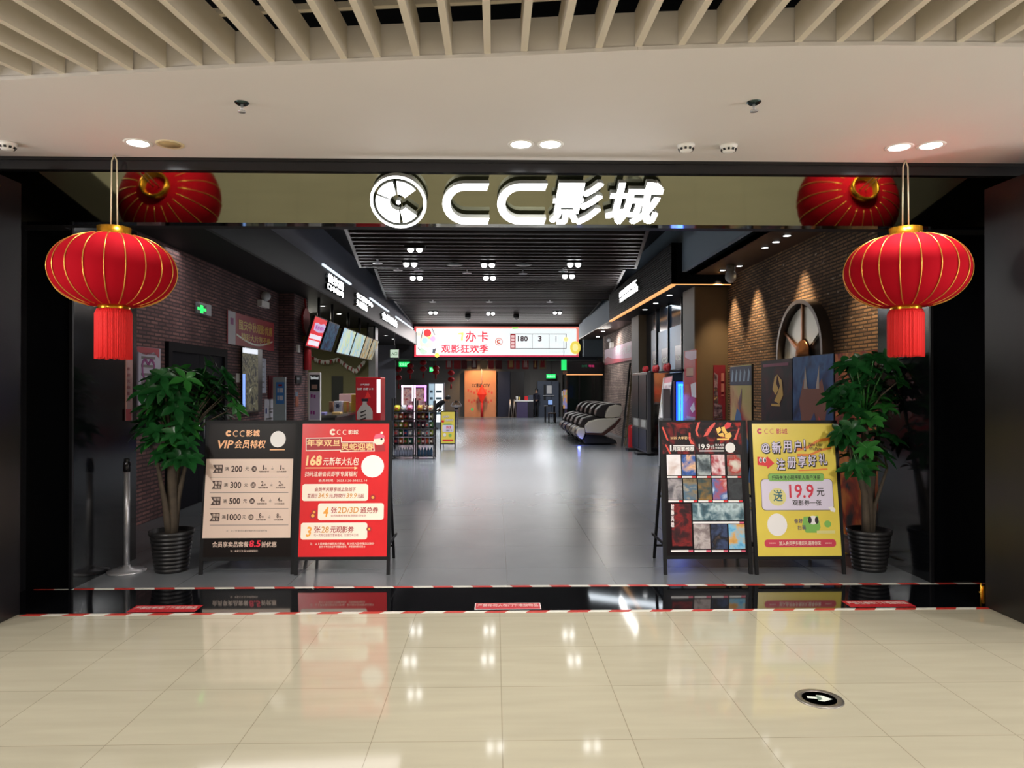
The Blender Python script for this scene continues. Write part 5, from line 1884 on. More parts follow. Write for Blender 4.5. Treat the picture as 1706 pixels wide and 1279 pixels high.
for (ua, ub, zs), m, rk, cn, n_ in ((A0, M_WAT, 'the rack beside the red stand', 'clear', 7), (B0, M_BLU, 'the rack beside the small yellow stand', 'dark blue', 5)):
    src = None
    for i in range(n_):
        x = ua + 0.03 + (ub - ua - 0.06) * (i + .5) / n_
        if src is None:
            b = MB()
            loc = (x, RYA + 0.1, zs[0] + 0.0045)
            rr_ = 0.03 if cn == 'clear' else 0.034
            b.lathe([(rr_ * .9, 0), (rr_, 0.01), (rr_, 0.12), (rr_ * .4, 0.16), (rr_ * .4, 0.185), (0.001, 0.186)], m, 14, loc)
            src = b.build('drink_bottle', loc=loc)
            o = src
        else:
            o = src.copy(); COL.objects.link(o); o.location = (x, RYA + 0.1, zs[0] + 0.0045)
        tag(o, '%s drink bottle on the bottom shelf of %s' % (cn, rk), 'bottle', 'bottles at the foot of ' + rk)
# low snack table with white bags behind
# ================================================================== RIGHT SIDE OF THE HALL
CR = (1180, 480, 240 / 1279)
CK = (1060, 560, 200 / 1599)
CM = (900, 560, 200 / 1163)
CG = (970, 400, 280 / 1628)
wr = right_wall(RW, CR)
# round film reel mirror on the brick wall
cu, cv = wr.uv(888, 590)
RR = 0.80
root = thing('reel_mirror', 'large round film reel shaped wall decoration with pale mirror wedges', 'wall decoration', tuple(wr.at(cu, cv)))


def ring_solid(mb, pn, c, r0, r1, h0, h1, m, seg=56):
    vs = []
    for k in range(seg):
        a = 2 * PI * k / seg
        for r, h in ((r0, h0), (r1, h0), (r1, h1), (r0, h1)):
            vs.append(pn.at(c[0] + r * math.cos(a), c[1] + r * math.sin(a), h))
    fs = []
    for k in range(seg):
        n_ = (k + 1) % seg
        for j in range(4):
            fs.append((4 * k + j, 4 * n_ + j, 4 * n_ + (j + 1) % 4, 4 * k + (j + 1) % 4))
    mb.faces(vs, fs, m, False)


b = MB(); ring_solid(b, wr, (cu, cv), RR * 0.92, RR, 0.0, 0.16, mat('reel_rim', '#6c625a', 0.3, 0.6)); b.build('rim', root, bevel=0.004)
b = MB(); vs, fs = ring_poly((cu, cv), 0.0, RR * 0.93, 0, 360, 40)
b.faces([wr.at(u, v, 0.02) for u, v in vs], fs, mat('reel_backing', '#2e251e', 0.5)); b.build('backing', root)
M_RM = mat('reel_mirror_pale', '#d8d4c4', 0.25, 0.35)
for a0, a1 in ((93, 148), (30, 87), (153, 208), (213, 268), (273, 318)):
    b = MB(); vs, fs = ring_poly((cu, cv), RR * 0.30, RR * 0.86, a0, a1, 10)
    b.faces([wr.at(u, v, 0.07) for u, v in vs] + [wr.at(u, v, 0.03) for u, v in vs], fs + [tuple(k + len(vs) for k in f_[::-1]) for f_ in fs], M_RM); b.build('mirror_wedge', root)
M_BRS = mat('brass_spoke', '#a06c48', 0.3, 0.8)
for a in (90, 150, 210, 270, 330):
    b = MB(); b.bar(wr.at(cu + .12 * math.cos(math.radians(a)), cv + .12 * math.sin(math.radians(a)), 0.085), wr.at(cu + .74 * math.cos(math.radians(a)), cv + .74 * math.sin(math.radians(a)), 0.085), 0.045, 0.03, M_BRS, up=wr.n); b.build('spoke', root)
b = MB(); mtx = Matrix(((0, 0, -1), (0, 1, 0), (1, 0, 0)))
b.lathe([(0.22, 0.08), (0.21, 0.10), (0.08, 0.12), (0.06, 0.16), (0.001, 0.17)], M_BRS, 28, wr.at(cu, cv), None, mtx); b.build('hub', root)

# film standees along the wall, leaning towards it
SX = 3.82
sd = right_wall(SX, CR)
M_NB = mat('standee_back', '#1a1a1e', 0.6)


def standee(pts, m, lab, extras=None, name='film_standee', struts=1):
    (xa, ya), (xb, yb) = pts
    u0, v0_ = sd.uv(xa, ya)
    u1, v1_ = sd.uv(xb, yb)
    vt = (v0_ + v1_) / 2
    root = thing(name, lab, 'film standee', tuple(sd.at((u0 + u1) / 2, 0)))
    b = MB(); sd.uslab(b, u0, 0.02, u1, vt, 0, M_NB, 0.03); b.build('board', root)
    b = MB(); sd.urect(b, u0 + 0.005, 0.025, u1 - 0.005, vt - 0.005, m, 1)
    pr = b.build('print', root)
    if extras:
        b = MB(); extras(b, u0, 0, u1, vt); b.build('lettering', pr)
    for k in range(struts):
        z = vt * (0.86 if k == 0 else 0.45)
        b = MB(); b.bar(sd.at(u0 + 0.03, z, -0.03), sd.at(u0 - 0.02, max(0.05, z - 0.4), -0.42), 0.015, 0.015, BLACKM); b.build('strut', root)
    b = MB(); b.box((SX + 0.03, sd.at((u0 + u1) / 2, 0).y - 0.25, 0), (SX + 0.35, sd.at((u0 + u1) / 2, 0).y + 0.25, 0.02), BLACKM); b.build('foot_plate', root)
    return root


def e_fire(b, u0, v0, u1, vt):
    w = u1 - u0
    for q in ([(.40, .80), (.47, .88), (.56, .90), (.52, .84), (.60, .80), (.50, .76)], [(.56, .90), (.70, .86), (.74, .76), (.62, .70), (.46, .72), (.58, .78), (.64, .82)]):
        sd.poly(b, [(u0 + w * x, vt * y) for x, y in q], GOLDP, 3, True)
    sd.urect(b, u0 + w * .36, vt * .685, u0 + w * .64, vt * .70, GOLDP, 3)
    sd.urect(b, u0 + w * .08, vt * .955, u0 + w * .9, vt * .975, mat('magenta_print', '#8c2450', 0.5), 3)
    for i in range(9):
        x = .1 + .095 * i
        sd.poly(b, [(u0 + w * x, vt * .2), (u0 + w * (x + .05), vt * .35), (u0 + w * (x + .04 + .02 * (i % 3)), vt * (.48 + .04 * (i % 4))), (u0 + w * (x + .09), vt * .35), (u0 + w * (x + .05), vt * .2)], DRED if i % 2 else mat('ember_print', '#6c1822', 0.5), 2, True)


def e_beast(b, u0, v0, u1, vt):
    w = u1 - u0
    M_A, M_B, M_C = mat('rust_print', '#8c4a34', 0.5), mat('cobalt_print', '#28407c', 0.5), mat('bone_print', '#c8b8ac', 0.5)
    sd.poly(b, [(u0 + w * x, vt * y) for x, y in ((.18, .72), (.30, .86), (.42, .80), (.60, .80), (.74, .86), (.86, .70), (.78, .56), (.50, .62), (.26, .56))], M_A, 2, True)
    sd.poly(b, [(u0 + w * x, vt * y) for x, y in ((.30, .80), (.34, .94), (.40, .80))], M_C, 3, True)
    sd.poly(b, [(u0 + w * x, vt * y) for x, y in ((.60, .80), (.68, .94), (.68, .80))], M_C, 3, True)
    sd.poly(b, [(u0 + w * x, vt * y) for x, y in ((.46, .60), (.56, .66), (.64, .58), (.60, .40), (.48, .42))], M_B, 3, True)
    sd.poly(b, [(u0 + w * x, vt * y) for x, y in ((.66, .64), (.86, .56), (.84, .44), (.70, .48))], RED, 3, True)
    sd.poly(b, [(u0 + w * x, vt * y) for x, y in ((.30, .56), (.44, .60), (.46, .36), (.28, .34))], M_C, 2, True)


def e_blue(b, u0, v0, u1, vt):
    w = u1 - u0
    M_N = mat('navy_print', '#28324c', 0.5)
    sd.urect(b, u0, vt * .84, u1, vt * .99, M_N, 2)
    for i in range(5):
        x = u0 + w * (.06 + .19 * i)
        sd.poly(b, [(x, vt * .87), (x + w * .06, vt * .97), (x + w * .12, vt * .94), (x + w * .08, vt * .87)], mat('steel_blue_print', '#8ca4b8', 0.5), 3, True)
    M_K = mat('sky_blue_print', '#3c6498', 0.5)
    sd.poly(b, [(u0 + w * x, vt * y) for x, y in ((.40, .70), (.58, .82), (.56, .70), (.48, .62))], mat('plum_print', '#6c4858', 0.5), 3, True)
    sd.poly(b, [(u0 + w * x, vt * y) for x, y in ((.16, .50), (.34, .66), (.52, .62), (.60, .50), (.95, .38), (.98, .1), (.1, .1))], M_K, 2, True)


standee(((470, 650), (745, 617)), art('print_night_red', ['#0b0a0d', '#100d11', '#360d15', '#640f18'], 2.2, 0, 0.8), 'dark film standee with golden calligraphy mark and red flames', e_fire, struts=2)
standee(((750, 616), (1115, 572)), art('print_night_blue', ['#0e1024', '#1c3c74', '#3c6ca8', '#101020'], 1.8, 0, 1.0), 'blue film standee with horned rust coloured shape, beside the dark red one', e_beast, struts=1)
standee(((1125, 572), (1610, 540)), art('print_fire_dark', ['#141216', '#201a1c', '#a83c18', '#e08c3c', '#4c1418'], 1.6, 0, 1.5), 'dark film standee with fiery lower half behind the right plant', struts=1)
standee(((195, 690), (385, 672)), art('print_rainbow', ['#a83038', '#c8a470', '#b8b068', '#b07090'], 1.2, 0, 0.6), 'colourful film standee with blue lower half, farthest along the wall', e_blue, struts=2)
# flat posters on the near column
fc = Panel((0, 13.99, 0), (1, 0, 0), (0, 0, 1), 0.003, CK)
b = MB(); fc.slab(b, 1025, 385, 1182, 1110, 0.02, mat('poster_wine', '#8c2838', 0.5)); o = b.build('film_poster'); tag(o, 'narrow wine red poster on the front of the nearer brown column', 'poster')
f = fc.shift(0.021); f.crop = CK
b = MB(); f.poly(b, [(1040, 480), (1090, 520), (1080, 700), (1095, 900), (1140, 920), (1150, 1105), (1030, 1105)], art('poster_figures', ['#5c3048', '#a88c98', '#3c2c3c', '#c8a878'], 5, 0, 1.2), 1)
for y in (490, 630, 780):
    f.rect(b, 1130, y, 1168, y + 110 if y < 700 else y + 10, mat('poster_rose', '#c88078', 0.5), 2)
b.build('print', o)
fs_ = right_wall(3.885, CK)
u0, v0, u1, v1 = fs_.uvrect(652, 200, 803, 1108)
b = MB(); fs_.uslab(b, u0, v0, u1, v1, 0.02, mat('poster_scarlet', '#b82830', 0.45)); o = b.build('column_poster'); tag(o, 'tall red poster with white top on the grey column side', 'poster')
f = fs_.shift(0.021); f.crop = CK
b = MB(); f.poly(b, [(652, 208), (803, 186), (803, 295), (730, 320), (652, 280)], mat('poster_blush', '#d8b8cc', 0.45), 1)
f.rect(b, 668, 425, 760, 520, mat('poster_sand', '#b88c70', 0.45), 1); f.rect(b, 672, 530, 755, 536, INK, 1)
f.poly(b, [(725, 640), (795, 610), (800, 820), (740, 800)], WPRINT, 1); f.poly(b, [(715, 960), (770, 870), (785, 980), (750, 1020)], WPRINT, 1)
f.poly(b, [(652, 650), (700, 640), (720, 800), (660, 880)], mat('poster_orange', '#c85c3c', 0.45), 1)
f.rect(b, 672, 1060, 785, 1110, mat('poster_grey', '#b0a4a8', 0.45), 1)
b.build('print', o)
# glazing with hanging brand panels
gz = right_wall(4.545, CK)
gz = right_wall(4.09, CK)
for i, (x0, x1, yt, lab, bx0, bt) in enumerate(((205, 282, -70, 'farthest', 215, 205), (300, 438, -50, 'middle', 335, 170), (452, 620, -110, 'nearest', 518, 128))):
    u0, v0, u1, v1 = gz.uvrect(x0, yt, x1, 480)
    root = thing('window_blind_panel', lab + ' pale blue glazed panel with dark lettered foot in the shop front', 'glass panel', tuple(gz.at((u0 + u1) / 2, v0)), 'glazed panels of the shop front')
    b = MB(); gz.uslab(b, u0, v0, u1, v1, 0.01, mat('glass_pale_blue', '#8fa8c0', 0.4)); b.build('glass', root)
    f = gz.shift(0.012); f.crop = CK
    b = MB(); f.rect(b, bx0, bt, x1, 472, mat('panel_navy', '#1c2a44', 0.3), 0)
    b.build('dark_foot', root)
    b = MB(); ty = {0: 338, 1: 318, 2: 285}[i]; f.text(b, 'CSC', bx0 + 12, ty - 30, x1 - 2, ty + 30, mat('panel_white', '#d0d8cc', 0.4), 1, 0.02); b.build('lettering', root)
    b = MB(); b.box((4.05, gz.at(u1, 0).y - 0.03, v0), (4.10, gz.at(u1, 0).y, 3.6), mat('mullion_dark', '#10161c', 0.3)); b.build('mullion', root)
# red bow ornaments on a rail below the panels
rp = gz.shift(0.25); rp.crop = CK
b = MB(); b.tube([rp.at(*rp.uv(160, 478)), rp.at(*rp.uv(620, 452))], 0.03, BLACK, 8); o = b.build('shop_rail'); tag(o, 'dark rail below the glazed panels of the shop front', 'rail')
for (x, y), lab in (((178, 455), 'farthest'), ((318, 445), 'middle'), ((470, 425), 'nearest')):
    c = rp.at(*rp.uv(x, y), 0.10)
    root = thing('red_bow', lab + ' red bow tied on the shop front rail', 'bow', tuple(c), 'red bows on the shop rail')
    b = MB(); b.ball(c, 0.07, M_KNOT, 10, 6); b.build('knot', root)
    for s_ in (-1, 1):
        b = MB(); b.ball(c + Vector((0, s_ * 0.14, 0.02)), (0.05, 0.12, 0.09), M_KNOT, 10, 6); b.build('loop', root)
# storage cabinets
root = thing('locker_cabinet', 'grey metal cabinet with dark glass doors by the farther brown column', 'cabinet', (3.7, 17.6, 0))
M_CAB = mat('cabinet_grey', '#6c6a68', 0.35, 0.4)
b = MB(); b.box((3.62, 17.15, 0.05), (3.72, 19.0, 2.0), M_CAB); b.build('carcass', root, bevel=0.01)
wc = right_wall(3.62)
for k in range(2):
    y1 = 19.0 - 0.93 * k
    q0, q1 = -(y1 - 0.06), -(y1 - 0.88)
    b = MB(); wc.uslab(b, q0, 0.86, q1, 1.94, 0.015, mat('cabinet_glass', '#15181c', 0.45, spec=0.3)); d = b.build('upper_door', root)
    b = MB(); wc.uslab(b, q0, 0.10, q1, 0.62, 0.015, mat('cabinet_lower', '#2c2e32', 0.5)); b.build('lower_door', root)
    b = MB(); wc.uslab(b, q0 + .25, 0.66, q1 - 0.05, 0.84, 0.02, mat('cabinet_label', '#a8a8a4', 0.5)); b.build('label_plate', root)
for y in (17.5, 18.7):
    b = MB(); b.box((3.42, y - 0.2, 0.0), (3.85, y + 0.2, 0.05), BLACKM); b.build('foot_plate', root)
# ticket kiosks
f = Panel((0, 14.9, 0), (1, 0, 0), (0, 0, 1), 0.003, CK)


def kiosk(lab, quad, Yk, mbody, mscr, rim=None):
    pk = Panel((0, Yk, 0), (1, 0, 0), (0, 0.22, 1) if rim is None else (0, 0, 1), 0.004, CK)
    q = [pk.uv(*p_) for p_ in quad]
    u0, u1 = min(p_[0] for p_ in q), max(p_[0] for p_ in q)
    v0, v1 = min(p_[1] for p_ in q), max(p_[1] for p_ in q)
    c = pk.at((u0 + u1) / 2, 0)
    root = thing('ticket_kiosk', lab, 'kiosk', (c.x, Yk, 0))
    return root, pk, q, u0, v0, u1, v1


root, pk, q, u0, v0, u1, v1 = kiosk('white tilted ticket kiosk with pink and yellow screen', [(372, 545), (488, 515), (415, 1105), (310, 1090)], 14.6, None, None)
b = MB()
vs = [pk.at(u, v, 0.0) for u, v in q] + [pk.at(u, v, -0.10) for u, v in q]
b.faces(vs, [(3, 2, 1, 0), (4, 5, 6, 7), (0, 1, 5, 4), (1, 2, 6, 5), (2, 3, 7, 6), (3, 0, 4, 7)], WHITE); b.build('display_housing', root)
b = MB()
lerp2 = lambda s_, t_: tuple((q[0][i] * (1 - s_) + q[1][i] * s_) * (1 - t_) + (q[3][i] * (1 - s_) + q[2][i] * s_) * t_ for i in (0, 1))
for t0, t1, m in ((0.03, .16, mat('kiosk_pink', '#e8a8b0', 0.3, emit=0.6)), (.16, .22, mat('kiosk_white', '#f0eef0', 0.3, emit=0.6)), (.22, .42, art('kiosk_art', ['#c84050', '#e8d8d8', '#b0b8c0', '#d88890'], 8, 0.6)), (.42, .66, mat('kiosk_sand', '#e8d098', 0.3, emit=0.5)), (.66, .98, mat('kiosk_white', '#f0eef0', 0.3, emit=0.6))):
    pk.poly(b, [lerp2(.06, t0), lerp2(.94, t0), lerp2(.94, t1), lerp2(.06, t1)], m, 1, True)
b.build('screen', root)
b = MB(); b.box((u0 + .02, 14.65, 0), (u1 - .12, 15.0, 1.0), mat('kiosk_body', '#8a8c90', 0.4)); b.build('pedestal', root)
b = MB(); b.box((u0 + .06, 14.75, 1.0), (u1 - .12, 14.85, 1.6), mat('kiosk_body', '#8a8c90', 0.4)); b.build('stem', root)
root, pk, q, u0, v0, u1, v1 = kiosk('tall machine with bright blue light frame left of the red column poster', [(520, 595), (640, 595), (640, 1120), (520, 1120)], 15.2, None, None, rim=True)
b = MB(); b.box((u0, 15.2, 0), (u1 + .02, 15.4, v1), mat('machine_navy', '#101a48', 0.3)); b.build('cabinet', root)
M_BLUE = mat('blue_neon', '#2060ff', 0.4, emit=4.0, emit_color='#1840ff')
M_CYAN = mat('cyan_neon', '#60c8ff', 0.4, emit=2.0, emit_color='#40a8ff')
b = MB(); uw = u1 - u0
pk.urect(b, u0 + .02, 0.5, u0 + uw * .66 + .10, v1 - 0.02, M_BLUE, 1)
b.build('blue_frame', root)
b = MB()
pk.urect(b, u0 + .06, 0.55, u0 + .10, v1 - .08, M_CYAN, 2); pk.urect(b, u0 + uw * .62, 0.55, u0 + uw * .62 + .04, v1 - .08, M_CYAN, 2); pk.urect(b, u0 + .06, v1 - .10, u0 + uw * .62 + .04, v1 - .06, M_CYAN, 2)
b.build('neon_tube', root)
b = MB(); pk.urect(b, u0 + .11, 0.6, u0 + uw * .61, v1 - .12, art('machine_screen', ['#3040b0', '#8048c0', '#c03080', '#d89848', '#4058c8'], 5, 0.9, 1.0), 2); b.build('screen', root)
lamp('neon_spill', 'AREA', ((u0 + u1) / 2, 15.1, 0.9), 8, (0.12, 0.2, 1.0), 0.4, ((u0 + u1) / 2, 12.0, 0.0), size_y=1.2)
# dome camera in the soffit
p_ = P(1217.5, 460, Y=12.6)
root = thing('dome_camera', 'white dome camera hanging under the brown soffit by brick wall', 'camera', (p_.x, 12.6, p_.z))
b = MB(); b.tube([(p_.x, 12.6, p_.z + 0.04), (p_.x, 12.6, 3.79)], 0.075, mat('camera_grey', '#8c8880', 0.5), 14); b.build('mount', root)
b = MB(); b.ball((p_.x, 12.6, p_.z), (0.10, 0.10, 0.12), mat('camera_dome', '#b8b8b8', 0.2), 16, 10); b.build('dome', root)
# soffit downlights with wall washing beams
for (x, y), lab in (((1274.5, 412.5), 'third'), ((1293, 403), 'second'), ((1311, 392.5), 'nearest')):
    p_ = P(x, y, Z=3.775)
    root = thing('downlight', lab + ' warm downlight in the brown soffit above right brick wall', 'light', (p_.x, p_.y, 3.78), 'downlights over the right brick wall')
    b = MB(); b.lathe([(0.05, 3.770), (0.052, 3.78)], LEDW, 16, (p_.x, p_.y, 0)); b.build('lens', root)
    b = MB(); b.lathe([(0.05, 3.772), (0.068, 3.774), (0.07, 3.782)], BLACKM, 16, (p_.x, p_.y, 0), caps=False); b.build('trim_ring', root)
for (x, y), lab in (((1204, 450), 'fourth'), ((1232, 443), 'wall side')):
    p_ = P(x, y, Z=3.775)
    b = MB(); b.lathe([(0.05, 3.770), (0.052, 3.78)], LEDW, 16, (p_.x, p_.y, 0)); b.lathe([(0.05, 3.772), (0.068, 3.774), (0.07, 3.782)], BLACKM, 16, (p_.x, p_.y, 0), caps=False); o = b.build('downlight')
    tag(o, lab + ' warm downlight in the soffit beside the dome camera', 'light', 'downlights over the right brick wall')
for y in (8.6, 10.5, 12.4, 13.6):
    lamp('wall_wash', 'SPOT', (RW - 0.30, y, 3.74), 300, (1.0, 0.74, 0.45), 0.05, (RW - 0.06, y, 0.8), spot=62, blend=0.8)
for (x, y), lab in (((1110, 477), 'nearest'), ((1092, 505), 'second'), ((1075, 515), 'third')):
    q_ = {0: 0}
    p_ = P({'nearest': 1115.5, 'second': 1092.5, 'third': 1074.5}[lab], {'nearest': 491, 'second': 504.5, 'third': 515}[lab], Z=3.59)
    b = MB(); b.lathe([(0.058, 3.578), (0.062, 3.60)], LEDW, 16, (p_.x, p_.y, 0)); b.lathe([(0.06, 3.580), (0.08, 3.582), (0.082, 3.60)], BLACKM, 16, (p_.x, p_.y, 0), caps=False); o = b.build('downlight'); tag(o, lab + ' small downlight under the black ribbed bulkhead', 'light', 'downlights under the ribbed bulkhead')
# glowing letters on the right bulkhead
rz = right_wall(RFX - 0.002, (1010, 440, 100 / 1599))
fascia_sign(rz, [('出票区', [(395, 740), (870, 400), (870, 560), (400, 900)]), ('城市影院', [(400, 880), (905, 590), (900, 720), (400, 1030)])], 'glowing white letter sign on the black ribbed bulkhead', 0.06)
# pink banner on far brick wall
wq = right_wall(4.19, CM)
u0, v0, u1, v1 = wq.uvrect(628, 130, 900, 250)
ua, va = wq.uv(628, 290); ub, vb2 = wq.uv(900, 215); uc, vc = wq.uv(900, 45); ud, vd = wq.uv(628, 130)
b = MB(); wq.uslab(b, min(ua, ub), (va + vb2) / 2, max(ua, ub), (vc + vd) / 2, 0.01, mat('banner_blush', '#c8a0b8', 0.5)); o = b.build('wall_banner'); tag(o, 'pink and red banner high on the pale brick wall behind massage chairs', 'banner')
f = wq.shift(0.011); Lb, Hb = abs(ub - ua), (vc + vd) / 2 - (va + vb2) / 2
ul, vl = min(ua, ub), (va + vb2) / 2
b = MB(); f.poly(b, [(ul, vl), (ul + Lb, vl), (ul + Lb, vl + Hb * .12), (ul + Lb * .7, vl + Hb * .18), (ul + Lb * .35, vl + Hb * .3), (ul + Lb * .12, vl + Hb * .5), (ul, vl + Hb * .4)], mat('banner_crimson', '#b83048', 0.5), 1, True)
f.utext(b, '观影优惠', ul + Lb * .4, vl + Hb * .4, ul + Lb * .95, vl + Hb * .8, mat('banner_white', '#c9c4cc', 0.5), 1, 0.02); b.build('print', o)
# light above
p_ = wq.at(*wq.uv(705, 60), 0.2)
root = thing('emergency_light', 'small white emergency light above the pink banner on far brick wall', 'light', tuple(p_))
b = MB(); b.box((4.08, p_.y - 0.12, p_.z - 0.2), (4.2, p_.y + 0.12, p_.z), WHITE); b.build('battery_box', root)
b = MB(); b.ball((4.05, p_.y, p_.z + 0.09), 0.09, mat('lamp_glass', '#d8dade', 0.15), 12, 8); b.build('lamp_head', root)
for (x, y), lab in (((1004.5, 552), 'nearer'), ((996, 561), 'farther')):
    p_ = P(x, y, Z=3.595)
    b = MB(); b.lathe([(0.06, 3.59), (0.065, 3.6)], LEDW, 14, (p_.x, p_.y, 0)); o = b.build('downlight'); tag(o, lab + ' small downlight in the far right soffit above the pale brick wall', 'light')

# massage chairs
M_SHELL = mat('chair_cream_shell', '#cfc6b4', 0.3)
M_CUSH = mat('chair_dark_leather', '#231c1c', 0.45)
M_TRIMB = mat('chair_brown_trim', '#4c2c24', 0.3)
pc = front_plane(20.3, CM)


def prism(mb, pts, y0, y1, m, smooth=False):
    n_ = len(pts)
    a = sum(pts[i][0] * pts[(i + 1) % n_][1] - pts[(i + 1) % n_][0] * pts[i][1] for i in range(n_))
    if a < 0:
        pts = pts[::-1]
    vs = [Vector((x, y0, z)) for x, z in pts] + [Vector((x, y1, z)) for x, z in pts]
    mb.faces(vs, [tuple(range(n_)), tuple(range(2 * n_ - 1, n_ - 1, -1))] + [((i + 1) % n_, i, i + n_, (i + 1) % n_ + n_) for i in range(n_)], m)


def XZ(pts):
    out = []
    for x, y in pts:
        u, v = pc.uv(x, y)
        out.append((u, max(0.0, v)))
    return out


SIDE = XZ([(442, 935), (432, 870), (470, 825), (560, 800), (640, 795), (775, 790), (715, 850), (600, 940)])
HEAD = XZ([(632, 790), (645, 725), (672, 680), (740, 662), (795, 672), (805, 720), (775, 780), (700, 792)])
BASE = XZ([(445, 1045), (425, 1005), (450, 955), (600, 950), (655, 985), (735, 1005), (755, 1045)])
TRIM = XZ([(440, 950), (442, 932), (600, 938), (715, 850), (775, 790), (790, 800), (730, 880), (625, 960)])
SEAT = XZ([(390, 860), (420, 800), (520, 770), (560, 790), (640, 800), (600, 930), (440, 930)])
BACK = XZ([(545, 770), (560, 710), (610, 665), (690, 650), (800, 655), (800, 700), (700, 790), (600, 800)])
FOOT = XZ([(350, 945), (362, 905), (395, 885), (435, 890), (438, 940), (415, 1000), (385, 990)])


def massage_chair():
    root = thing('massage_chair', 'cream shelled massage chair, nearest of the row by the ladder', 'massage chair', (3.0, 20.7, 0), 'massage chairs by the pale brick wall')
    Y = 20.3
    W = 0.86
    b = MB(); prism(b, BASE, Y + .12, Y + W - .12, BLACKM); b.build('base', root, bevel=0.02)
    for y0, y1 in ((Y, Y + .16), (Y + W - .16, Y + W)):
        b = MB(); prism(b, SIDE, y0, y1, M_SHELL); b.build('armrest_shell', root, bevel=0.03)
        b = MB(); prism(b, HEAD, y0 + .02, y1 + (.04 if y0 == Y else -.02), M_SHELL); b.build('shoulder_shell', root, bevel=0.03)
        b = MB(); prism(b, TRIM, y0 + .02, y1 - .02, M_TRIMB); b.build('side_trim', root, bevel=0.01)
        b = MB(); prism(b, FOOT, y0 + .02, y1 + (.05 if y0 == Y else -.05), M_SHELL); b.build('footrest_shell', root, bevel=0.03)
    b = MB(); prism(b, SEAT, Y + .17, Y + W - .17, M_CUSH); b.build('seat', root, bevel=0.03)
    b = MB(); prism(b, BACK, Y + .21, Y + W - .21, M_CUSH); b.build('backrest', root, bevel=0.03)
    b = MB(); prism(b, FOOT, Y + .23, Y + W - .23, M_CUSH); b.build('footrest_cushion', root, bevel=0.02)
    return root


proto = massage_chair()
for k, (dx, dy, lab) in enumerate(((-0.02, 0.98, 'cream and dark massage chair, second from the ladder'), (-0.04, 1.96, 'massage chair, third from the ladder, mostly hidden behind nearer ones'), (-0.06, 2.94, 'massage chair, fourth from the ladder, beside the black glass booth'), (-0.08, 3.92, 'massage chair, farthest from the ladder in front of the booth'))):
    o = copy_tree(proto, (3.0 + dx, 20.7 + dy, 0), lab)
    if k >= 1:
        mm = (None, mat('chair_smoke', '#6a6660', 0.35), mat('chair_navy', '#28305c', 0.35), mat('chair_coal', '#2c2c30', 0.35))[k]
        for ch in [c_ for c_ in SC.objects if c_.parent == o and 'shell' in c_.name]:
            ch.data = ch.data.copy()
            ch.data.materials[0] = mm
lamp('chair_glow', 'POINT', (P(963, 738, Z=0.05).x, 20.2, 0.08), 2.5, (0.15, 0.2, 1.0), 0.04)
# step ladder leaning at the wall
root = thing('ladder', 'wooden ladder leaning on pale brick wall behind the massage chairs', 'ladder', (3.75, 19.95, 0))
M_LAD = mat('ladder_wood', '#7c6a4c', 0.6)
tp, bt_ = P(1050, 605, Y=20.9), P(1036, 743, Y=20.1)
bt_.z = 0.0
for dy in (0.0, 0.42):
    b = MB(); b.bar(bt_ + Vector((0.12 * (dy > 0), dy * .3 , 0)), tp + Vector((0.10 * (dy > 0), dy * .3, 0)), 0.05, 0.03, M_LAD if dy else BLACKM); b.build('rail', root)
for k in range(7):
    t = 0.1 + 0.125 * k
    a = bt_.lerp(tp, t)
    b = MB(); b.bar(a, a + Vector((0.11, 0.126, 0)), 0.03, 0.025, M_LAD); b.build('rung', root)
# red fire extinguisher box / cylinder
p_ = P(1054, 746, Z=0)
root = thing('fire_extinguisher_bin', 'red round fire equipment bin on floor beside the grey cabinet', 'fire equipment', (p_.x, p_.y, 0))
ht = P(1054, 708, Y=p_.y).z
b = MB(); b.lathe([(0.12, 0), (0.125, 0.02), (0.125, ht - .06), (0.10, ht), (0.001, ht + .01)], mat('extinguisher_red', '#c01c22', 0.35), 22, (p_.x, p_.y, 0)); b.build('body', root)
b = MB(); b.tube([(p_.x, p_.y, ht), (p_.x, p_.y, ht + .06)], 0.03, BLACK, 10); b.build('valve', root)
# colourful stickers at the farther column
sk = right_wall(3.885, CM)
for (x0, y0, x1, y1, m, lab) in ((905, 420, 938, 500, art('sticker_blue', ['#5c84c0', '#c8d4e0', '#3c64b0'], 6), 'blue picture sticker on the farther column side'), (900, 505, 950, 720, art('sticker_multi', ['#c8a878', '#b86848', '#8c98b0', '#d0c8a0'], 5), 'colourful picture poster on the farther column side')):
    b = MB(); sk.slab(b, x0, y0, x1, y1, 0.012, m); o = b.build('wall_sticker'); tag(o, lab, 'sticker')
# ================================================================== HALL CEILING FIXTURES
def twin(px, py, lab, power=36):
    p_ = P(px, py, Z=HC - 0.06)
    root = thing('twin_spotlight', lab, 'spotlight', (p_.x, p_.y, HC), 'twin spotlights under the dark slats')
    b = MB(); b.box((p_.x - 0.17, p_.y - 0.08, HC - 0.03), (p_.x + 0.17, p_.y + 0.08, HC + 0.02), BLACKM); b.build('housing', root)
    for s_ in (-1, 1):
        b = MB(); b.ball((p_.x + s_ * 0.085, p_.y, HC - 0.055), 0.062, mat('spot_lens', '#ffffff', 0.5, emit=10.0), 14, 8); b.build('lens', root)
    l = lamp('spot_beam', 'AREA', (0, 0, 0), power, (0.95, 0.97, 1.0), 0.2, None, spread=110)
    l.parent = root
    l.location = (0, 0, -0.13)


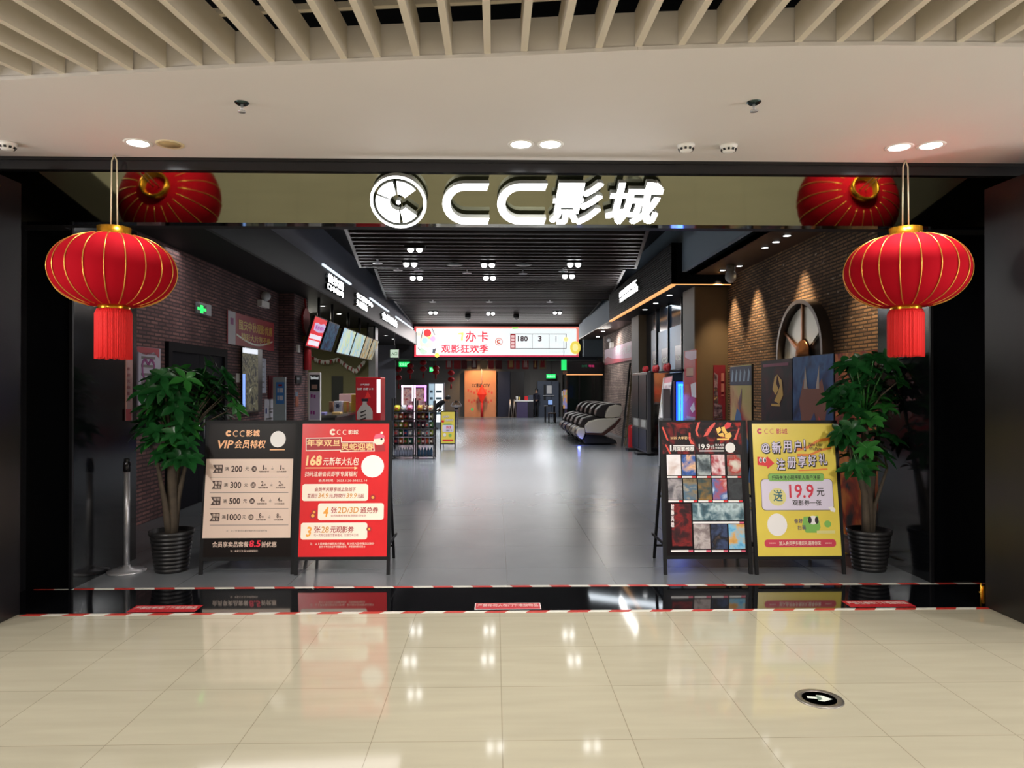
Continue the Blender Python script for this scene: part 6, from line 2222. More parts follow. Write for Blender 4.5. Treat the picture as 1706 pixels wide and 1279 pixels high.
for px_, py_, lab in ((683.5, 440.5, 'twin spotlight, left of the nearest visible row'), (813, 442, 'twin spotlight, middle of the nearest visible row'), (956.5, 441, 'twin spotlight, right of the nearest visible row'),
                      (693.5, 463.5, 'twin spotlight, left of the second row'), (815.5, 463.5, 'twin spotlight, middle of the second row'), (947, 460.5, 'twin spotlight, right of the second row'),
                      (721.5, 521, 'small distant twin spotlight, left of the row before the screen'), (817.5, 522.5, 'small distant twin spotlight, middle of the row before the screen'), (928.5, 521, 'small distant twin spotlight, right of the row before the screen')):
    twin(px_, py_, lab)
for k, (x, y) in enumerate(((0.0, 11.9), (-1.55, 14.0), (1.6, 11.9))):
    p_ = P(825, 300, Y=y)
    root = thing('twin_spotlight', ('twin spotlight hidden above the sign over the entrance, %s') % ('middle', 'left', 'right')[k], 'spotlight', (x, y, HC), 'twin spotlights under the dark slats')
    b = MB(); b.box((x - 0.20, y - 0.10, HC - 0.05), (x + 0.20, y + 0.10, HC + 0.02), BLACKM); b.build('housing', root)
    for s_ in (-1, 1):
        b = MB(); b.ball((x + s_ * 0.085, y, HC - 0.055), 0.062, MATS['spot_lens'], 14, 8); b.build('lens', root)
    l = lamp('spot_beam', 'AREA', (0, 0, 0), 36, (0.95, 0.97, 1.0), 0.2, None, spread=110)
    l.parent = root
    l.location = (0, 0, -0.13)
for px_, py_, lab in ((757, 441, 'left'), (872, 441, 'right')):
    p_ = P(px_, py_, Z=HC - 0.05)
    root = thing('ceiling_speaker', 'dark disc shaped ceiling fitting, %s of the centre spotlight' % lab, 'ceiling fitting', (p_.x, p_.y, HC))
    b = MB(); b.lathe([(0.16, HC - 0.06), (0.18, HC - 0.05), (0.10, HC - 0.02), (0.02, HC)], mat('fitting_grey', '#4c5454', 0.4), 22, (p_.x, p_.y, 0)); b.build('disc', root)
    b = MB(); b.tube([(p_.x, p_.y, HC - 0.02), (p_.x, p_.y, HC + .05)], 0.02, BLACKM, 8); b.build('stem', root)
for px_, py_, lab in ((778, 455, 'second row left'), (871, 456, 'second row right'), (663, 450, 'far left of second row'), (698, 451, 'left of the second row spotlight'), (938, 452, 'right of second row'), (629, 438.5, 'left end of nearest row'),
                      (721, 503, 'left of the third row'), (815, 503, 'middle of the third row'), (916, 503, 'right of the third row')):
    p_ = P(px_, py_, Z=HC - 0.05)
    root = thing('sprinkler', 'small sprinkler head under the dark slats, ' + lab, 'sprinkler', (p_.x, p_.y, HC), 'sprinklers under the dark slats')
    b = MB(); b.tube([(p_.x, p_.y, 4.9), (p_.x, p_.y, HC - 0.05)], 0.02, STEEL, 8); b.build('pipe', root)
    b = MB(); b.lathe([(0.02, HC - 0.05), (0.10, HC - 0.058), (0.11, HC - 0.05)], STEEL, 14, (p_.x, p_.y, 0)); b.build('deflector', root)
for px_, py_, lab in ((779.5, 528, 'left'), (860, 528, 'right')):
    p_ = P(px_, py_, Z=HC - 0.1)
    root = thing('dome_camera', 'dark dome camera on the ceiling before the screen, %s' % lab, 'camera', (p_.x, p_.y, HC))
    b = MB(); b.lathe([(0.001, HC - 0.22), (0.08, HC - 0.19), (0.11, HC - 0.12)], mat('camera_dome', '#b8b8b8', 0.2), 16, (p_.x, p_.y, 0)); b.build('dome', root)
    b = MB(); b.tube([(p_.x, p_.y, HC - 0.12), (p_.x, p_.y, HC)], 0.11, BLACKM, 16); b.build('mount', root)

# ================================================================== WIDE SCREEN
CL = (670, 530, 300 / 1706)
ls = Panel((0, 31.2, 0), (1, 0, 0), (0, 0, 1), 0.004, CL)
root = thing('led_screen', 'wide glowing advertising screen with red lettering at hall end', 'screen', tuple(ls.at(*ls.uv(890, 360))))
u0, v0, u1, v1 = ls.uvrect(116, 78, 1674, 366)
b = MB(); ls.uslab(b, u0, v0, u1, v1, 0, BLACK, 0.05); b.build('housing', root)
EM = 0.95
sm = lambda n_, c_: mat('led_' + n_, c_, 0.5, emit=EM, emit_color=c_)
b = MB()
ls.urect(b, u0, v0, u1, v1, sm('coral', '#e88878'), 1)
ls.rect(b, 116, 78, 130, 366, sm('red', '#d84050'), 2)
ls.rect(b, 116, 348, 1674, 366, sm('crimson', '#c84058'), 2)
ua, va, ub, vb2 = ls.uvrect(134, 96, 1652, 350)
ls.urect(b, ua, va, ub, vb2, sm('white', '#f2fbfb'), 3, 0.05)
pa = b.build('picture', root)
b = MB()
# generic ornaments at both ends in place of the drawn figures
for x, y, r, c_ in ((240, 140, 36, 'tomato'), (258, 172, 24, 'apricot'), (248, 222, 84, 'creamy'), (216, 212, 28, 'aqua'), (292, 196, 26, 'orchid'), (205, 305, 40, 'mint'), (270, 310, 34, 'paper'), (160, 150, 20, 'creamy'), (330, 350, 22, 'lemon')):
    col = {'tomato': '#e84848', 'apricot': '#f0b860', 'creamy': '#f8e4d0', 'aqua': '#b8e4e8', 'orchid': '#e0b0d8', 'mint': '#c8ecc8', 'paper': '#ffffff', 'lemon': '#f0d860'}[c_]
    ls.ell(b, x, y, r, sm(c_, col), 4 + (c_ in ('aqua', 'orchid', 'tomato')))
for p0, p1 in (((180, 190), (200, 100)), ((310, 160), (280, 90)), ((300, 330), (320, 285)), ((170, 300), (150, 280))):
    b.bar(ls.at(*ls.uv(*p0), 0.02), ls.at(*ls.uv(*p1), 0.02), 0.03, 0.004, sm('brown', '#6c4c4c'), up=ls.n)
ls.poly(b, [(290, 290), (322, 285), (312, 335), (285, 330)], sm('slate', '#58606c'), 5)
ls.ell(b, 1640, 278, 50, sm('lemon', '#f0d860'), 4, 62); ls.ell(b, 1640, 278, 26, sm('butter', '#f8f0a0'), 5, 34); ls.ell(b, 1552, 200, 22, sm('butter', '#f8f0a0'), 6)
ls.poly(b, [(1040, 86), (1100, 84), (1096, 100), (1044, 102)], sm('limegreen', '#98d860'), 4)
b.build('ornament', pa)
b = MB()
LR = sm('letter_red', '#d83848')
ls.poly(b, [(530, 140), (582, 134), (575, 215), (555, 215), (560, 155), (530, 158)], sm('lime', '#d8e058'), 4)
ls.text(b, '办', 598, 120, 702, 225, LR, 4, 0.03); ls.text(b, '卡', 714, 122, 818, 225, LR, 4, 0.03)
ls.text(b, '观影狂欢季', 370, 248, 818, 330, LR, 4, 0.03)
b.build('lettering', pa)
b = MB(); u, v = ls.uv(916, 222); du = abs(ls.uv(952, 222)[0] - u)
vs, fs = ring_poly((u, v), du * .82, du, 0, 360, 30); b.faces([ls.at(x, y, 0.016) for x, y in vs], fs, sm('rust', '#c86450'))
vs, fs = ring_poly((u, v), du * .22, du * .58, 40, 320, 20); b.faces([ls.at(x, y, 0.016) for x, y in vs], fs, sm('rust', '#c86450')); b.build('round_mark', pa)
b = MB()
DK = sm('ink', '#4c3c40')
for x0, y0, x1, y1 in ((1024, 146, 1556, 152), (1024, 284, 1556, 290), (1550, 146, 1556, 290), (1230, 146, 1234, 290), (1390, 146, 1394, 290)):
    ls.rect(b, x0, y0, x1, y1, DK, 4)
ls.rect(b, 1024, 148, 1074, 288, sm('maroon', '#98383c'), 5)
for i in range(4):
    ls.rect(b, 1034, 162 + i * 32, 1064, 184 + i * 32, sm('pink', '#f0c8c8'), 6)
for t_, x0, x1 in (('180', 1096, 1190), ('3', 1288, 1322), ('1', 1446, 1466)):
    ls.text(b, t_, x0 + (7 if t_ == '1' else 0), 168, x1 - (5 if t_ == '1' else 0), 220, DK, 5, 0.03)
for t_, x0, x1 in (('元代金券', 1110, 1190), ('张观影券', 1275, 1350), ('份大爆米花', 1420, 1520)):
    ls.text(b, t_, x0, 248, x1, 264, sm('palegrey', '#c8b8b8'), 5)
ls.text(b, '地址：万达广场四楼影城 186-5404-1401', 1024, 308, 1570, 332, sm('greyish', '#b0b4b4'), 4)
b.build('offer_table', pa)
lamp('screen_glow', 'AREA', (0.05, 31.1, 3.55), 110, (1.0, 0.95, 0.93), 6.6, (0.05, 20, 1.0), size_y=1.2)

# ================================================================== FAR LOBBY
C6 = (740, 580, 220 / 1706)
# paper flags hanging under the screen
fl = Panel((0, 32.0, 0), (1, 0, 0), (0, 0, 1), 0.004, C6)
FL = [(22, 105, 'red', 'white'), (125, 215, 'red', 'red'), (222, 295, 'maroon', 'maroon'), (352, 425, 'maroon', 'white'), (462, 550, 'cream', 'cream'), (572, 640, 'red', 'red'), (662, 745, 'maroon', 'maroon'), (820, 905, 'red', 'gold'), (925, 975, 'red', 'red'), (1010, 1090, 'red', 'pale'), (1150, 1205, 'maroon', 'gold'), (1225, 1315, 'cream', 'red')]
FC = {'red': '#b03034', 'white': '#c8b8b4', 'maroon': '#6c2428', 'cream': '#a8906c', 'gold': '#c89c5c', 'pale': '#d0a8a0'}
for i, (x0, x1, c1, c2) in enumerate(FL):
    u0, v0, u1, v1 = fl.uvrect(x0, 128, x1, 268)
    root = thing('paper_flag', '%s paper flag with %s picture, number %s from the left under the screen' % (c1, c2, ('one', 'two', 'three', 'four', 'five', 'six', 'seven', 'eight', 'nine', 'ten', 'eleven', 'twelve')[i]), 'paper flag', tuple(fl.at((u0 + u1) / 2, v1)), 'paper flags hanging under the screen')
    b = MB(); fl.uslab(b, u0, v0, u1, v1, 0.01, mat('flag_' + c1, FC[c1], 0.6)); b.build('sheet', root)
    b = MB(); q = fl.shift(0.012); q.poly(b, [(u0 + .05, v0 + .08), (u1 - .05, v0 + .08), (u1 - .08, v0 + .45), ((u0 + u1) / 2, v1 - .15), (u0 + .08, v0 + .45)], mat('flagprint_' + c2, FC[c2], 0.6), 0, True); b.build('picture', root)
    b = MB(); b.tube([fl.at((u0 + u1) / 2, v1), fl.at((u0 + u1) / 2, 3.3)], 0.008, WHITE, 5); b.build('string', root)
# lit orange feature wall
fo_ = Panel((0, 40.6, 0), (1, 0, 0), (0, 0, 1), 0.006, C6)
u0, _, u1, v1 = fo_.uvrect(262, 290, 672, 880)
b = MB(); fo_.uslab(b, u0, 0, u1, v1, 0, mat('terracotta_panel', '#c88a64', 0.6, noise=0.08, nscale=2), 0.3); o = b.build('feature_wall'); tag(o, 'lit orange feature wall with red diamond in the far lobby', 'wall panel')
b = MB(); f = fo_.shift(0.004); f.crop = C6
f.text(b, 'CC影城·CITY', 358, 452, 590, 508, INK, 1, 0.02)
for k in range(9):
    f.rect(b, 300 + k * 38, 530 + (k % 3) * 14, 322 + k * 38, 560 + (k % 3) * 14, mat('pink_red_print', '#d05848', 0.5), 1)
    f.rect(b, 310 + k * 36, 660 + (k % 2) * 20, 330 + k * 36, 690 + (k % 2) * 20, mat('pink_red_print', '#d05848', 0.5), 1)
f.ell(b, 362, 788, 18, mat('green_dot', '#4cb060', 0.5, emit=0.4), 1)
b.build('lettering', o)
c = fo_.at(*fo_.uv(488, 590), 0.25)
root = thing('diamond_lantern', 'bright red diamond ornament hanging before the lit orange wall', 'ornament', tuple(c))
b = MB(); b.lathe([(0.02, -.5), (0.27, 0), (0.02, .5)], mat('diamond_red', '#e83020', 0.5, emit=0.5), 8, c, smooth=False); b.build('body', root)
b = MB(); b.tube([c - Vector((0, 0, .5)), c - Vector((0, 0, 1.35))], 0.07, M_KNOT, 8); b.build('tassel', root)
b = MB(); b.tube([c + Vector((0, 0, .5)), (c.x, c.y, 3.3)], 0.01, WHITE, 5); b.build('cord', root)
lamp('feature_spot', 'SPOT', (c.x, 39.2, 3.2), 320, (1.0, 0.6, 0.3), 0.1, (c.x, 40.6, 1.3), spot=95)
# dark pillar with screen side
u0, _, u1, v1 = fo_.uvrect(690, 300, 850, 880)
b = MB(); fo_.uslab(b, u0, 0, u1, v1 , 0.2, mat('pillar_navy', '#1c2238', 0.35), 0.4); struct('wall_front.003', b, 'dark blue pillar right of the lit orange wall', 'column')
u0, v0, u1, v1 = fo_.uvrect(855, 300, 1030, 640)
b = MB(); fo_.uslab(b, u0, 0, u1, v1, 0.1, mat('panel_brown_black', '#1c1716', 0.4), 0.3); o = b.build('dark_partition'); tag(o, 'black brown partition behind the ticket check desk', 'partition')
for k, x in enumerate((852, 905)):
    b = MB(); fq = fo_.shift(0.5); fq.crop = C6
    for dx in (-15, 26):
        e_ = fq.at(*fq.uv(x + dx, 866)); e_.z = 0
        b.tube([e_, fq.at(*fq.uv(x, 660))], 0.025, STEEL, 8)
    o = b.build('easel_stand'); tag(o, ('left', 'right')[k] + ' white easel legs beside the dark pillar', 'easel')
# ticket desk
fd = Panel((0, 39.3, 0), (1, 0, 0), (0, 0, 1), 0.006, C6)
u0, _, u1, v1 = fd.uvrect(935, 672, 1150, 880)
root = thing('ticket_desk', 'purple grey ticket check desk in the far lobby', 'desk', tuple(fd.at((u0 + u1) / 2, 0)))
b = MB(); fd.uslab(b, u0, 0, u1 - .3, v1 - .06, 0, mat('desk_purple', '#463c5c', 0.5), 0.6)
b.build('desk_front', root)
b = MB(); fd.uslab(b, u1 - .3, 0, u1, v1 - .06, 0.02, mat('desk_dark', '#1c1a24', 0.5), 0.6); b.build('desk_side', root)
b = MB(); fd.uslab(b, u0 - .08, v1 - .06, u1, v1, 0.05, WHITE, 0.65); b.build('desk_top', root)
top = v1
for (x0, x1, y0, m, nm, lab) in ((928, 955, 622, WHITE, 'cup', 'white cup on the left end of the ticket desk'), (962, 985, 628, mat('box_yellow', '#d0b860', 0.5), 'small_box', 'small yellow box on the ticket desk'), (1040, 1085, 620, RED, 'small_box', 'red box on the ticket desk')):
    a0, _, a1, z1 = fd.uvrect(x0, y0, x1, 672)
    b = MB()
    if nm == 'cup':
        cc = fd.at((a0 + a1) / 2, top, -.2); b.lathe([(0.05, 0), (0.07, z1 - top)], m, 14, cc)
    else:
        b.box((a0, 39.4, top), (a1, 39.6, z1), m)
    o = b.build(nm); tag(o, lab, nm.replace('_', ' '))
a0, z0, a1, z1 = fd.uvrect(1088, 640, 1150, 684)
b = MB(); b.box((a0, 39.45, top), (a1, 39.5, top + .28), mat('monitor_back', '#4c505c', 0.4)); o = b.build('monitor'); tag(o, 'grey monitor on the right end of the ticket desk', 'monitor')


# ---- people (skin modifier bodies)
def skin_mesh(name, joints, edges, mats, parent=None, matfn=None, sub=2):
    me = bpy.data.meshes.new(name)
    me.from_pydata([j[0] for j in joints], edges, [])
    o = bpy.data.objects.new(name, me)
    COL.objects.link(o)
    sk_ = o.modifiers.new('skin', 'SKIN')
    for i, j in enumerate(joints):
        r = j[1]
        me.skin_vertices[0].data[i].radius = r if isinstance(r, tuple) else (r, r)
    me.skin_vertices[0].data[0].use_root = True
    sb = o.modifiers.new('sub', 'SUBSURF'); sb.levels = sub; sb.render_levels = sub
    dg = bpy.context.evaluated_depsgraph_get()
    m2 = bpy.data.meshes.new_from_object(o.evaluated_get(dg))
    m2.name = name
    o.modifiers.clear()
    o.data = m2
    bpy.data.meshes.remove(me)
    for m in mats:
        m2.materials.append(m)
    for p_ in m2.polygons:
        p_.use_smooth = True
        p_.material_index = matfn(p_.center) if matfn else 0
    if parent:
        o.parent = parent
    return o


M_SKIN = mat('skin', '#c89878', 0.5)
M_HAIR = mat('dark_hair', '#15110f', 0.5)


def person(name, label, loc, H, rz, pose, top, bottom, shoes, bend=0.0, lift=0.0):
    """joint skeleton scaled to height H; pose: 'up' arms to head, 'desk' forearms forward, 'bend' leaning"""
    root = thing(name, label, 'person', loc)
    root.rotation_euler = (0, 0, rz)
    s_ = H / 1.75
    B = lambda x, y, z: (Vector((x, y, z)) * s_)

    def lean(v):
        if bend and v.z > 0.9 * s_:
            q = v - Vector((0, 0, 0.92 * s_))
            q = Matrix.Rotation(bend, 3, 'X') @ q
            return q + Vector((0, 0, 0.92 * s_))
        return v
    J = [(B(0, 0, .95), (.15 * s_, .11 * s_)), (B(0, 0, 1.12), (.135 * s_, .10 * s_)), (B(0, 0, 1.36), (.165 * s_, .11 * s_)), (B(0, 0, 1.47), (.06 * s_, .06 * s_)), (B(0, -.01, 1.56), (.062 * s_, .065 * s_)), (B(0, -.02, 1.66), (.082 * s_, .095 * s_)), (B(0, 0, 1.75), (.05 * s_, .06 * s_))]
    E = [(0, 1), (1, 2), (2, 3), (3, 4), (4, 5), (5, 6)]
    for sx in (-1, 1):
        n_ = len(J)
        J += [(B(sx * .09, 0, .88), .088 * s_), (B(sx * .10, -.01, .50), .060 * s_), (B(sx * .10, .02, .09), .040 * s_), (B(sx * .105, -.13, .035), .038 * s_)]
        E += [(0, n_), (n_, n_ + 1), (n_ + 1, n_ + 2), (n_ + 2, n_ + 3)]
        n_ = len(J)
        if pose == 'up':
            arm = [(sx * .19, 0, 1.40), (sx * .40, -.04, 1.42), (sx * .22, -.04, 1.70), (sx * .14, -.05, 1.76)]
        elif pose == 'desk':
            arm = [(sx * .19, 0, 1.40), (sx * .25, -.03, 1.14), (sx * .18, -.24, 1.06), (sx * .15, -.31, 1.05)]
        else:
            arm = [(sx * .19, 0, 1.40), (sx * .23, -.05, 1.12), (sx * .18, -.22, .92), (sx * .16, -.30, .86)]
        rr_ = (.055, .044, .032, .028)
        J += [(B(*a), r * s_) for a, r in zip(arm, rr_)]
        E += [(2, n_), (n_, n_ + 1), (n_ + 1, n_ + 2), (n_ + 2, n_ + 3)]
    J = [(lean(v), r) for v, r in J]
    hands = [J[14][0], J[22][0]]
    head = J[5][0]

    def mf(c):
        v = c.copy()
        if bend and v.z > 0.9 * s_ or (bend and (v - head).length < .3 * s_):
            q = v - Vector((0, 0, 0.92 * s_)); v = Matrix.Rotation(-bend, 3, 'X') @ q + Vector((0, 0, 0.92 * s_))
        if min((c - h).length for h in hands) < .075 * s_:
            return 0
        if (c - head).length < .17 * s_ and v.z > 1.49 * s_:
            return 0
        if v.z < .07 * s_:
            return 3
        return 1 if v.z > .93 * s_ else 2
    skin_mesh('body', J, E, [M_SKIN, top, bottom, shoes], root, mf)
    # hair cap and face
    b = MB()
    fwd = Matrix.Rotation(bend, 3, 'X') if bend else Matrix.Identity(3)
    b.lathe([(0.001, .115), (.05, .108), (.085, .075), (.103, .02), (.10, -.05), (.085, -.09)], M_HAIR, 14, head + fwd @ Vector((0, .022, .025)) * s_, lambda a, z: (0.86 if math.sin(a) < -0.3 and z < .03 else 1.0) * s_, fwd @ Matrix.Diagonal(Vector((1, 1, s_))))
    h = b.build('hair'); h.parent = root
    b = MB()
    for sx in (-1, 1):
        b.ball(head + fwd @ Vector((sx * .033, -.088, .005)) * s_, .011 * s_, INK, 8, 6)
    e = b.build('eyes'); e.parent = root
    b = MB(); b.ball(head + fwd @ Vector((0, -.105, -.02)) * s_, (.012 * s_, .018 * s_, .02 * s_), M_SKIN, 8, 6); e = b.build('nose'); e.parent = root
    b = MB(); b.ball(head + fwd @ Vector((0, -.088, -.055)) * s_, (.024 * s_, .008 * s_, .007 * s_), mat('lips', '#a05850', 0.5), 8, 6); e = b.build('mouth'); e.parent = root
    # fingers
    b = MB()
    for k, hd in enumerate(hands):
        el = J[13 + 8 * k][0]
        d = (hd - el).normalized()
        sd_ = d.cross(Vector((0, 1, 0.2))).normalized()
        for i in range(4):
            o_ = hd + sd_ * ((i - 1.5) * .02 * s_)
            b.tube([o_, o_ + d * (.05 * s_), o_ + d * ((.085 - .008 * abs(i - 1.5)) * s_) + Vector((0, -.012 * s_, 0))], [.009 * s_, .009 * s_, .007 * s_], M_SKIN, 6)
        b.tube([hd - d * .01 * s_, hd + sd_ * (.05 * s_) + d * (.025 * s_), hd + sd_ * (.055 * s_) + d * (.055 * s_)], [.011 * s_, .010 * s_, .008 * s_], M_SKIN, 6)
    e = b.build('fingers'); e.parent = root
    return root


M_TOPW, M_TRW, M_TOPB, M_TRB = mat('white_jacket', '#d4ccd0', 0.7), mat('pale_trousers', '#c8bcc0', 0.7), mat('black_coat', '#14141a', 0.7), mat('dark_trousers', '#1a1c24', 0.7)
p_ = P(760, 709.5, Z=0)
r_ = person('person', 'child in white top and pale trousers holding both hands to the head', (p_.x, p_.y, 0), 1.05, 0.2, 'up', M_TOPW, M_TRW, mat('pink_shoes', '#c8a0a8', 0.6))
b = MB(); b.box((-.07, -.085, .70), (.07, -.066, .78), INK); o = b.build('chest_print'); o.parent = r_
b = MB(); b.box((-.08, -.08, .60), (.08, -.066, .66), mat('pink_stripe', '#c890a0', 0.6)); o = b.build('pink_stripe'); o.parent = r_
p_ = P(723, 715.5, Z=0)
person('person', 'adult in black coat bending forward beside the child', (p_.x, p_.y, 0), 1.62, 1.2, 'bend', M_TOPB, M_TRB, BLACKM, bend=1.0)
p_ = P(889, 693, Z=0)
person('person', 'person in dark clothes standing behind the ticket desk in far lobby', (p_.x + .1, 40.28, 0), 1.55, -0.5, 'desk', mat('navy_coat', '#1a1a2c', 0.7), M_TRB, BLACKM)
person('person', 'staff member in black bending behind the snack counter', (-4.62, 16.4, 0), 1.62, 0.9, 'desk', M_TOPB, M_TRB, BLACKM, bend=0.25)

# small table with laptop and chairs by the booth
fb = Panel((0, 34.0, 0), (1, 0, 0), (0, 0, 1), 0.006, C6)
u0, _, u1, v1 = fb.uvrect(1300, 742, 1440, 980)
root = thing('small_table', 'small dark table with glowing laptop left of the glass booth', 'table', tuple(fb.at((u0 + u1) / 2, 0)))
b = MB(); fb.uslab(b, u0, v1 - .04, u1, v1, 0, mat('table_top_grey', '#6c6864', 0.4), 0.6); b.build('tabletop', root)
for x in (u0 + .04, u1 - .04):
    for y in (0.03, .57):
        b = MB(); b.box((x - .02, 34.0 + y - .02, 0), (x + .02, 34.0 + y + .02, v1 - .04), BLACKM); b.build('leg', root)
a0, _, a1, z1 = fb.uvrect(1345, 650, 1412, 742)
root = thing('laptop', 'open laptop with blue screen on the small dark table', 'laptop', tuple(fb.at((a0 + a1) / 2, v1, -.3)))
b = MB(); b.box((a0, 34.15, v1), (a1, 34.4, v1 + .02), BLACKM); b.build('keyboard_deck', root)
b = MB(); b.box((a0, 34.40, v1 + .02), (a1, 34.42, v1 + .28), BLACKM); b.build('lid', root)
b = MB(); b.box((a0 + .02, 34.395, v1 + .05), (a1 - .02, 34.40, v1 + .26), mat('laptop_blue', '#88a8e0', 0.4, emit=0.9)); b.build('screen', root)
root = thing('stool', 'small brown stool in front of the small dark table', 'stool', (fb.at(u1 - .2, 0).x, 33.6, 0))
sx_, sy_ = fb.at(u1 - .2, 0).x, 33.6
b = MB(); b.box((sx_ - .18, sy_ - .18, .42), (sx_ + .18, sy_ + .18, .47), mat('stool_brown', '#5c4430', 0.5)); b.build('seat', root)
for dx in (-.15, .15):
    for dy in (-.15, .15):
        b = MB(); b.box((sx_ + dx - .02, sy_ + dy - .02, 0), (sx_ + dx + .02, sy_ + dy + .02, .42), BLACKM); b.build('leg', root)
# far grey doors with push bar and notice
u0, _, u1, v1 = fo_.uvrect(1205, 425, 1480, 880)
root = thing('fire_door', 'grey blue double fire door with push bar in the far lobby', 'door', tuple(fo_.at((u0 + u1) / 2, 0)))
um = u0 + (u1 - u0) * .66
for q0, q1 in ((u0, um), (um + .02, u1)):
    b = MB(); fo_.uslab(b, q0, 0, q1, v1, 0.0, mat('fire_door_grey', '#4c5464', 0.5), 0.3); b.build('door_leaf', root)
b = MB(); fo_.slab(b, 1275, 605, 1420, 618, 0.06, STEEL); b.build('push_bar', root)
b = MB(); fo_.slab(b, 1285, 470, 1315, 670, 0.01, BLACKM); b.build('window_slot', root)
b = MB(); fo_.slab(b, 1325, 480, 1390, 585, 0.012, WPRINT); b.build('notice', root)
# exit signs
for (x, y, Yd), lab, w in (((673.5, 606.7, 33.5), 'green exit sign nearest the snack bar in far lobby', .26), ((722.5, 615.3, 38), 'green exit sign over the lit fridge in far lobby', .22), ((918, 626.5, 40.5), 'green exit sign above the grey fire door', .26), ((939.5, 607.8, 27.53), 'upright green sign on the glass booth corner', .1)):
    p_ = P(x, y, Y=Yd)
    root = thing('exit_sign', lab, 'sign', tuple(p_))
    hh = .12 if w > .15 else .2
    b = MB(); b.box((p_.x - w - .02, Yd, p_.z - hh - .02), (p_.x + w + .02, Yd + .05, p_.z + hh + .02), BLACK); b.build('case', root)
    f = front_plane(Yd - .002)
    b = MB(); f.urect(b, p_.x - w, p_.z - hh, p_.x + w, p_.z + hh, mat('exit_green', '#18b858', 0.5, emit=1.5), 0)
    if w > .15:
        f.utext(b, '安全出口', p_.x - w * .85, p_.z - .07, p_.x + w * .85, p_.z + .07, mat('exit_pale', '#a0f0c0', 0.5, emit=1.5), 1, 0.01)
    b.build('lit_face', root)
    b = MB(); b.tube([(p_.x, Yd + .02, p_.z + hh), (p_.x, Yd + .02, 3.4)], 0.012, BLACK, 5); b.build('hanging_rod', root)
# fridges and pink lit shelving
f4 = Panel((0, 29.0, 0), (1, 0, 0), (0, 0, 1), 0.006, C4B)
u0, _, u1, v1 = f4.uvrect(630, 385, 805, 660)
root = thing('glass_fridge', 'brightly lit white glass door fridge behind the small yellow stand', 'fridge', tuple(f4.at((u0 + u1) / 2, 0)))
b = MB(); f4.uslab(b, u0, 0, u1, v1, 0, mat('fridge_case', '#8c98a4', 0.4), 0.7); b.build('cabinet', root)
um = u0 + (u1 - u0) * .4
for k, (q0, q1) in enumerate(((u0 + .03, um - .02), (um + .02, u1 - .03))):
    b = MB(); f4.urect(b, q0, 0.25, q1, v1 - .05, mat('fridge_light' + str(k), ('#b8d4e4', '#f0fcff')[k], 0.3, emit=(0.7, 1.6)[k]), 1); d = b.build('door_glass', root)
    for z in (.55, .85, 1.15, 1.42):
        b = MB()
        f4.urect(b, q0 + .03, z, q1 - .05, z + .10, mat('fridge_goods', '#7c98a8', 0.5), 2)
        b.build('goods_row', d)
f5 = Panel((0, 28.5, 0), (1, 0, 0), (0, 0, 1), 0.006, C4B)
M_PL = mat('pink_white_light', '#ffe0f4', 0.5, emit=2.0)
M_PV = mat('violet_light', '#e090ff', 0.5, emit=2.0)
for (x0, x1, lab, mv) in ((330, 462, 'left', M_PL), (470, 606, 'right', M_PV)):
    u0, _, u1, v1 = f5.uvrect(x0, 415, x1, 700)
    root = thing('claw_machine', 'pink lit glass toy machine, %s of the pair behind the snack racks' % lab, 'claw machine', tuple(f5.at((u0 + u1) / 2, 0)))
    b = MB(); f5.uslab(b, u0, 0, u1, v1, 0, mat('machine_wine', '#5c2438', 0.4), 0.8); b.build('cabinet', root)
    b = MB(); f5.urect(b, u0 + .04, .75, u1 - .04, v1 - .12, art('toys', ['#8c3c4c', '#b08c98', '#d8b0a8', '#a02c40', '#c8a0b0'], 5.0, 0.25, 1.0), 1); b.build('window', root)
    b = MB(); f5.urect(b, u0, 0.3, u0 + .06, v1, M_PL, 2); b.build('light_tube', root)
    b = MB(); f5.urect(b, u0, v1 - .08, u1, v1, mv, 2); b.build('light_tube', root)
    b = MB(); f5.urect(b, u1 - .06, 1.1, u1, v1, mv, 2); b.build('light_tube', root)
# second snack counter behind racks
root = thing('snack_counter', 'pale second snack counter behind the snack racks', 'counter', (-4.6, 25, 0))
b = MB(); b.box((-5.3, 24.5, 0), (-3.95, 25.2, 1.25), mat('counter_pale', '#c0b4b8', 0.5)); b.build('counter_body', root)
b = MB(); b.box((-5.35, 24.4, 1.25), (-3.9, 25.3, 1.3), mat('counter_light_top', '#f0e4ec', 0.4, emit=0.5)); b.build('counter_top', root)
# hanging red lantern clusters
for i, (x, y, yb_, lab) in enumerate(((640, 604, 622, 'nearest to the grey post'), (664, 612, 640, 'second from the grey post'), (683.5, 606, 624, 'third from the grey post'), (705, 601, 622, 'over the claw machines'), (726, 610, 624, 'over the lit fridge'), (751.5, 618, 640, 'left of the lit orange wall'))):
    p_, pb = P(x, y, Y=32.3), P(x, yb_, Y=32.3)
    root = thing('small_lantern', 'small red hanging lantern string, ' + lab, 'lantern', tuple(p_), 'small red lantern strings in the far left')
    n_ = 2
    for k in range(n_):
        c = Vector((p_.x, 32.3, p_.z - (p_.z - pb.z) * k / n_ - .08))
        b = MB(); b.ball(c, (.15, .15, .12), M_KNOT, 12, 8); b.build('ball', root)
    b = MB(); b.tube([(p_.x, 32.3, 3.32), (p_.x, 32.3, pb.z)], 0.012, M_KNOT, 5); b.build('cord', root)
    b = MB(); b.tube([(p_.x, 32.3, pb.z), (p_.x, 32.3, pb.z - .2)], 0.04, M_KNOT, 6); b.build('tassel', root)

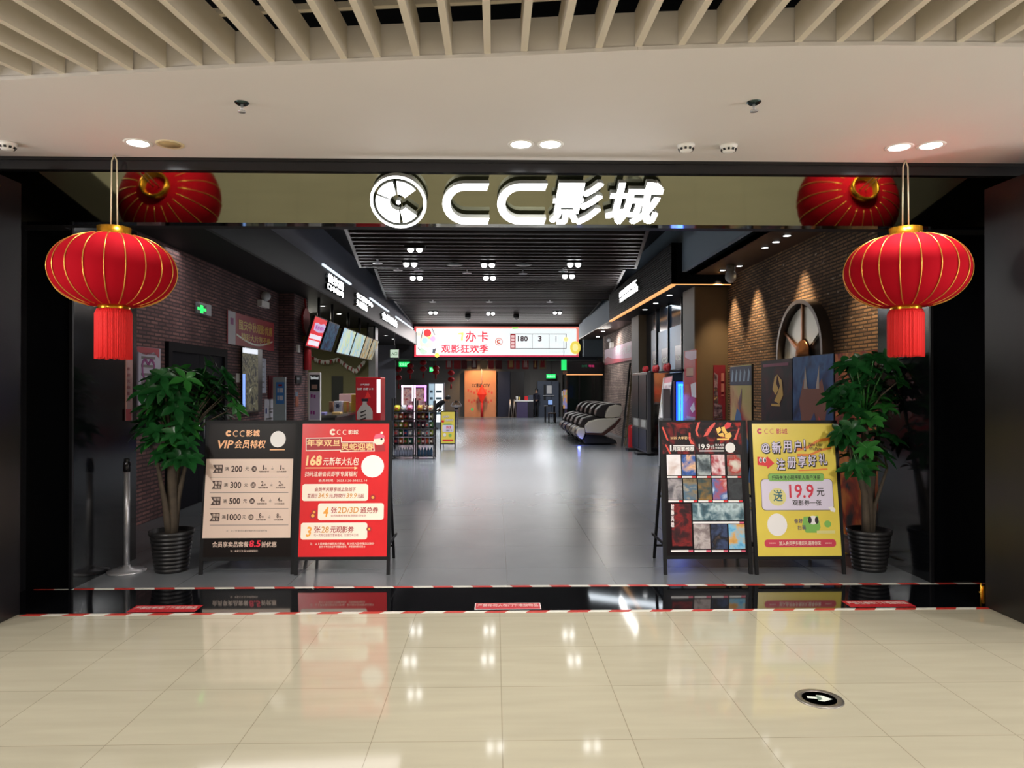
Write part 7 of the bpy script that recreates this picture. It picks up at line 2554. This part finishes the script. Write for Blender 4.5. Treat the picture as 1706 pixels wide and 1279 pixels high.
# ---- black glass booth
root = thing('glass_booth', 'black framed glass singing booth behind the massage chairs', 'booth', (3.4, 28.6, 0))
X0, X1, Y0, Y1, ZT = 2.77, 4.12, 27.6, 29.3, 2.6
M_BG = mat('booth_glass_dark', '#0e1614', 0.08)
M_BF = mat('booth_frame', '#0c0d10', 0.25)
b = MB(); b.box((X0, Y0, 0), (X1, Y0 + .03, ZT - .45), M_BG); b.build('glass_front', root)
b = MB(); b.box((X0, Y0, 0), (X0 + .03, Y1, ZT - .45), mat('booth_glass_side', '#1c2422', 0.08)); b.build('glass_side', root)
b = MB(); b.box((X0 - .02, Y0 - .02, ZT - .45), (X1 + .03, Y1, ZT), M_BF); b.build('header', root)
for x in (X0, X0 + .45, X0 + .95, X1 - .25, X1):
    b = MB(); b.box((x - .03, Y0 - .04, 0), (x + .03, Y0 + .04, ZT - .45), M_BF); b.build('mullion', root)
b = MB(); b.box((X0 - .04, Y1 - .06, 0), (X0 + .04, Y1, ZT - .45), M_BF); b.build('door_post', root)
b = MB(); b.box((X0 - .045, Y0 - .045, ZT - .49), (X1, Y0 - .02, ZT - .455), mat('booth_light', '#ffb070', 0.5, emit=0.8)); b.build('warm_light', root)
b = MB(); b.tube([(X0 - .08, 28.6, .9), (X0 - .08, 28.6, 1.5)], 0.025, STEEL, 8); b.build('door_handle', root)
b = MB(); b.tube([(X0 - .08, 28.9, .9), (X0 - .08, 28.9, 1.5)], 0.025, STEEL, 8); b.build('door_handle', root)
f = front_plane(Y0 - .041, CM)
b = MB(); f.rect(b, 222, 518, 260, 700, art('booth_poster', ['#58b088', '#d89848', '#7088c8', '#c87878'], 4, 0.3, 1.0), 0); b.build('poster', root)
b = MB(); f2 = front_plane(Y0 - .052, CM); f2.text(b, '咪哒', 470, 275, 525, 300, mat('booth_pink', '#d03070', 0.5, emit=0.6), 0, 0.02); f2.text(b, '友唱', 400, 275, 455, 300, mat('booth_green', '#1c6848', 0.5, emit=0.2), 0, 0.02); b.build('header_lettering', root)
